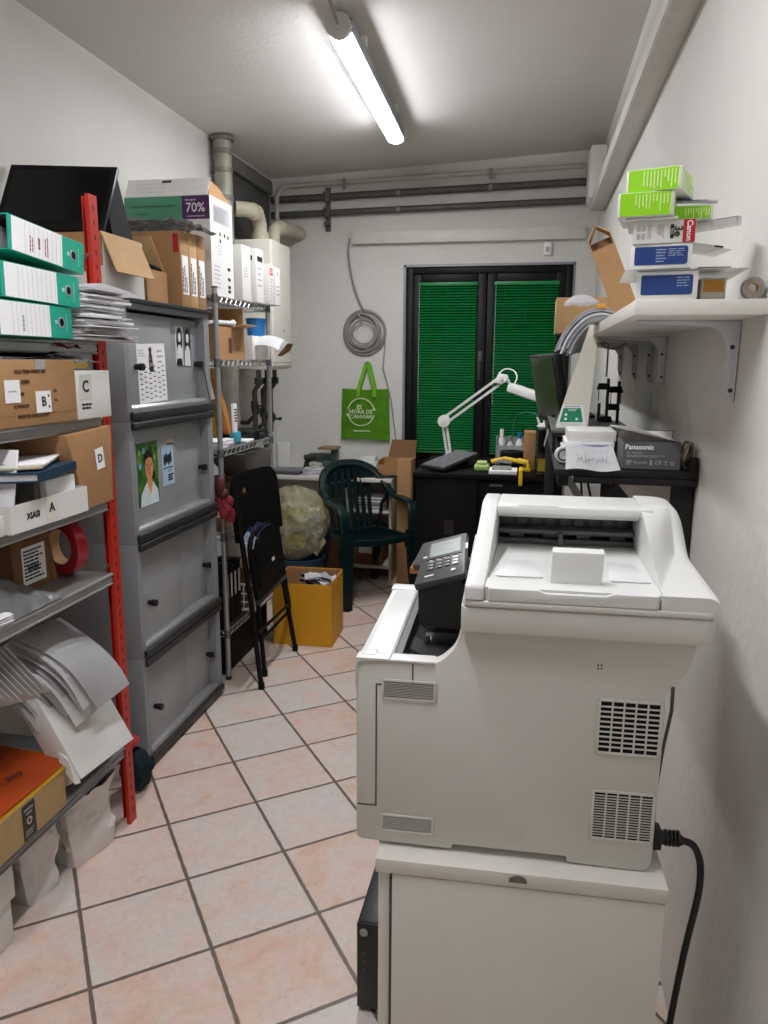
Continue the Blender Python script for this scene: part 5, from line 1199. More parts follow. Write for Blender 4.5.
# ================================================================= white worktop along the back wall
DZT = .75
t = thing('desk', 'white worktop desk against the back wall left of the black door', 'desk', (-1.4, 5.22, 0))
b = MB(); b.box(XL + .004, -.925, 5.04, 5.395, DZT - .028, DZT, .002); b.build('top', WLAM, t)
b = MB(); b.box(-.945, -.927, 5.05, 5.39, .001, DZT - .0285, .001); b.build('side_panel', M('side_panel_tan', '#B9AE97', .5), t)
b = MB(); b.box(-1.26, -1.242, 5.06, 5.39, .001, DZT - .0285, .001); b.build('side_panel', WLAM, t)
for z in (.50, .10): MB().box(-1.2415, -.9455, 5.065, 5.385, z, z + .018, .001).build('shelf', WLAM, t)
MB().box(XL + .01, -1.2605, 5.33, 5.345, .30, DZT - .0285).build('back_panel', WLAM, t)
MB().box(XL + .006, XL + .024, 5.06, 5.39, .001, DZT - .0285).build('side_panel', WLAM, t)
# things below the desk
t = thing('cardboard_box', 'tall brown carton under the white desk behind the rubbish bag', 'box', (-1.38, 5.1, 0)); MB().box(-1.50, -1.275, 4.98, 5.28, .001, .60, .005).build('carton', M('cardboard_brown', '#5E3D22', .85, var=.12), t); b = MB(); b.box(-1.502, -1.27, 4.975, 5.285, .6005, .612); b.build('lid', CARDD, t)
t = thing('cardboard_box', 'brown carton under the white desk behind the green chair', 'box', (-1.12, 5.2, .118)); MB().box(-1.22, -1.0, 5.10, 5.36, .1185, .36, .004).build('carton', CARDD, t); b = MB(); b.plate(YM(-1.12, 5.10, .24), -.05, .05, -.04, .04, .0006); b.build('label', PAPERG, t)
t = thing('paper_stack', 'bundled magazines on the shelf under the white desk', 'papers', (-1.1, 5.2, .519))
b = MB(); r = random.Random(5)
for k in range(14): b.box(-1.20 + r.uniform(0, .02), -1.0 + r.uniform(0, .03), 5.08 + r.uniform(0, .02), 5.33, .520 + k * .006, .5254 + k * .006, mi=k % 3)
b.build('sheets', [PAPERG, PAPER, M('mag_dark', '#56534E', .5)], t)
# things on the desk
Z = DZT + .001
t = thing('laptop', 'closed dark laptop near the left end of the white desk', 'laptop', (-1.7, 5.2, Z)); MB().box(-1.83, -1.60, 5.07, 5.27, Z, Z + .02, .004).build('base', M('laptop_grey', '#4B4C4E', .4), t); MB().box(-1.83, -1.60, 5.07, 5.27, Z + .0205, Z + .03, .003).build('lid', M('laptop_lid', '#6C6D70', .4, var=.15), t)
t = thing('paper_stack', 'low pile of documents in front of the green machine', 'papers', (-1.52, 5.13, Z))
b = MB(); r = random.Random(31)
for k in range(10): b.box(-.07, .07, -.05, .05, k * .005, k * .005 + .0042, m=Matrix.Translation((-1.50, 5.12, Z + .0005)) @ rotm((0, 0, r.uniform(-14, 14))), mi=k % 2)
b.build('sheets', [PAPER, PAPERG], t)
t = thing('cable_roll', 'coil of pale cord lying on the document pile', 'cord', (-1.49, 5.12, Z + .051))
b = MB()
for k in range(4): b.tube([(-1.49 + (.045 - .006 * (k % 2)) * math.cos(a), 5.12 + (.03) * math.sin(a), Z + .058 + k * .008 + .004 * math.sin(2 * a + k)) for a in [q * PI / 10 for q in range(20)]], .006, 6, closed=True)
b.build('coil', M('cord_pale', '#BDB9AE', .6), t)
t = thing('desk_machine', 'dark green desk machine with a brown top on the white desk', 'machine', (-1.48, 5.27, Z))
b = MB(); b.hull([(-1.62, 5.19, Z), (-1.39, 5.19, Z), (-1.62, 5.36, Z), (-1.39, 5.36, Z), (-1.60, 5.22, Z + .09), (-1.40, 5.22, Z + .09), (-1.60, 5.35, Z + .13), (-1.40, 5.35, Z + .13)], b=.006); b.build('housing', M('machine_green', '#22342F', .5), t)
b = MB(); b.box(-1.50, -1.36, 5.20, 5.34, Z + .171, Z + .186, .003); b.build('top_plate', M('machine_brown', '#8A6A48', .6), t)
b = MB(); b.box(-1.41, -1.37, 5.24, 5.32, Z + .001, Z + .1705, .003); b.build('column', M('machine_teal', '#2F4A44', .5), t)
b = MB(); b.cyl((-1.60, 5.21, Z + .11), (-1.52, 5.21, Z + .12), .02, n=14); b.build('roller', DGREY, t)
t = thing('board', 'white blank board leaning on the wall behind the desk', 'board', (-1.82, 5.38, Z)); MB().box(-1.862, -1.77, 5.372, 5.39, Z, Z + .20, .002, m=None).build('board', WHT, t)
for k, (x0, x1, h) in enumerate(((-1.31, -1.20, .028), (-1.19, -1.04, .055))):
    t = thing('paper_stack', ['low white sheets between green machine and white boxes', 'white letter block beneath the white boxes on the desk'][k], 'papers', ((x0 + x1) / 2, 5.2, Z))
    b = MB()
    for q in range(int(h / .0055)): b.box(x0 + r.uniform(-.01, .01), x1 + r.uniform(-.01, .01), 5.13 + r.uniform(-.01, .01), 5.30, Z + q * .0055, Z + q * .0055 + .0048, mi=0 if q % 3 else 1)
    b.build('sheets', [PAPER, PAPERG], t)
t = thing('white_box', 'small white box on the letter block by the green shopping bag', 'box', (-1.13, 5.22, Z + .056)); MB().box(-1.19, -1.055, 5.15, 5.28, Z + .0565, Z + .095, .003).build('carton', WHT, t)
t = thing('white_box', 'topmost white box of the little pile under the green shopping bag', 'box', (-1.13, 5.22, Z + .096)); MB().box(-1.175, -1.07, 5.17, 5.27, Z + .0955, Z + .128, .003).build('carton', WHT, t)
t = thing('dark_tray', 'flat dark green tray at the right end of the white desk', 'tray', (-.99, 5.12, Z)); b = MB(); b.box(-1.035, -.935, 5.06, 5.22, Z, Z + .02, .004); b.build('tray', M('tray_dgreen', '#2C332E', .5, var=.2), t)
# open brown carton with raised lid
t = thing('cardboard_box', 'open brown carton with its lid up at the right end of the white desk', 'box', (-.9, 5.15, Z + .021))
z = Z + .0212; x0, x1, y0, y1, h = -1.03, -.80, 5.08, 5.30, .10
b = MB(); b.box(x0, x1, y0, y1, z, z + .004); b.box(x1 - .004, x1, y0, y1, z + .004, z + h); b.box(x0, x0 + .004, y0, y1, z + .004, z + h); b.box(x0 + .004, x1 - .004, y0, y0 + .004, z + .004, z + h * .7); b.box(x0 + .004, x1 - .004, y1 - .004, y1, z + .004, z + h)
b.build('carton', CARD, t)
b = MB(); b.hull([(x0 + .03, y1, z + h), (x1, y1, z + h), (x0 + .03, y1 + .004, z + h), (x1, y1 + .004, z + h), (x0 + .05, y1 + .045, z + h + .12), (x1 - .0, y1 + .045, z + h + .12), (x0 + .05, y1 + .05, z + h + .12), (x1 - .0, y1 + .05, z + h + .12)]); b.build('lid', CARDD, t)
t = thing('cardboard_box', 'narrow upright brown carton between white desk and black desk', 'box', (-.83, 4.95, 0)); MB().box(-.868, -.775, 4.93, 5.03, .001, .90, .003).build('carton', CARD, t)
t = thing('wrapped_pack', 'white wrapped packs stacked between green chair and black desk', 'pack', (-.71, 5.18, 0)); b = MB(); b.box(-.765, -.65, 5.08, 5.30, .001, .34, .02, 3); b.box(-.765, -.65, 5.08, 5.29, .341, .52, .02, 3, mi=1); b.build('wrap', [WHT, M('tan_wrap', '#C6A67E', .6)], t); MB().box(-.765, -.65, 5.08, 5.28, .521, .70, .03, 3).build('top_pack', PAPER, t)
t = thing('packet', 'yellow packet on top of the white wrapped packs', 'packet', (-.735, 5.16, .701)); b = MB(); b.sphere((-.735, 5.16, .736), .034, (.9, 1.1, 1), 14); b.build('packet', YEL, t)

# ================================================================= rubbish bag standing on a blue bin
t = thing('bin', 'blue bin almost hidden under the yellowish rubbish bag', 'bin', (-1.46, 4.62, 0))
MB().lathe([(0, .001), (.13, .001), (.16, .27), (.165, .28), (.15, .28), (.12, .012), (0, .012)], 28, m=Matrix.Translation((-1.46, 4.64, 0))).build('bucket', M('bin_blue', '#15405E', .45), t)
t = thing('rubbish_bag', 'translucent yellowish rubbish bag full of waste beside the folding chair', 'bag', (-1.43, 4.62, .281))
def bagf(u, v):
    a = u * 2 * PI; p = Vector((math.cos(a), math.sin(a), v * 2.2))
    rad = .080 + .095 * math.sin(PI * min(1, .08 + v * .80)) ** 1.1
    if v > .9: rad *= 1 - .55 * ((v - .9) / .1) ** 2
    n_ = .026 * noise.noise(p * 1.6 + Vector((3, 0, 0))) + .014 * noise.noise(p * 4.5) + .010 * abs(noise.noise(p * 7))
    ridge = .006 * math.sin(a * 17 + 5 * noise.noise(p)) * max(0, v - .45)
    q = rad + n_ + ridge
    return Vector((-1.490 + q * math.cos(a) * 1.0 + .035 * math.sin(PI * v), 4.62 + q * math.sin(a), .284 + v * .46 + .03 * noise.noise(p * 1.3) * v))
b = MB(); b.grid(bagf, 72, 40, 0); b.build('film', M('bag_film', '#DAD7AE', .22, var=.10, scale=10, trans=.35, alpha=.5, bump=.6, bscale=30), t, smooth=180)
b = MB(); r = random.Random(17)
for k in range(46):
    a = r.random() * 6.28; q = .13 * math.sqrt(r.random()); v = r.random()
    m_ = rotm((r.uniform(0, 180), r.uniform(0, 180), 0), (-1.470 + q * math.cos(a), 4.62 + q * math.sin(a), .36 + .22 * v))
    b.grid(lambda u, w, k=k: Vector(((u - .5) * .11, (w - .5) * .09, .03 * noise.noise(Vector((u * 3, w * 3, k))))), 6, 6, .002, m=m_, mi=k % 4)
o = b.build('waste', [PAPER, M('waste_yellow', '#C9BE6A', .6), PAPERG, M('waste_cream', '#D9D2B4', .6)], t); o['kind'] = 'stuff'

# ================================================================= dark green resin armchair
t = chair_g = thing('garden_chair', 'dark green plastic garden armchair in front of the white desk', 'chair', (-1.055, 4.775, 0), (0, 0, 37))
def sec(w, h): return rnd([(-w, -h, h * .9), (w, -h, h * .9), (w, h, h * .9), (-w, h, h * .9)], h * .9, 3)
b = MB()
def seatf(u, v):
    x = (u - .5) * (.44 - .05 * v); y = -.235 + v * .44
    return Vector((x, y, .425 - .03 * v + .012 * (2 * u - 1) ** 2 - .012 * math.sin(PI * v) - (.03 * max(0, .12 - v) / .12)))
b.grid(seatf, 14, 14, .012)
b.sweep([(-.22, -.235, .418), (0, -.245, .405), (.22, -.235, .418)], sec(.010, .022)); b.sweep([(-.222, -.23, .42), (-.20, .20, .395)], sec(.010, .026)); b.sweep([(.222, -.23, .42), (.20, .20, .395)], sec(.010, .026))
b.build('seat', CHGRN, t)
b = MB()
for k in range(7):
    x = -.15 + k * .05; xt = x * 1.05
    b.sweep([(x, .205, .40), (x * 1.03, .235, .52), (xt, .275, .68), (xt, .300 - abs(k - 3) * .004, .815 - abs(k - 3) ** 2 * .003)], sec(.016, .005), up=(0, 1, .2))
b.sweep([(-.19, .205, .405), (0, .22, .40), (.19, .205, .405)], sec(.012, .02))
b.sweep([(-.17, .28, .70), (0, .30, .71), (.17, .28, .70)], sec(.006, .022))
b.sweep([(-.20, .262, .775), (-.11, .305, .785), (0, .318, .79), (.11, .305, .785), (.20, .262, .775)], sec(.005, .050)); b.build('backrest', CHGRN, t)
b = MB(); top = [(-.265, .05, .655), (-.262, .13, .68), (-.245, .20, .735), (-.20, .265, .80), (-.11, .31, .845), (0, .325, .855), (.11, .31, .845), (.20, .265, .80), (.245, .20, .735), (.262, .13, .68), (.265, .05, .655)]
b.sweep(smooth_path(top), sec(.030, .016)); b.build('top_rail', CHGRN, t)
for s in (-1, 1):
    b = MB(); b.sweep(smooth_path([(s * .265, .055, .655), (s * .272, -.08, .648), (s * .272, -.17, .64), (s * .268, -.215, .612), (s * .262, -.238, .56), (s * .258, -.245, .46)]), sec(.036, .013)); b.build('armrest', CHGRN, t)
    b = MB(); b.sweep([(s * .256, -.245, .475), (s * .262, -.262, .22), (s * .272, -.285, .0)], [(-.042, -.024), (.042, -.024), (.042, .024), (.010, .028), (-.042, .024)], up=(0, 1, 0), scales=[1.1, 1, .82]); b.box(s * .232 - .03, s * .232 + .03, -.25, -.222, .36, .42, .005); b.build('leg', CHGRN, t)
    b = MB(); b.sweep([(s * .205, .205, .41), (s * .222, .27, .20), (s * .24, .33, .0)], [(-.026, -.020), (.026, -.020), (.026, .020), (-.026, .020)], up=(0, 1, 0), scales=[1.1, 1, .85]); b.sweep([(s * .205, .205, .40), (s * .235, .20, .58), (s * .255, .12, .665)], sec(.016, .008), up=(1, 0, 0)); b.build('leg', CHGRN, t)
    MB().cyl((s * .272, -.285, 0), (s * .272, -.285, .02), .034, .03, n=10).build('foot', BLACKM, t)

for o in chair_g.children_recursive: o.data.transform(Matrix.Diagonal((.92, .95, 1, 1)))
# ================================================================= green shopping bag on the wall
t = thing('shopping_bag', 'lime green shopping bag with white slogan hanging on the back wall', 'bag', (-1.18, 5.36, .98))
x0, x1, zb, zt = -1.365, -1.005, .985, 1.352
b = MB()
def bagw(sgn):
    def fn(u, v):
        x = x0 + (x1 - x0) * u; w = 1 - .06 * (1 - abs(2 * u - 1)) * 0
        xx = -1.185 + (x + 1.185) * (1.02 - .06 * v)
        bul = .020 * math.sin(PI * u) ** .5 * (.9 - .3 * v) + .006 * noise.noise(Vector((u * 4, v * 4, sgn * 3)))
        return Vector((xx, 5.378 + sgn * bul, zb + (zt - zb) * v + .012 * math.sin(PI * u) * (v - .5) * -1 - .012 * (u - .5) * (1 - v) + .005 * noise.noise(Vector((u * 5, 0, 2))) * v))
    return fn
b.grid(bagw(-1), 24, 20, .0015); b.grid(bagw(1), 12, 10, .0015)
b.build('body', LIMEF, t, smooth=80)
for s, yy in ((-1, 5.352), (1, 5.39)):
    b = MB(); b.sweep([(-1.235, yy, zt - .06), (-1.232, yy, zt + .0), (-1.20, yy + .003, zt + .10), (-1.178, yy + .006, zt + .175), (-1.170, yy + .006, zt + .183), (-1.160, yy + .006, zt + .175), (-1.140, yy + .003, zt + .10), (-1.115, yy, zt + .0), (-1.112, yy, zt - .06)], [(-.0008, -.013), (.0008, -.013), (.0008, .013), (-.0008, .013)], up=(1, 0, 0)); b.build('strap', LIMEF, t)
b = MB(); f = YM(-1.213, 5.3545, 1.185); WP = M('bag_white_print', '#DFF0C0', .6)
for a0, a1 in ((10, 168), (190, 348)): b.sweep([f @ Vector((.098 * math.cos(math.radians(a)), .098 * math.sin(math.radians(a)), .001)) for a in [a0 + (a1 - a0) * k / 24 for k in range(25)]], [(-.003, -.0005), (.003, -.0005), (.003, .0005), (-.003, .0005)], up=(0, -1, 0))
for a, d in ((8, 1), (188, -1)):
    q = math.radians(a); c = Vector((.098 * math.cos(q), .098 * math.sin(q), 0)); b.prism([(c.x - .014, c.y), (c.x + .014, c.y), (c.x, c.y - .02 if d < 0 else c.y + .02)], .0005, .0012, 'z', m=f)
b.text('ES', .040, f @ Matrix.Translation((-.012, .036, 0)), bold=.02); b.text('HORA DE', .040, f @ Matrix.Translation((0, .002, 0)), bold=.02); b.text('CANVIAR', .040, f @ Matrix.Translation((0, -.034, 0)), bold=.01); b.text('#peralplaneta', .022, f @ Matrix.Translation((.006, -.135, 0)), bold=.01)
b.build('slogan', WP, t)
MB().cyl((-1.17, YB - .001, 1.532), (-1.17, YB - .055, 1.536), .006, n=8).build('hook', GREYMET, t)

# cable coil on the wall
b = MB(); pts = []; r = random.Random(10)
pts += [(-1.29, YB - .05, 2.385), (-1.305, YB - .035, 2.30), (-1.28, YB - .030, 2.12), (-1.235, YB - .030, 1.98), (-1.195, YB - .030, 1.90)]
cx, cz = -1.185, 1.745
for turn in range(7):
    rr_ = .15 - .012 * turn + r.uniform(-.012, .012); ox, oz = r.uniform(-.025, .015), r.uniform(-.02, .02)
    for k in range(24):
        a = PI / 2 - k / 24 * 2 * PI
        kk = k / 24
        pts.append((cx + ox + rr_ * math.cos(a), YB - .012 - .006 * turn - .006 * kk, cz + oz + rr_ * 1.02 * math.sin(a)))
pts = smooth_path(pts, 2)
b.tube(pts, .0068, 8); c_ = b.build('cable_coil', CABLEG); tag(c_, 'coil of grey cable hung on the back wall over the green bag', 'cable')
tag(MB().tube([(-1.045, YB - .010, 1.72), (-1.05, YB - .010, 1.60), (-1.06, YB - .012, 1.50), (-1.03, YB - .010, 1.40), (-1.00, YB - .010, 1.28), (-.975, YB - .010, 1.10), (-.945, YB - .010, .86)], .005, 8).build('cable', CABLEG), 'grey cable dropping from the wall coil behind the green bag', 'cable')
# ================================================================= black computer desk before the door
t = thing('computer_desk', 'black computer desk with closed front in front of the black door', 'desk', (-.3, 4.3, 0))
BZ = .972
DB = M('desk_black', '#050505', .6, var=.15, bump=.04, spec=.2)
MB().box(-.60, .10, 3.885, 4.62, BZ - .026, BZ, .003).build('top', DB, t)
MB().box(-.585, -.262, 3.90, 3.918, .02, BZ - .0265, .002).build('front_panel', DB, t)
MB().box(-.259, .09, 3.925, 3.943, .02, BZ - .0265, .002).build('front_panel', DB, t)
for x in (-.585, .072): MB().box(x, x + .018, 3.945, 4.60, .001, BZ - .0265, .002).build('side_panel', DB, t)
MB().box(-.43, -.38, 3.8985, 3.8998, .64, .72).build('cable_flap', M('flap_dgrey', '#1B1C1D', .4), t)
MB().box(-.20, -.13, 3.9235, 3.9248, .905, .918).build('badge', M('badge_grey', '#5A5A58', .4), t)
# keyboard propped on the desk
t = thing('keyboard', 'black keyboard lying aslant on the near left of the black desk', 'keyboard', (-.43, 4.12, BZ))
m_ = frame((-.425, 4.10, BZ + .040), (.40, .92, .11), (-.92, .40, .06))
b = MB(); b.box(-.20, .20, -.075, .075, -.006, .010, .004, m=m_); b.build('base', M('kb_black', '#1A1B1C', .45), t)
b = MB(); b.box(-.40, -.34, 4.22, 4.27, BZ + .001, BZ + .042, .002); b.build('rest', BLACKM, t)
b = MB()
for i in range(18):
    for j in range(6): b.box(-.19 + i * .0211, -.173 + i * .0211, -.068 + j * .0225, -.050 + j * .0225, .0102, .016, m=m_)
b.build('keys', M('kb_keys', '#75777A', .5), t)
t = thing('sponge', 'pale lime pad on the black desk right of the keyboard', 'sponge', (-.25, 4.03, BZ)); MB().box(-.288, -.21, 3.99, 4.09, BZ + .001, BZ + .036, .012, 3).build('pad', M('lime_pad', '#A9C46A', .6, var=.08), t)
MB().box(-.276, -.222, 4.0, 4.08, BZ + .0365, BZ + .050, .006, 2).build('lid', M('lime_pad2', '#B9CF80', .6), t)
t = thing('paper_pad', 'white paper pad at the near edge of the black desk', 'papers', (-.13, 3.97, BZ)); MB().box(-.205, -.06, 3.90, 4.05, BZ + .001, BZ + .020, .002).build('sheets', PAPER, t); MB().box(-.19, -.09, 3.93, 4.04, BZ + .0205, BZ + .030, .002).build('card', M('grey_card2', '#8D9490', .5, var=.25, scale=40), t)
t = thing('clamp_tool', 'bright yellow clamp tool standing by the white paper pad', 'tool', (-.08, 4.02, BZ))
b = MB(); b.tube([(-.20, 4.07, BZ + .046), (-.13, 4.06, BZ + .065), (-.06, 4.05, BZ + .055)], .012, 10); b.tube([(-.06, 4.05, BZ + .058), (-.01, 4.04, BZ + .050), (-.002, 4.035, BZ + .018)], .015, 10); b.box(-.05, .01, 4.02, 4.05, BZ + .001, BZ + .02, .004); b.build('frame', YEL, t)
b = MB(); b.box(-.05, -.03, 3.872, 3.884, BZ - .05, BZ + .018, .003); b.box(-.05, -.03, 3.872, 4.02, BZ + .0185, BZ + .03, .003); b.build('jaw', YEL, t)
b = MB(); b.cyl((-.17, 4.055, BZ + .052), (-.09, 4.05, BZ + .044), .009, n=8); b.build('screw', GREYMET, t)
t = thing('reel', 'black round reel behind the yellow clamp tool', 'reel', (-.09, 4.2, BZ)); MB().lathe([(0, .001), (.062, .001), (.066, .006), (.066, .085), (.062, .09), (.03, .09), (.03, .08), (0, .08)], 28, m=Matrix.Translation((-.095, 4.21, BZ))).build('reel', BLACKM, t)
t = thing('bottle_caddy', 'clear plastic caddy with white bottles behind the black reel', 'caddy', (-.1, 4.36, BZ))
b = MB(); b.box(-.19, -.02, 4.30, 4.42, BZ + .001, BZ + .006, .002); b.box(-.19, -.186, 4.30, 4.42, BZ + .006, BZ + .16); b.box(-.024, -.02, 4.30, 4.42, BZ + .006, BZ + .13); b.box(-.186, -.024, 4.416, 4.42, BZ + .006, BZ + .15); b.box(-.186, -.024, 4.30, 4.304, BZ + .006, BZ + .11); b.build('tray', M('clear_tray', '#C8CDCB', .2, trans=.5, alpha=.75), t)
for k, (x, h, nm, m2) in enumerate(((-.16, .19, 'white spray bottle in the clear caddy, leftmost', WPLAS), (-.11, .155, 'short white bottle in the middle of the clear caddy', PAPERG), (-.06, .175, 'blue capped bottle at the right of the clear caddy', WPLAS))):
    q = thing('bottle', nm, 'bottle', (x, 4.36, BZ + .0065), group='bottles in the clear caddy'); MB().lathe([(0, 0), (.018, 0), (.020, .004), (.020, h * .65), (.009, h * .78), (.009, h * .8), (0, h * .8)], 16, m=Matrix.Translation((x, 4.36, BZ + .0065))).build('bottle', m2, q); MB().lathe([(0, h * .802), (.011, h * .802), (.011, h), (0, h)], 12, m=Matrix.Translation((x, 4.36, BZ + .0065))).build('cap', [PAPER, GREYMET, BLUE][k], q)
t = thing('cardboard_box', 'upright brown carton on the black desk left of the black computer tower', 'box', (0, 4.05, BZ)); MB().box(-.032, .03, 4.10, 4.25, BZ + .001, BZ + .205, .003).build('carton', CARD, t)
t = thing('computer_tower', 'black computer tower with a yellow label on the black desk', 'computer', (.06, 3.7, 0))
t.location = (.07, 4.1, BZ)
ORG[t] = Vector((.07, 4.1, BZ))
MB().box(.036, .094, 3.90, 4.30, BZ + .001, BZ + .245, .004).build('case', M('tower_black', '#141513', .25, coat=.3), t); b = MB(); b.plate(YM(.065, 3.90, BZ + .055), -.022, .022, -.03, .035, .0006); b.build('label', M('olive_label', '#8A7B22', .5), t); MB().box(.040, .090, 3.8965, 3.8998, BZ + .12, BZ + .235, .001).build('front_panel', GLOSSB, t)
t = thing('wire_clip', 'white plastic clips standing on top of the black computer tower', 'clip', (.06, 4.0, BZ + .246))
b = MB(); b.hull([(.03, 3.98, BZ + .2465), (.085, 3.98, BZ + .2465), (.03, 4.02, BZ + .2465), (.085, 4.02, BZ + .2465), (.05, 3.99, BZ + .265), (.07, 3.99, BZ + .265)]); b.cyl((.045, 4.0, BZ + .255), (.032, 4.0, BZ + .295), .006, n=8); b.cyl((.065, 4.0, BZ + .255), (.075, 4.0, BZ + .30), .006, n=8); b.cyl((.075, 4.0, BZ + .255), (.105, 4.0, BZ + .275), .005, n=8); b.build('clips', WPLAS, t)
tag(MB().tube([(.045, 4.0, BZ + .2965), (.02, 4.02, BZ + .31), (-.03, 4.05, BZ + .315), (-.07, 4.10, BZ + .30), (-.095, 4.2, BZ + .255), (-.097, 4.30, BZ + .20), (-.097, 4.303, BZ + .15)], .0025, 6).build('teal_cable', M('cable_teal', '#2B7F78', .5)), 'thin teal wire arching over to the bottle caddy', 'cable')
# desk lamp
t = thing('desk_lamp', 'white articulated desk lamp clamped on the black desk', 'lamp', (-.476, 4.5, BZ))
LW = M('lamp_white', '#E8E7E5', .35)
b = MB(); b.cyl((-.476, 4.50, BZ + .001), (-.476, 4.50, BZ + .03), .022, n=16); b.cyl((-.476, 4.50, BZ + .03), (-.478, 4.50, BZ + .05), .012, n=12); b.build('base', LW, t)
J = Vector((-.51, 4.50, 1.198)); E_ = Vector((-.174, 4.45, 1.449)); B0 = Vector((-.478, 4.50, BZ + .035))
def bars(a, c, off, r=.0075):
    d = (c - a).normalized(); n_ = d.cross(Vector((0, 1, 0))).normalized(); b = MB()
    for s in (-1, 1): b.sweep([a + n_ * off * s, c + n_ * off * s], [(-r, -r), (r, -r), (r, r), (-r, r)], up=(0, 1, 0))
    return b
bars(B0, J, .011).build('lower_arm', LW, t); bars(J, E_, .017).build('upper_arm', LW, t)
b = MB()
for s in (-1, 1): b.cyl(J + Vector((0, .012 * s, 0)), J + Vector((0, .024 * s, 0)), .036, n=24)
b.cyl(J + Vector((0, -.03, 0)), J + Vector((0, .03, 0)), .009, n=12); b.build('joint', LW, t)
b = MB(); b.hull([E_ + Vector(p) for p in ((-.045, -.022, -.022), (-.02, -.022, .032), (.03, -.022, .026), (.04, -.022, -.004), (0, -.022, -.03), (-.045, .022, -.022), (-.02, .022, .032), (.03, .022, .026), (.04, .022, -.004), (0, .022, -.03))], b=.004); b.cyl(E_ + Vector((.02, 0, 0)), (-.125, 4.40, 1.425), .008, n=10); b.cyl(E_ + Vector((-.004, -.0225, .004)), E_ + Vector((-.004, -.028, .004)), .010, n=12); b.cyl((-.135, 4.395, 1.44), (-.155, 4.37, 1.447), .009, n=10); b.build('elbow', LW, t)
hm = frame((-.050, 4.32, 1.384), (.90, -.30, -.28), (.25, .95, -.02))
b = MB(); b.prism(rnd([(-.085, -.055, .03), (.12, -.055, .04), (.12, .055, .04), (-.085, .055, .03)], .03, 5), -.024, .024, 'z', .008, m=hm); b.build('lamp_head', LW, t)
b = MB(); b.box(-.07, .105, -.042, .042, -.0262, -.0242, .0, m=hm); b.build('diffuser', M('lamp_diffuser', '#D9DAD6', .3), t)
b = MB(); b.tube(smooth_path([tuple(E_ + Vector((-.02, 0, .032))), tuple(E_ + Vector((.02, -.01, .058))), (-.105, 4.41, 1.495), (-.088, 4.38, 1.46), (-.100, 4.35, 1.425)]), .004, 8); b.build('cord', LW, t)

# small wooden stand just behind the printer
t = thing('wooden_stand', 'small orange wood stand half hidden behind the printer panel', 'stand', (-.38, 3.4, 0))
MB().box(-.525, -.24, 3.34, 3.60, .575, .602, .003).build('top', BROWNW, t)
for x in (-.51, -.275):
    for y in (3.355, 3.565): MB().box(x, x + .022, y, y + .022, 0, .5745, .002).build('leg', BLACKM, t)
# ================================================================= wall shelves on the right
SZ0, SZ1 = 1.622, 1.648
t = thing('wall_shelf', 'white wall shelf near the camera holding the green and blue boxes', 'shelf', (.27, 1.8, SZ0), group='white shelves on the right wall')
MB().box(.168, XR - .001, 1.40, 2.305, SZ0, SZ1, .0015).build('board', WLAM, t)
def bracket(y, z, parent, ln=.185, hh=.150):
    x1 = XR - .0015; b = MB()
    arm = lambda d1, d2: rnd([(x1, z - hh, .004), (x1 - d2 * .5, z - hh, .004), (x1 - d2, z - hh + .03, .02), (x1 - d2, z - .040, .03), (x1 - .040, z - d1, .025), (x1 - ln * .8, z - d1 * .6, .02), (x1 - ln, z - .004, .002), (x1 - ln, z - .0005, 0), (x1, z - .0005, 0)], .004)
    b.prism(arm(.012, .018), y - .0115, y + .0115, 'y', .0015)
    b.box(x1 - .0035, x1, y - .016, y + .016, z - hh - .004, z - .0005, .001); b.box(x1 - ln - .004, x1 - .0035, y - .016, y + .016, z - .0032, z - .0005, .001)
    k = b.build('bracket', M('bracket_white', '#CDCDD4', .35), parent)
    b = MB()
    for u, zz in ((.011, z - .050), (.008, z - hh + .018)): b.cyl((x1 - u, y - .0118, zz), (x1 - u, y - .0128, zz), .0045, n=12)
    b.build('screw', DGREY, k)
bracket(1.585, SZ0, t)
t = thing('wall_shelf', 'white wall shelf farther along the right wall above the monitor', 'shelf', (.27, 3.0, 1.618), group='white shelves on the right wall')
MB().box(.168, XR - .001, 2.31, 3.62, 1.618, 1.642, .0015).build('board', WLAM, t)
for y in (2.40, 2.66, 3.04, 3.52): bracket(y, 1.618, t, hh=.135)

# stack of small boxes (front faces towards the camera)
def carton_l(name, label, cx, y0, z, w, d, h, rz, mats, group=None):
    """box with its front edge centre at (cx,y0); local x across, y away"""
    t = thing(name, label, 'box', (cx, y0, z), (0, 0, rz), group=group)
    b = MB(); b.box(-w / 2, w / 2, 0, d, 0, h, .0012); b.build('carton', mats, t)
    return t
G = 'small boxes piled on the near wall shelf'
t = carton_l('toner_box', 'bottom blue and white toner box on the near wall shelf', .2195, 1.415, SZ1 + .0008, .100, .22, .047, -8, WHT, G)
b = MB(); f = YM(0, 0, .0245); b.prism(rnd([(-.042, -.0165, .003), (.042, -.0165, .005), (.042, .0165, .005), (-.042, .0165, .003)], .003), .0003, .0009, 'z', m=f); b.lines(f @ Matrix.Translation((0, 0, .0008)), .016, .038, -.004, .014, 4, mi=1, h=.35, words=2); b.build('blue_print', [NAVY, M('pale_blue_print', '#9FB0D0', .5)], t)
t = thing('plastic_folder', 'clear plastic folder sandwiched between the two blue toner boxes', 'folder', (.234, 1.41, SZ1 + .0485), (0, 0, -3))
b = MB(); b.box(-.085, .11, -.008, .20, 0, .0010); b.box(-.083, .115, .0, .21, .0012, .0020); b.box(-.02, .11, .02, .19, .0022, .0034, mi=1); b.build('sheet', [CLEARP, M('beige_sheet', '#C9C2B0', .5)], t)
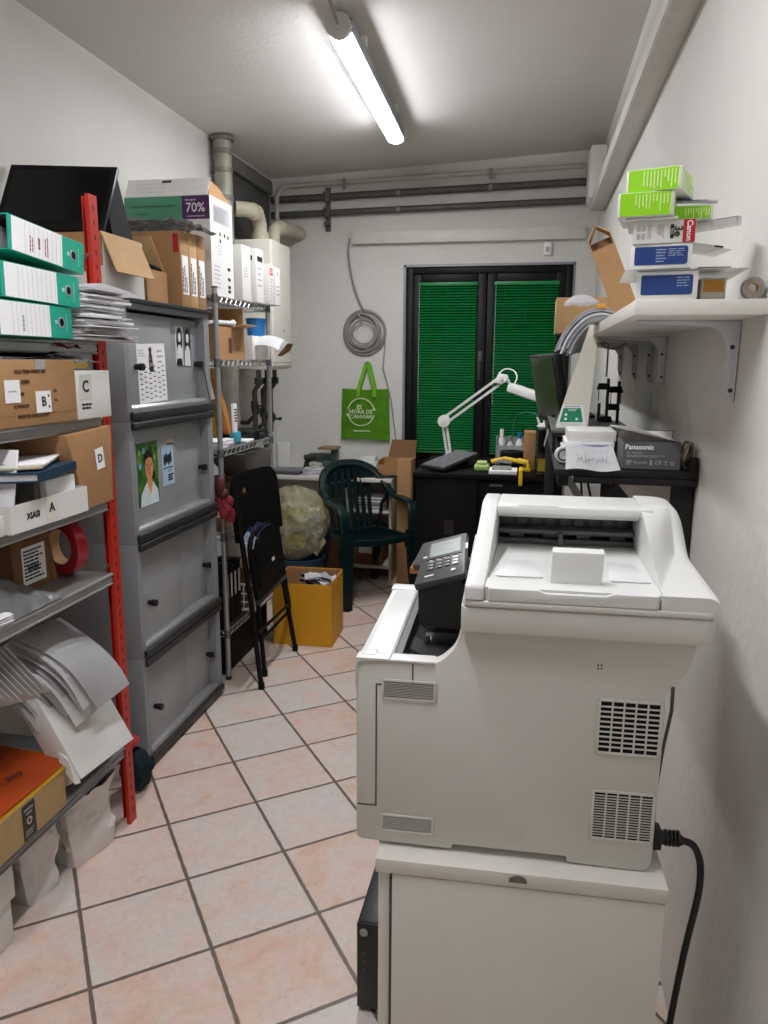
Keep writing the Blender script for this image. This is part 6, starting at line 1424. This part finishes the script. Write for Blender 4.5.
t = thing('ruler', 'flat grey ruler end on the clear folder right of the upper toner box', 'ruler', (.30, 1.43, SZ1 + .0522)); MB().box(.272, .325, 1.43, 1.46, SZ1 + .0522, SZ1 + .056, .001).build('ruler', M('ruler_grey', '#7C776E', .5), t)
t = carton_l('toner_box', 'upper blue and white toner box under the red and white ink box', .2065, 1.415, SZ1 + .0522, .100, .22, .041, -9, WHT, G)
b = MB(); f = YM(0, 0, .0215); b.prism(rnd([(-.043, -.015, .003), (.043, -.015, .005), (.043, .015, .005), (-.043, .015, .003)], .003), .0003, .0009, 'z', m=f); b.lines(f @ Matrix.Translation((0, 0, .0008)), .012, .040, -.002, .012, 4, mi=1, h=.35, words=2); b.lines(f @ Matrix.Translation((0, 0, .0008)), -.008, .010, -.012, .012, 5, mi=1, h=.4, words=2, seed=4); b.build('blue_print', [NAVY, M('pale_blue_print', '#9FB0D0', .5)], t)
zc = SZ1 + .0936
t = carton_l('ink_box', 'white ink box with red Canon band on the upper toner box', .2085, 1.412, zc, .100, .15, .0365, -7, WHT, G)
b = MB(); f = YM(0, 0, .0187); b.plate(f, .030, .0495, -.0183, .0183, .0007); b.text('Canon', .0125, frame((.040, -.0008, .0187), (0, 0, -1), (1, 0, 0)), mi=1, bold=.02); b.build('red_band', [REDC, PAPER], t)
b = MB(); f = YM(0, 0, .0187); b.plate(f, .010, .0155, -.011, .011, .0006); b.text('3e', .018, frame((.0222, -.0004, .0187), (0, 0, -1), (1, 0, 0)), bold=.02); b.text('Black', .0045, frame((.0128, -.0010, .0187), (0, 0, -1), (1, 0, 0)), mi=1); b.build('number_print', [INK, PAPER], t)
b = MB(); b.lines(frame((-.006, -.0003, .0187), (0, 0, -1), (1, 0, 0)), -.012, .012, -.006, .006, 4, h=.3); 
for i in range(2):
    for j in range(2): b.lines(f, -.044 + i * .008, -.037 + i * .008, -.012 + j * .013, -.002 + j * .013, 4, h=.4, words=2, seed=i + 2 * j)
b.lines(frame((-.024, -.0003, .0187), (0, 0, -1), (1, 0, 0)), -.012, .012, -.003, .003, 2, h=.3, seed=8)
b.build('small_print', INKG, t)
t = thing('blister_pack', 'empty clear blister pack sticking out right of the ink box', 'pack', (.27, 1.44, zc + .003), (0, 8, 6)); b = MB(); b.box(-.02, .065, .02, .11, 0, .001); b.box(.0, .05, .03, .10, .0012, .006, .002); b.build('blister', CLEARP, t); MB().box(.035, .05, .02, .025, .0013, .0045, .001, m=None).build('tab', BLACK, t)
zg = zc + .0370
t = carton_l('ink_box', 'flat white box between the red banded box and the lime boxes', .186, 1.408, zg, .085, .14, .0045, -9, WHT, G)
LP = M('lime_text', '#DDF2A8', .5)
def lime(label, cx, z, w, h, rz, seed, y0=1.40, side=True):
    t = carton_l('lime_box', label, cx, y0, z, w, .115, h, rz, WHT, 'lime green boxes on the near wall shelf')
    b = MB(); f = YM(0, 0, h / 2); b.plate(f, -w / 2 + .004, w / 2 - .0045, -h / 2 + .001, h / 2 - .001, .0007); b.plate(ZP(0, .0575, h), -w / 2 + .004, w / 2 - .004, -.055, .055, .0007); b.build('green_print', LIME, t)
    b = MB(); r = random.Random(seed)
    for k in range(11): u = -w * .18 + k * w * .062; v0 = h / 2 - .004; ln = h * (.3 + .5 * r.random()); b.plate(f, u, u + .0016, v0 - ln, v0, .0004, off=.0012)
    b.build('white_print', LP, t)
    if side:
        b = MB(); f = XP(w / 2, .0575, h / 2); b.plate(f, -.048, .05, -h / 2 + .002, h / 2 - .002, .0006); b.lines(f @ Matrix.Translation((0, 0, .0007)), -.04, .04, -h * .4, h * .4, 7, mi=1, h=.3, seed=seed); b.build('side_print', [M('pale_lime', '#E4EFC4', .5), LIME], t)
    return t
zl = zg + .0054
lime('lower lime green box in the pile on the near wall shelf', .1735, zl, .090, .0385, -11, 3)
lime('upper lime green box topping the pile on the near wall shelf', .184, zl + .0390, .090, .0360, -20, 5, side=True)
t = lime('small lime green box lying right of the lower lime box', .257, zl + .0, .066, .0215, -5, 9, y0=1.44, side=False)
t = thing('cd_case', 'clear grey case lying on the small lime box', 'case', (.256, 1.43, zl + .0225), (12, 4, -12)); b = MB(); b.box(-.04, .036, .012, .085, .0, .004, .001); b.build('case', M('smoke_clear', '#A6A8A4', .15, trans=.4, alpha=.75), t); MB().box(-.03, .02, .02, .07, .0042, .0052).build('insert', M('blue_insert', '#6F7F9A', .4, var=.4, scale=40), t)
t = thing('cd_case', 'clear flat case sticking out right of the ink box top', 'case', (.285, 1.44, zg + .001), (0, -6, -14)); b = MB(); b.box(-.05, .05, .02, .10, .0, .004, .001); b.build('case', CLEARP, t); b = MB(); b.box(.0, .045, .025, .03, .0042, .0055); b.box(.0, .045, .085, .09, .0042, .0055); b.box(.0, .004, .03, .085, .0042, .0055); b.box(.041, .045, .03, .085, .0042, .0055); b.build('insert', DGREY, t)
t = thing('small_box', 'small orange and beige box right of the bottom toner box', 'box', (.295, 1.48, SZ1 + .001)); MB().box(.284, .325, 1.455, 1.54, SZ1 + .001, SZ1 + .040, .001).build('carton', CREAM, t); b = MB(); b.plate(YM(.3045, 1.455, SZ1 + .024), -.017, .017, -.008, .013, .0006); b.build('print', M('orange_print', '#C98A2A', .5), t)
t = thing('tape_roll', 'grey tape roll standing by the wall on the near shelf', 'tape', (.362, 1.43, SZ1 + .001)); MB().lathe([(.010, -.008), (.018, -.008), (.018, .008), (.010, .008), (.010, -.008)], 28, m=frame((.362, 1.43, SZ1 + .0195), (1, 0, 0), (0, 0, 1))).build('tape', M('tape_grey', '#8F8B84', .4), t); MB().lathe([(.008, -.008), (.0098, -.008), (.0098, .008), (.008, .008), (.008, -.008)], 24, m=frame((.362, 1.43, SZ1 + .0195), (1, 0, 0), (0, 0, 1))).build('core', CARDL, t)
# long open corrugated carton leaning behind the pile
t = thing('cardboard_box', 'tall open brown carton leaning at the far end of the near wall shelf', 'box', (.236, 2.10, SZ1 + .0135), (-6, -23, -6))
b = MB(); w, d_, h = .060, .05, .215
b.box(-w / 2, w / 2, -d_ / 2, d_ / 2, .012, .015); b.box(-w / 2, -w / 2 + .003, -d_ / 2, d_ / 2, .015, h); b.box(w / 2 - .003, w / 2, -d_ / 2, d_ / 2, .015, h); b.box(-w / 2 + .003, w / 2 - .003, -d_ / 2, -d_ / 2 + .003, .015, h - .03); b.box(-w / 2 + .003, w / 2 - .003, d_ / 2 - .003, d_ / 2, .015, h); b.build('carton', CARD, t)
for s in (-1, 1):
    b = MB(); b.hull([(s * w / 2, -d_ / 2, h), (s * w / 2, d_ / 2, h), (s * (w / 2 - .003), -d_ / 2, h), (s * (w / 2 - .003), d_ / 2, h), (s * (w / 2 - .026), -d_ / 2, h + .030), (s * (w / 2 - .026), d_ / 2 - .01, h + .030), (s * (w / 2 - .029), -d_ / 2, h + .029), (s * (w / 2 - .029), d_ / 2 - .01, h + .029)]); b.build('flap', CARDL, t)
tag(MB().tube([(.255, 2.0, SZ1 + .05), (.225, 1.985, SZ1 + .035), (.215, 1.985, SZ1 + .012), (.24, 1.99, SZ1 + .005), (.285, 1.97, SZ1 + .006)], .002, 6).build('black_string', CABLEB), 'black string looped at the foot of the tall open brown carton', 'string')

# ================================================================= black metal workbench rack along the right wall
t = thing('metal_bench', 'tall black metal bench along the right wall behind the printer', 'bench', (.22, 2.6, 0))
BM = M('bench_black', '#121213', .5, var=.12, metal=.2)
TZ = 1.294
MB().box(.06, XR - .002, 1.815, 3.45, TZ - .016, TZ, .002).build('top', BM, t)
b = MB(); b.box(.105, XR - .004, 1.812, 1.838, TZ - .032, TZ - .0165, .002); b.box(.07, .095, 1.85, 3.43, TZ - .046, TZ - .0165, .002); b.box(XR - .03, XR - .005, 1.85, 3.43, TZ - .046, TZ - .0165, .002); b.build('rail', BM, t)
MB().box(.335, XR - .004, 1.84, 1.88, .96, TZ - .0325, .003).build('leg', BM, t)
for (x0, x1, y0, y1, h) in ( (.315, XR - .004, 3.39, 3.43, TZ - .0465), (.07, .11, 3.39, 3.43, TZ - .0465)): MB().box(x0, x1, y0, y1, 0, h, .003).build('leg', BM, t)
MB().box(XR - .022, XR - .004, 1.815, 1.84, TZ, TZ + .035, .002).build('end_stop', BM, t)
b = MB(); b.sweep([(.20, 1.885, TZ - .05), (.33, 1.885, TZ - .20)], [(-.016, -.006), (.016, -.006), (.016, .006), (-.016, .006)], up=(0, 1, 0)); b.build('brace', BM, t)
b = MB(); b.box(.24, .265, 2.3, 2.325, .9, TZ - .0465, .002); b.box(.10, .30, 2.30, 2.325, .88, .90); b.build('brace', BM, t)
b = MB(); b.sweep([(.10, 2.05, TZ - .05), (.175, 2.05, TZ - .17)], [(-.010, -.004), (.010, -.004), (.010, .004), (-.010, .004)], up=(0, 1, 0)); b.build('brace', GREYMET, t)
for k, (x, dx) in enumerate(((.155, .012), (.17, .03))):
    tag(MB().tube([(x, 2.35, TZ - .018), (x, 2.34, TZ - .08), (x + dx, 2.33, TZ - .20), (x + dx * 1.5, 2.33, TZ - .5), (x + dx, 2.33, .6)], .004, 6).build('black_cable', CABLEB), ['left one of two black cables hanging under the black metal bench', 'right one of two black cables hanging under the black metal bench'][k], 'cable', 'cables under the bench')
# Panasonic carton with the lid up
PZ = TZ + .001
t = thing('phone_carton', 'open dark grey Panasonic carton at the near end of the black bench', 'box', (.28, 1.9, PZ), (0, 0, 1))
b = MB(); w, d_, h = .065, .10, .065
for a in ((-w, w, -.055, -.053, .001, h), (-w, -w + .002, -.053, d_ - .055, .001, h + .004), (w - .002, w, -.053, d_ - .055, .001, h), (-w, w, d_ - .055, d_ - .053, .001, h + .02), (-w + .002, w - .002, -.053, d_ - .055, .0, .002)): b.box(*a)
b.build('carton', GREYBOX, t)
b = MB(); b.box(-w + .003, w - .003, d_ - .058, d_ - .0555, .003, h + .018); b.box(-w + .0025, -w + .004, -.052, d_ - .059, .003, h + .0); b.build('lining', WHT, t)
b = MB(); b.hull([(-w, d_ - .056, h + .022), (w, d_ - .056, h - .004), (-w, d_ - .053, h + .022), (w, d_ - .053, h - .004), (-w - .03, d_ - .13, h + .034), (-w + .02, d_ - .13, h + .034), (w, d_ - .12, h - .002), (-w - .03, d_ - .127, h + .036), (w, d_ - .117, h)]); b.build('lid', WHT, t)
b = MB(); f = YM(0, -.055, h / 2); b.text('Panasonic', .0165, f @ Matrix.Translation((-.028, .020, 0)), bold=.025); b.build('brand_print', PAPER, t)
b = MB(); b.text('KX-TGD320', .0065, f @ Matrix.Translation((-.056, .0065, 0)), ax='LEFT'); b.lines(f, -.056, .035, -.004, .002, 2, h=.35, words=7); b.lines(f, -.056, -.042, -.022, -.010, 4, h=.55, words=3); b.text('Bluetooth', .0075, f @ Matrix.Translation((-.024, -.016, 0))); b.text('CE', .012, f @ Matrix.Translation((.016, -.016, 0))); b.text('UK', .006, f @ Matrix.Translation((.033, -.0135, 0))); b.text('CA', .006, f @ Matrix.Translation((.033, -.0195, 0))); b.lathe([(.0035, .0004), (.005, .0004), (.005, .0008), (.0035, .0008)], 14, m=f @ Matrix.Translation((.048, -.017, 0))); b.box(-.002, .002, -.022, -.010, .0004, .0008, m=f)
b.build('small_print', M('print_grey', '#B9B9BC', .5), t)
# bundle of cords at the end stop
t = thing('cord_bundle', 'bundle of beige cords and black plugs right of the Panasonic carton', 'cord', (.365, 1.87, PZ))
b = MB(); r = random.Random(14)
for k in range(9):
    c = Vector((.364, 1.878 + r.uniform(-.022, .022), PZ + .035)); ra = .014 + .005 * r.random(); ph = r.uniform(0, 3)
    b.tube([tuple(c + Vector((math.cos(a) * ra * .7, math.sin(a) * .02 * math.cos(ph), math.sin(a + ph * .2) * (.025 + .008 * r.random())))) for a in [q * PI / 8 for q in range(16)]], .0018, 6, closed=True, mi=k % 2)
b.build('cords', [M('cord_beige', '#A89A78', .5), M('cord_brown', '#6B5E48', .5)], t)
b = MB(); b.box(.353, .379, 1.845, 1.865, PZ + .0005, PZ + .012, .003); b.cyl((.356, 1.853, PZ + .014), (.376, 1.856, PZ + .024), .005, n=10); b.build('plug', BLACK, t)
# papers and white boxes beside it
t = thing('paper_sheet', 'white sheet with pencil sketches hanging over the bench edge', 'papers', (.15, 1.9, PZ))
b = MB(); b.grid(lambda u, v: Vector((.088 + u * .112 + .012 * (1 - v) * (u - .3), 1.806 + v * .12 - .012 * (1 - v), PZ + .0015 + .043 * v ** 1.1 + .003 * math.sin(u * 7) - (.012 * (1 - v) * 0))), 12, 10, .0006)
b.build('sheet', PAPER, t)
b = MB(); g = frame((.146, 1.850, PZ + .0235), (1, .02, 0), (0, .115, .043))
for k in range(9): b.plate(g, -.035 + k * .008, -.032 + k * .008, -.012 + .01 * math.sin(k * 2.1), .012 + .008 * math.sin(k), .0004, off=.0025)
b.build('sketch', M('pencil_grey', '#C6C8CE', .6), t)
for k in range(3):
    t = thing('white_carton', ['lowest white flat box stacked behind the sketch sheet', 'middle white flat box stacked behind the sketch sheet', 'topmost white flat box stacked behind the sketch sheet'][k], 'box', (.15, 2.08, PZ + k * .028), group='white flat boxes on the bench')
    b = MB(); z = PZ + [.0, .032, .050][k]; b.box(.082 + .006 * k, .205 + .004 * k, 1.955 + .01 * k, 2.13, z + .0003, z + [.0315, .0175, .026][k], .001); b.build('carton', [PAPERG, PAPER, WHT][k], t)
    if k == 1: b = MB(); b.plate(YM(.145, 1.965, z + .008), -.04, .05, -.002, .003, .0005); b.build('print', M('lilac_print', '#8E8CB8', .5), t)
t = thing('sticker_roll', 'round white roll with a black ring at the left end of the bench', 'roll', (.09, 1.9, PZ)); b = MB(); m_ = frame((.082, 1.935, PZ + .0198), (1, .2, 0), (0, 0, 1)); b.lathe([(.008, -.01), (.019, -.01), (.019, .01), (.008, .01), (.008, -.01)], 26, m=m_); b.build('roll', PAPERG, t); b = MB(); b.lathe([(.0115, .0102), (.015, .0102), (.015, .0108), (.0115, .0108), (.0115, .0102)], 22, m=m_); b.build('ring', INK, t)
# riser shelf
t = thing('monitor_riser', 'grey topped black riser standing on the black metal bench', 'riser', (.15, 2.45, PZ))
MB().box(.058, .262, 2.18, 2.95, TZ + .052, TZ + .062, .002).build('top', M('riser_grey', '#5B5C5B', .45), t)
b = MB(); b.box(.060, .26, 2.182, 2.948, TZ + .042, TZ + .0515); b.build('frame', BLACK, t)
for y in (2.19, 2.9):
    for x in (.062, .25): MB().box(x, x + .01, y, y + .03, TZ + .0005, TZ + .0415).build('leg', BLACK, t)
RZ = TZ + .063
b = MB(); b.grid(lambda u, v: Vector((.040 + .010 * u, 2.16 + v * .10, RZ - .05 + .048 * u)), 6, 6, .002)
tag(b.build('hanging_card', PAPERG), 'white card hanging over the left edge of the riser', 'card')
# cream wedge display with green label
t = thing('display_stand', 'tall tapered cream card stand with a green printed label', 'stand', (.12, 2.3, RZ))
b = MB(); b.hull([(.070, 2.215, RZ + .0005), (.160, 2.235, RZ + .0005), (.075, 2.36, RZ + .0005), (.165, 2.37, RZ + .0005), (.160, 2.36, 1.655), (.188, 2.37, 1.655), (.162, 2.385, 1.655), (.188, 2.39, 1.655)]); b.build('card', CREAM, t)
fw = frame((.070, 2.215, RZ + .0005), (.090, .020, 0), (.090, .145, .2915))
b = MB(); b.prism([(.004, .004), (.088, .004), (.083, .070), (.024, .070)], .0002, .0008, 'z', m=fw); b.build('label_card', PAPER, t)
b = MB(); b.prism([(.012, .018), (.080, .018), (.076, .060), (.026, .060)], .0010, .0015, 'z', m=fw); b.build('label_green', M('label_green', '#1E8C62', .5), t)
b = MB(); b.text('ZEBRA', .007, fw @ Matrix.Translation((.055, .0655, .001)), mi=1) if False else b.lines(fw @ Matrix.Translation((0, 0, .0008)), .03, .078, .062, .068, 1, mi=1, h=.6, words=5)
b.lines(fw @ Matrix.Translation((0, 0, .0013)), .040, .066, .050, .058, 2, mi=0, h=.4)
for u, v in ((.032, .040), (.030, .027), (.062, .027)): b.lathe([(0, .0016), (.004, .0016), (.004, .002), (0, .002)], 12, m=fw @ Matrix.Translation((u, v, 0)))
b.lines(fw @ Matrix.Translation((0, 0, .0008)), .014, .078, .007, .014, 2, mi=1, h=.3)
b.build('label_print', [PAPER, INKG], t)
b = MB(); f = frame((.160, 2.235, RZ), (.005, .135, 0), (.025, .135, .29)); b.lines(f, .015, .11, .012, .085, 7, h=.45, seed=3); b.build('side_print', M('side_ink', '#5F5F5A', .6), t)
# clip stand
t = thing('clip_stand', 'black stand with bulldog clips by the right wall under the shelves', 'stand', (.26, 2.6, RZ))
b = MB(); b.box(.20, .30, 2.45, 2.60, TZ + .0008, TZ + .008, .002); 
for x, y, h in ((.235, 2.50, .20), (.275, 2.56, .19), (.215, 2.55, .12)): b.cyl((x, y, TZ + .008), (x, y, TZ + h), .005, n=8)
b.build('rods', BLACK, t)
for k, (x, y, z) in enumerate(((.222, 2.50, TZ + .165), (.262, 2.52, TZ + .155), (.255, 2.52, TZ + .10), (.235, 2.52, TZ + .06))):
    b = MB(); b.hull([(x - .022, y - .012, z), (x + .022, y - .012, z), (x - .022, y + .012, z), (x + .022, y + .012, z), (x - .016, y - .003, z + .02), (x + .016, y - .003, z + .02), (x - .016, y + .003, z + .02), (x + .016, y + .003, z + .02)]); b.cyl((x - .015, y, z), (x - .015, y - .004, z - .035), .0015, n=6); b.cyl((x + .015, y, z), (x + .015, y - .004, z - .035), .0015, n=6); b.build('clip', BLACKM, t)
t = thing('hook_rod', 'thin grey rod hanging down from the far wall shelf', 'rod', (.225, 2.45, 1.45)); b = MB(); b.tube([(.225, 2.47, TZ + .205), (.225, 2.47, 1.598), (.215, 2.47, 1.605), (.20, 2.47, 1.600)], .003, 8); b.tube([(.205, 2.46, 1.600), (.215, 2.46, 1.588), (.24, 2.46, 1.584), (.262, 2.46, 1.59), (.275, 2.46, 1.602)], .0035, 8); b.build('rod', GREYMET, t)
# monitor, seen almost edge-on, screen to the left
t = thing('monitor', 'large black monitor turned side-on on the bench under the far shelf', 'monitor', (.09, 3.0, TZ))
mm = frame((.045, 2.93, TZ + .045), (.075, .55, 0), (-.10, -.02, .28))
# screen faces -x: use frame with normal out to the left
mm = frame((.060, 2.86, 1.315), (.10, -.55, 0), (-.058, -.012, .235))
mm = frame((.070, 2.76, 1.425), (-.085, -.30, 0), (-.055, .0, .24))
mm = frame((.044, 2.76, 1.448), (.105, -.50, 0), (-.045, 0, .24))
MB().box(-.185, .185, -.118, .122, -.030, 0, .004, m=mm).build('housing', BLACK, t)
b = MB(); b.plate(mm, -.174, .174, -.100, .112, .0006); b.build('screen', GLOSSB, t)
b = MB(); b.box(-.06, .06, -.08, .07, -.065, -.0305, .008, m=mm); b.build('rear_hump', BLACK, t)
b = MB(); b.box(.075, .165, -.105, .115, -.036, -.0305, .001, m=mm); b.build('rear_sheen', DGREY, t) if False else b.bm.free()
p = mm @ Vector((0, -.05, -.075)); b = MB(); b.box(p.x - .012, p.x + .012, p.y - .025, p.y + .025, RZ + .009, p.z + .02, .003); b.box(p.x - .055, p.x + .09, p.y - .10, p.y + .10, RZ + .0005, RZ + .0085, .003); b.build('stand', BLACKM, t)
# magazines drooping from the far shelf, film and carton behind
t = thing('magazine', 'bundle of glossy magazines drooping over the end of the far wall shelf', 'magazine', (.13, 2.45, 1.643))
b = MB(); pth = smooth_path([(.238, 1.690, 0), (.19, 1.700, 0), (.145, 1.690, 0), (.108, 1.660, 0), (.080, 1.620, 0), (.062, 1.575, 0)], 4)
for k in range(8):
    P_ = []
    for i, q in enumerate(pth):
        a_ = pth[max(0, i - 1)]; c_ = pth[min(len(pth) - 1, i + 1)]; tx, tz = c_[0] - a_[0], c_[1] - a_[1]; L_ = math.hypot(tx, tz); nx_, nz_ = -tz / L_, tx / L_
        dd = (.0062 - .0010 * (1 - i / len(pth))) * k + .0
        P_.append(Vector((q[0] - nx_ * dd * -1, 2.36 + .03 * i / len(pth) + .004 * (k % 3), q[1] - nz_ * dd * -1)))
    P_ = P_[: len(P_) - (k % 3)]
    b.sweep(P_, [(-.0026, -.0), (.0026, -.0), (.0026, .15), (-.0026, .15)], up=(0, 1, 0), mi=[0, 1, 2, 1, 0, 1, 2, 1][k])
b.build('pages', [M('gloss_grey', '#A9ABB3', .15, var=.2, scale=12), M('gloss_white', '#E0E2E8', .12, var=.05), M('gloss_dark', '#6A6C76', .15, var=.3, scale=20)], t, smooth=50)
t = thing('padded_envelope', 'white crumpled bag on top of the drooping magazines', 'bag', (.15, 2.42, 1.70)); b = MB(); b.grid(lambda u, v: Vector((.085 + .10 * u, 2.36 + .14 * v, 1.7165 + .026 * math.sin(PI * u) ** .6 * math.sin(PI * v) ** .6 + .006 * noise.noise(Vector((u * 5, v * 5, 1))))), 14, 14, .004); b.build('bag', PAPER, t); b = MB(); b.box(.176, .202, 2.36, 2.40, 1.698, 1.712, .003); b.build('yellow_tag', M('tag_yellow', '#E3A832', .5), t)
t = thing('cardboard_sheet', 'brown carton standing behind the drooping magazines', 'box', (.1, 2.95, 1.643)); MB().box(.070, .30, 2.78, 2.95, 1.6425, 1.765, .003).build('carton', CARDL, t)
t = thing('document_tray', 'grey document tray at the far left corner of the near wall shelf', 'tray', (.20, 2.2, SZ1 + .001))
b = MB(); b.hull([(.146, 2.13, SZ1 + .001), (.215, 2.16, SZ1 + .001), (.146, 2.30, SZ1 + .001), (.215, 2.30, SZ1 + .001), (.150, 2.14, SZ1 + .004), (.21, 2.17, SZ1 + .022), (.150, 2.30, SZ1 + .006), (.21, 2.30, SZ1 + .024)])
b.build('tray', M('tray_grey', '#8A8B8C', .4, var=.1), t)
# ================================================================= camera, light, view
cam = bpy.data.cameras.new('camera'); co = bpy.data.objects.new('camera', cam); COL.objects.link(co)
cam.sensor_fit = 'VERTICAL'; cam.sensor_height = 36; cam.sensor_width = 27
cam.lens = 36 * 751.58 / 1024
cam.clip_start = .02
yaw, pitch, roll = .191573, .196491, .0056618
co.matrix_world = Matrix.Translation((0, 0, 1.53958)) @ Matrix.Rotation(yaw, 4, 'Z') @ Matrix.Rotation(PI / 2 - pitch, 4, 'X') @ Matrix.Rotation(roll, 4, 'Z')
bpy.context.scene.camera = co
w = bpy.data.worlds.new('world'); bpy.context.scene.world = w; w.use_nodes = True
w.node_tree.nodes['Background'].inputs[0].default_value = (.05, .05, .05, 1); w.node_tree.nodes['Background'].inputs[1].default_value = 0
sc = bpy.context.scene
sc.view_settings.view_transform = 'Standard'; sc.view_settings.look = 'None'; sc.view_settings.gamma = 1
sc.view_settings.use_curve_mapping = False; sc.view_settings.exposure = EXPOSURE
sc.cycles.max_bounces = 10; sc.cycles.diffuse_bounces = 6; sc.cycles.glossy_bounces = 4; sc.cycles.transmission_bounces = 6; sc.cycles.transparent_max_bounces = 8
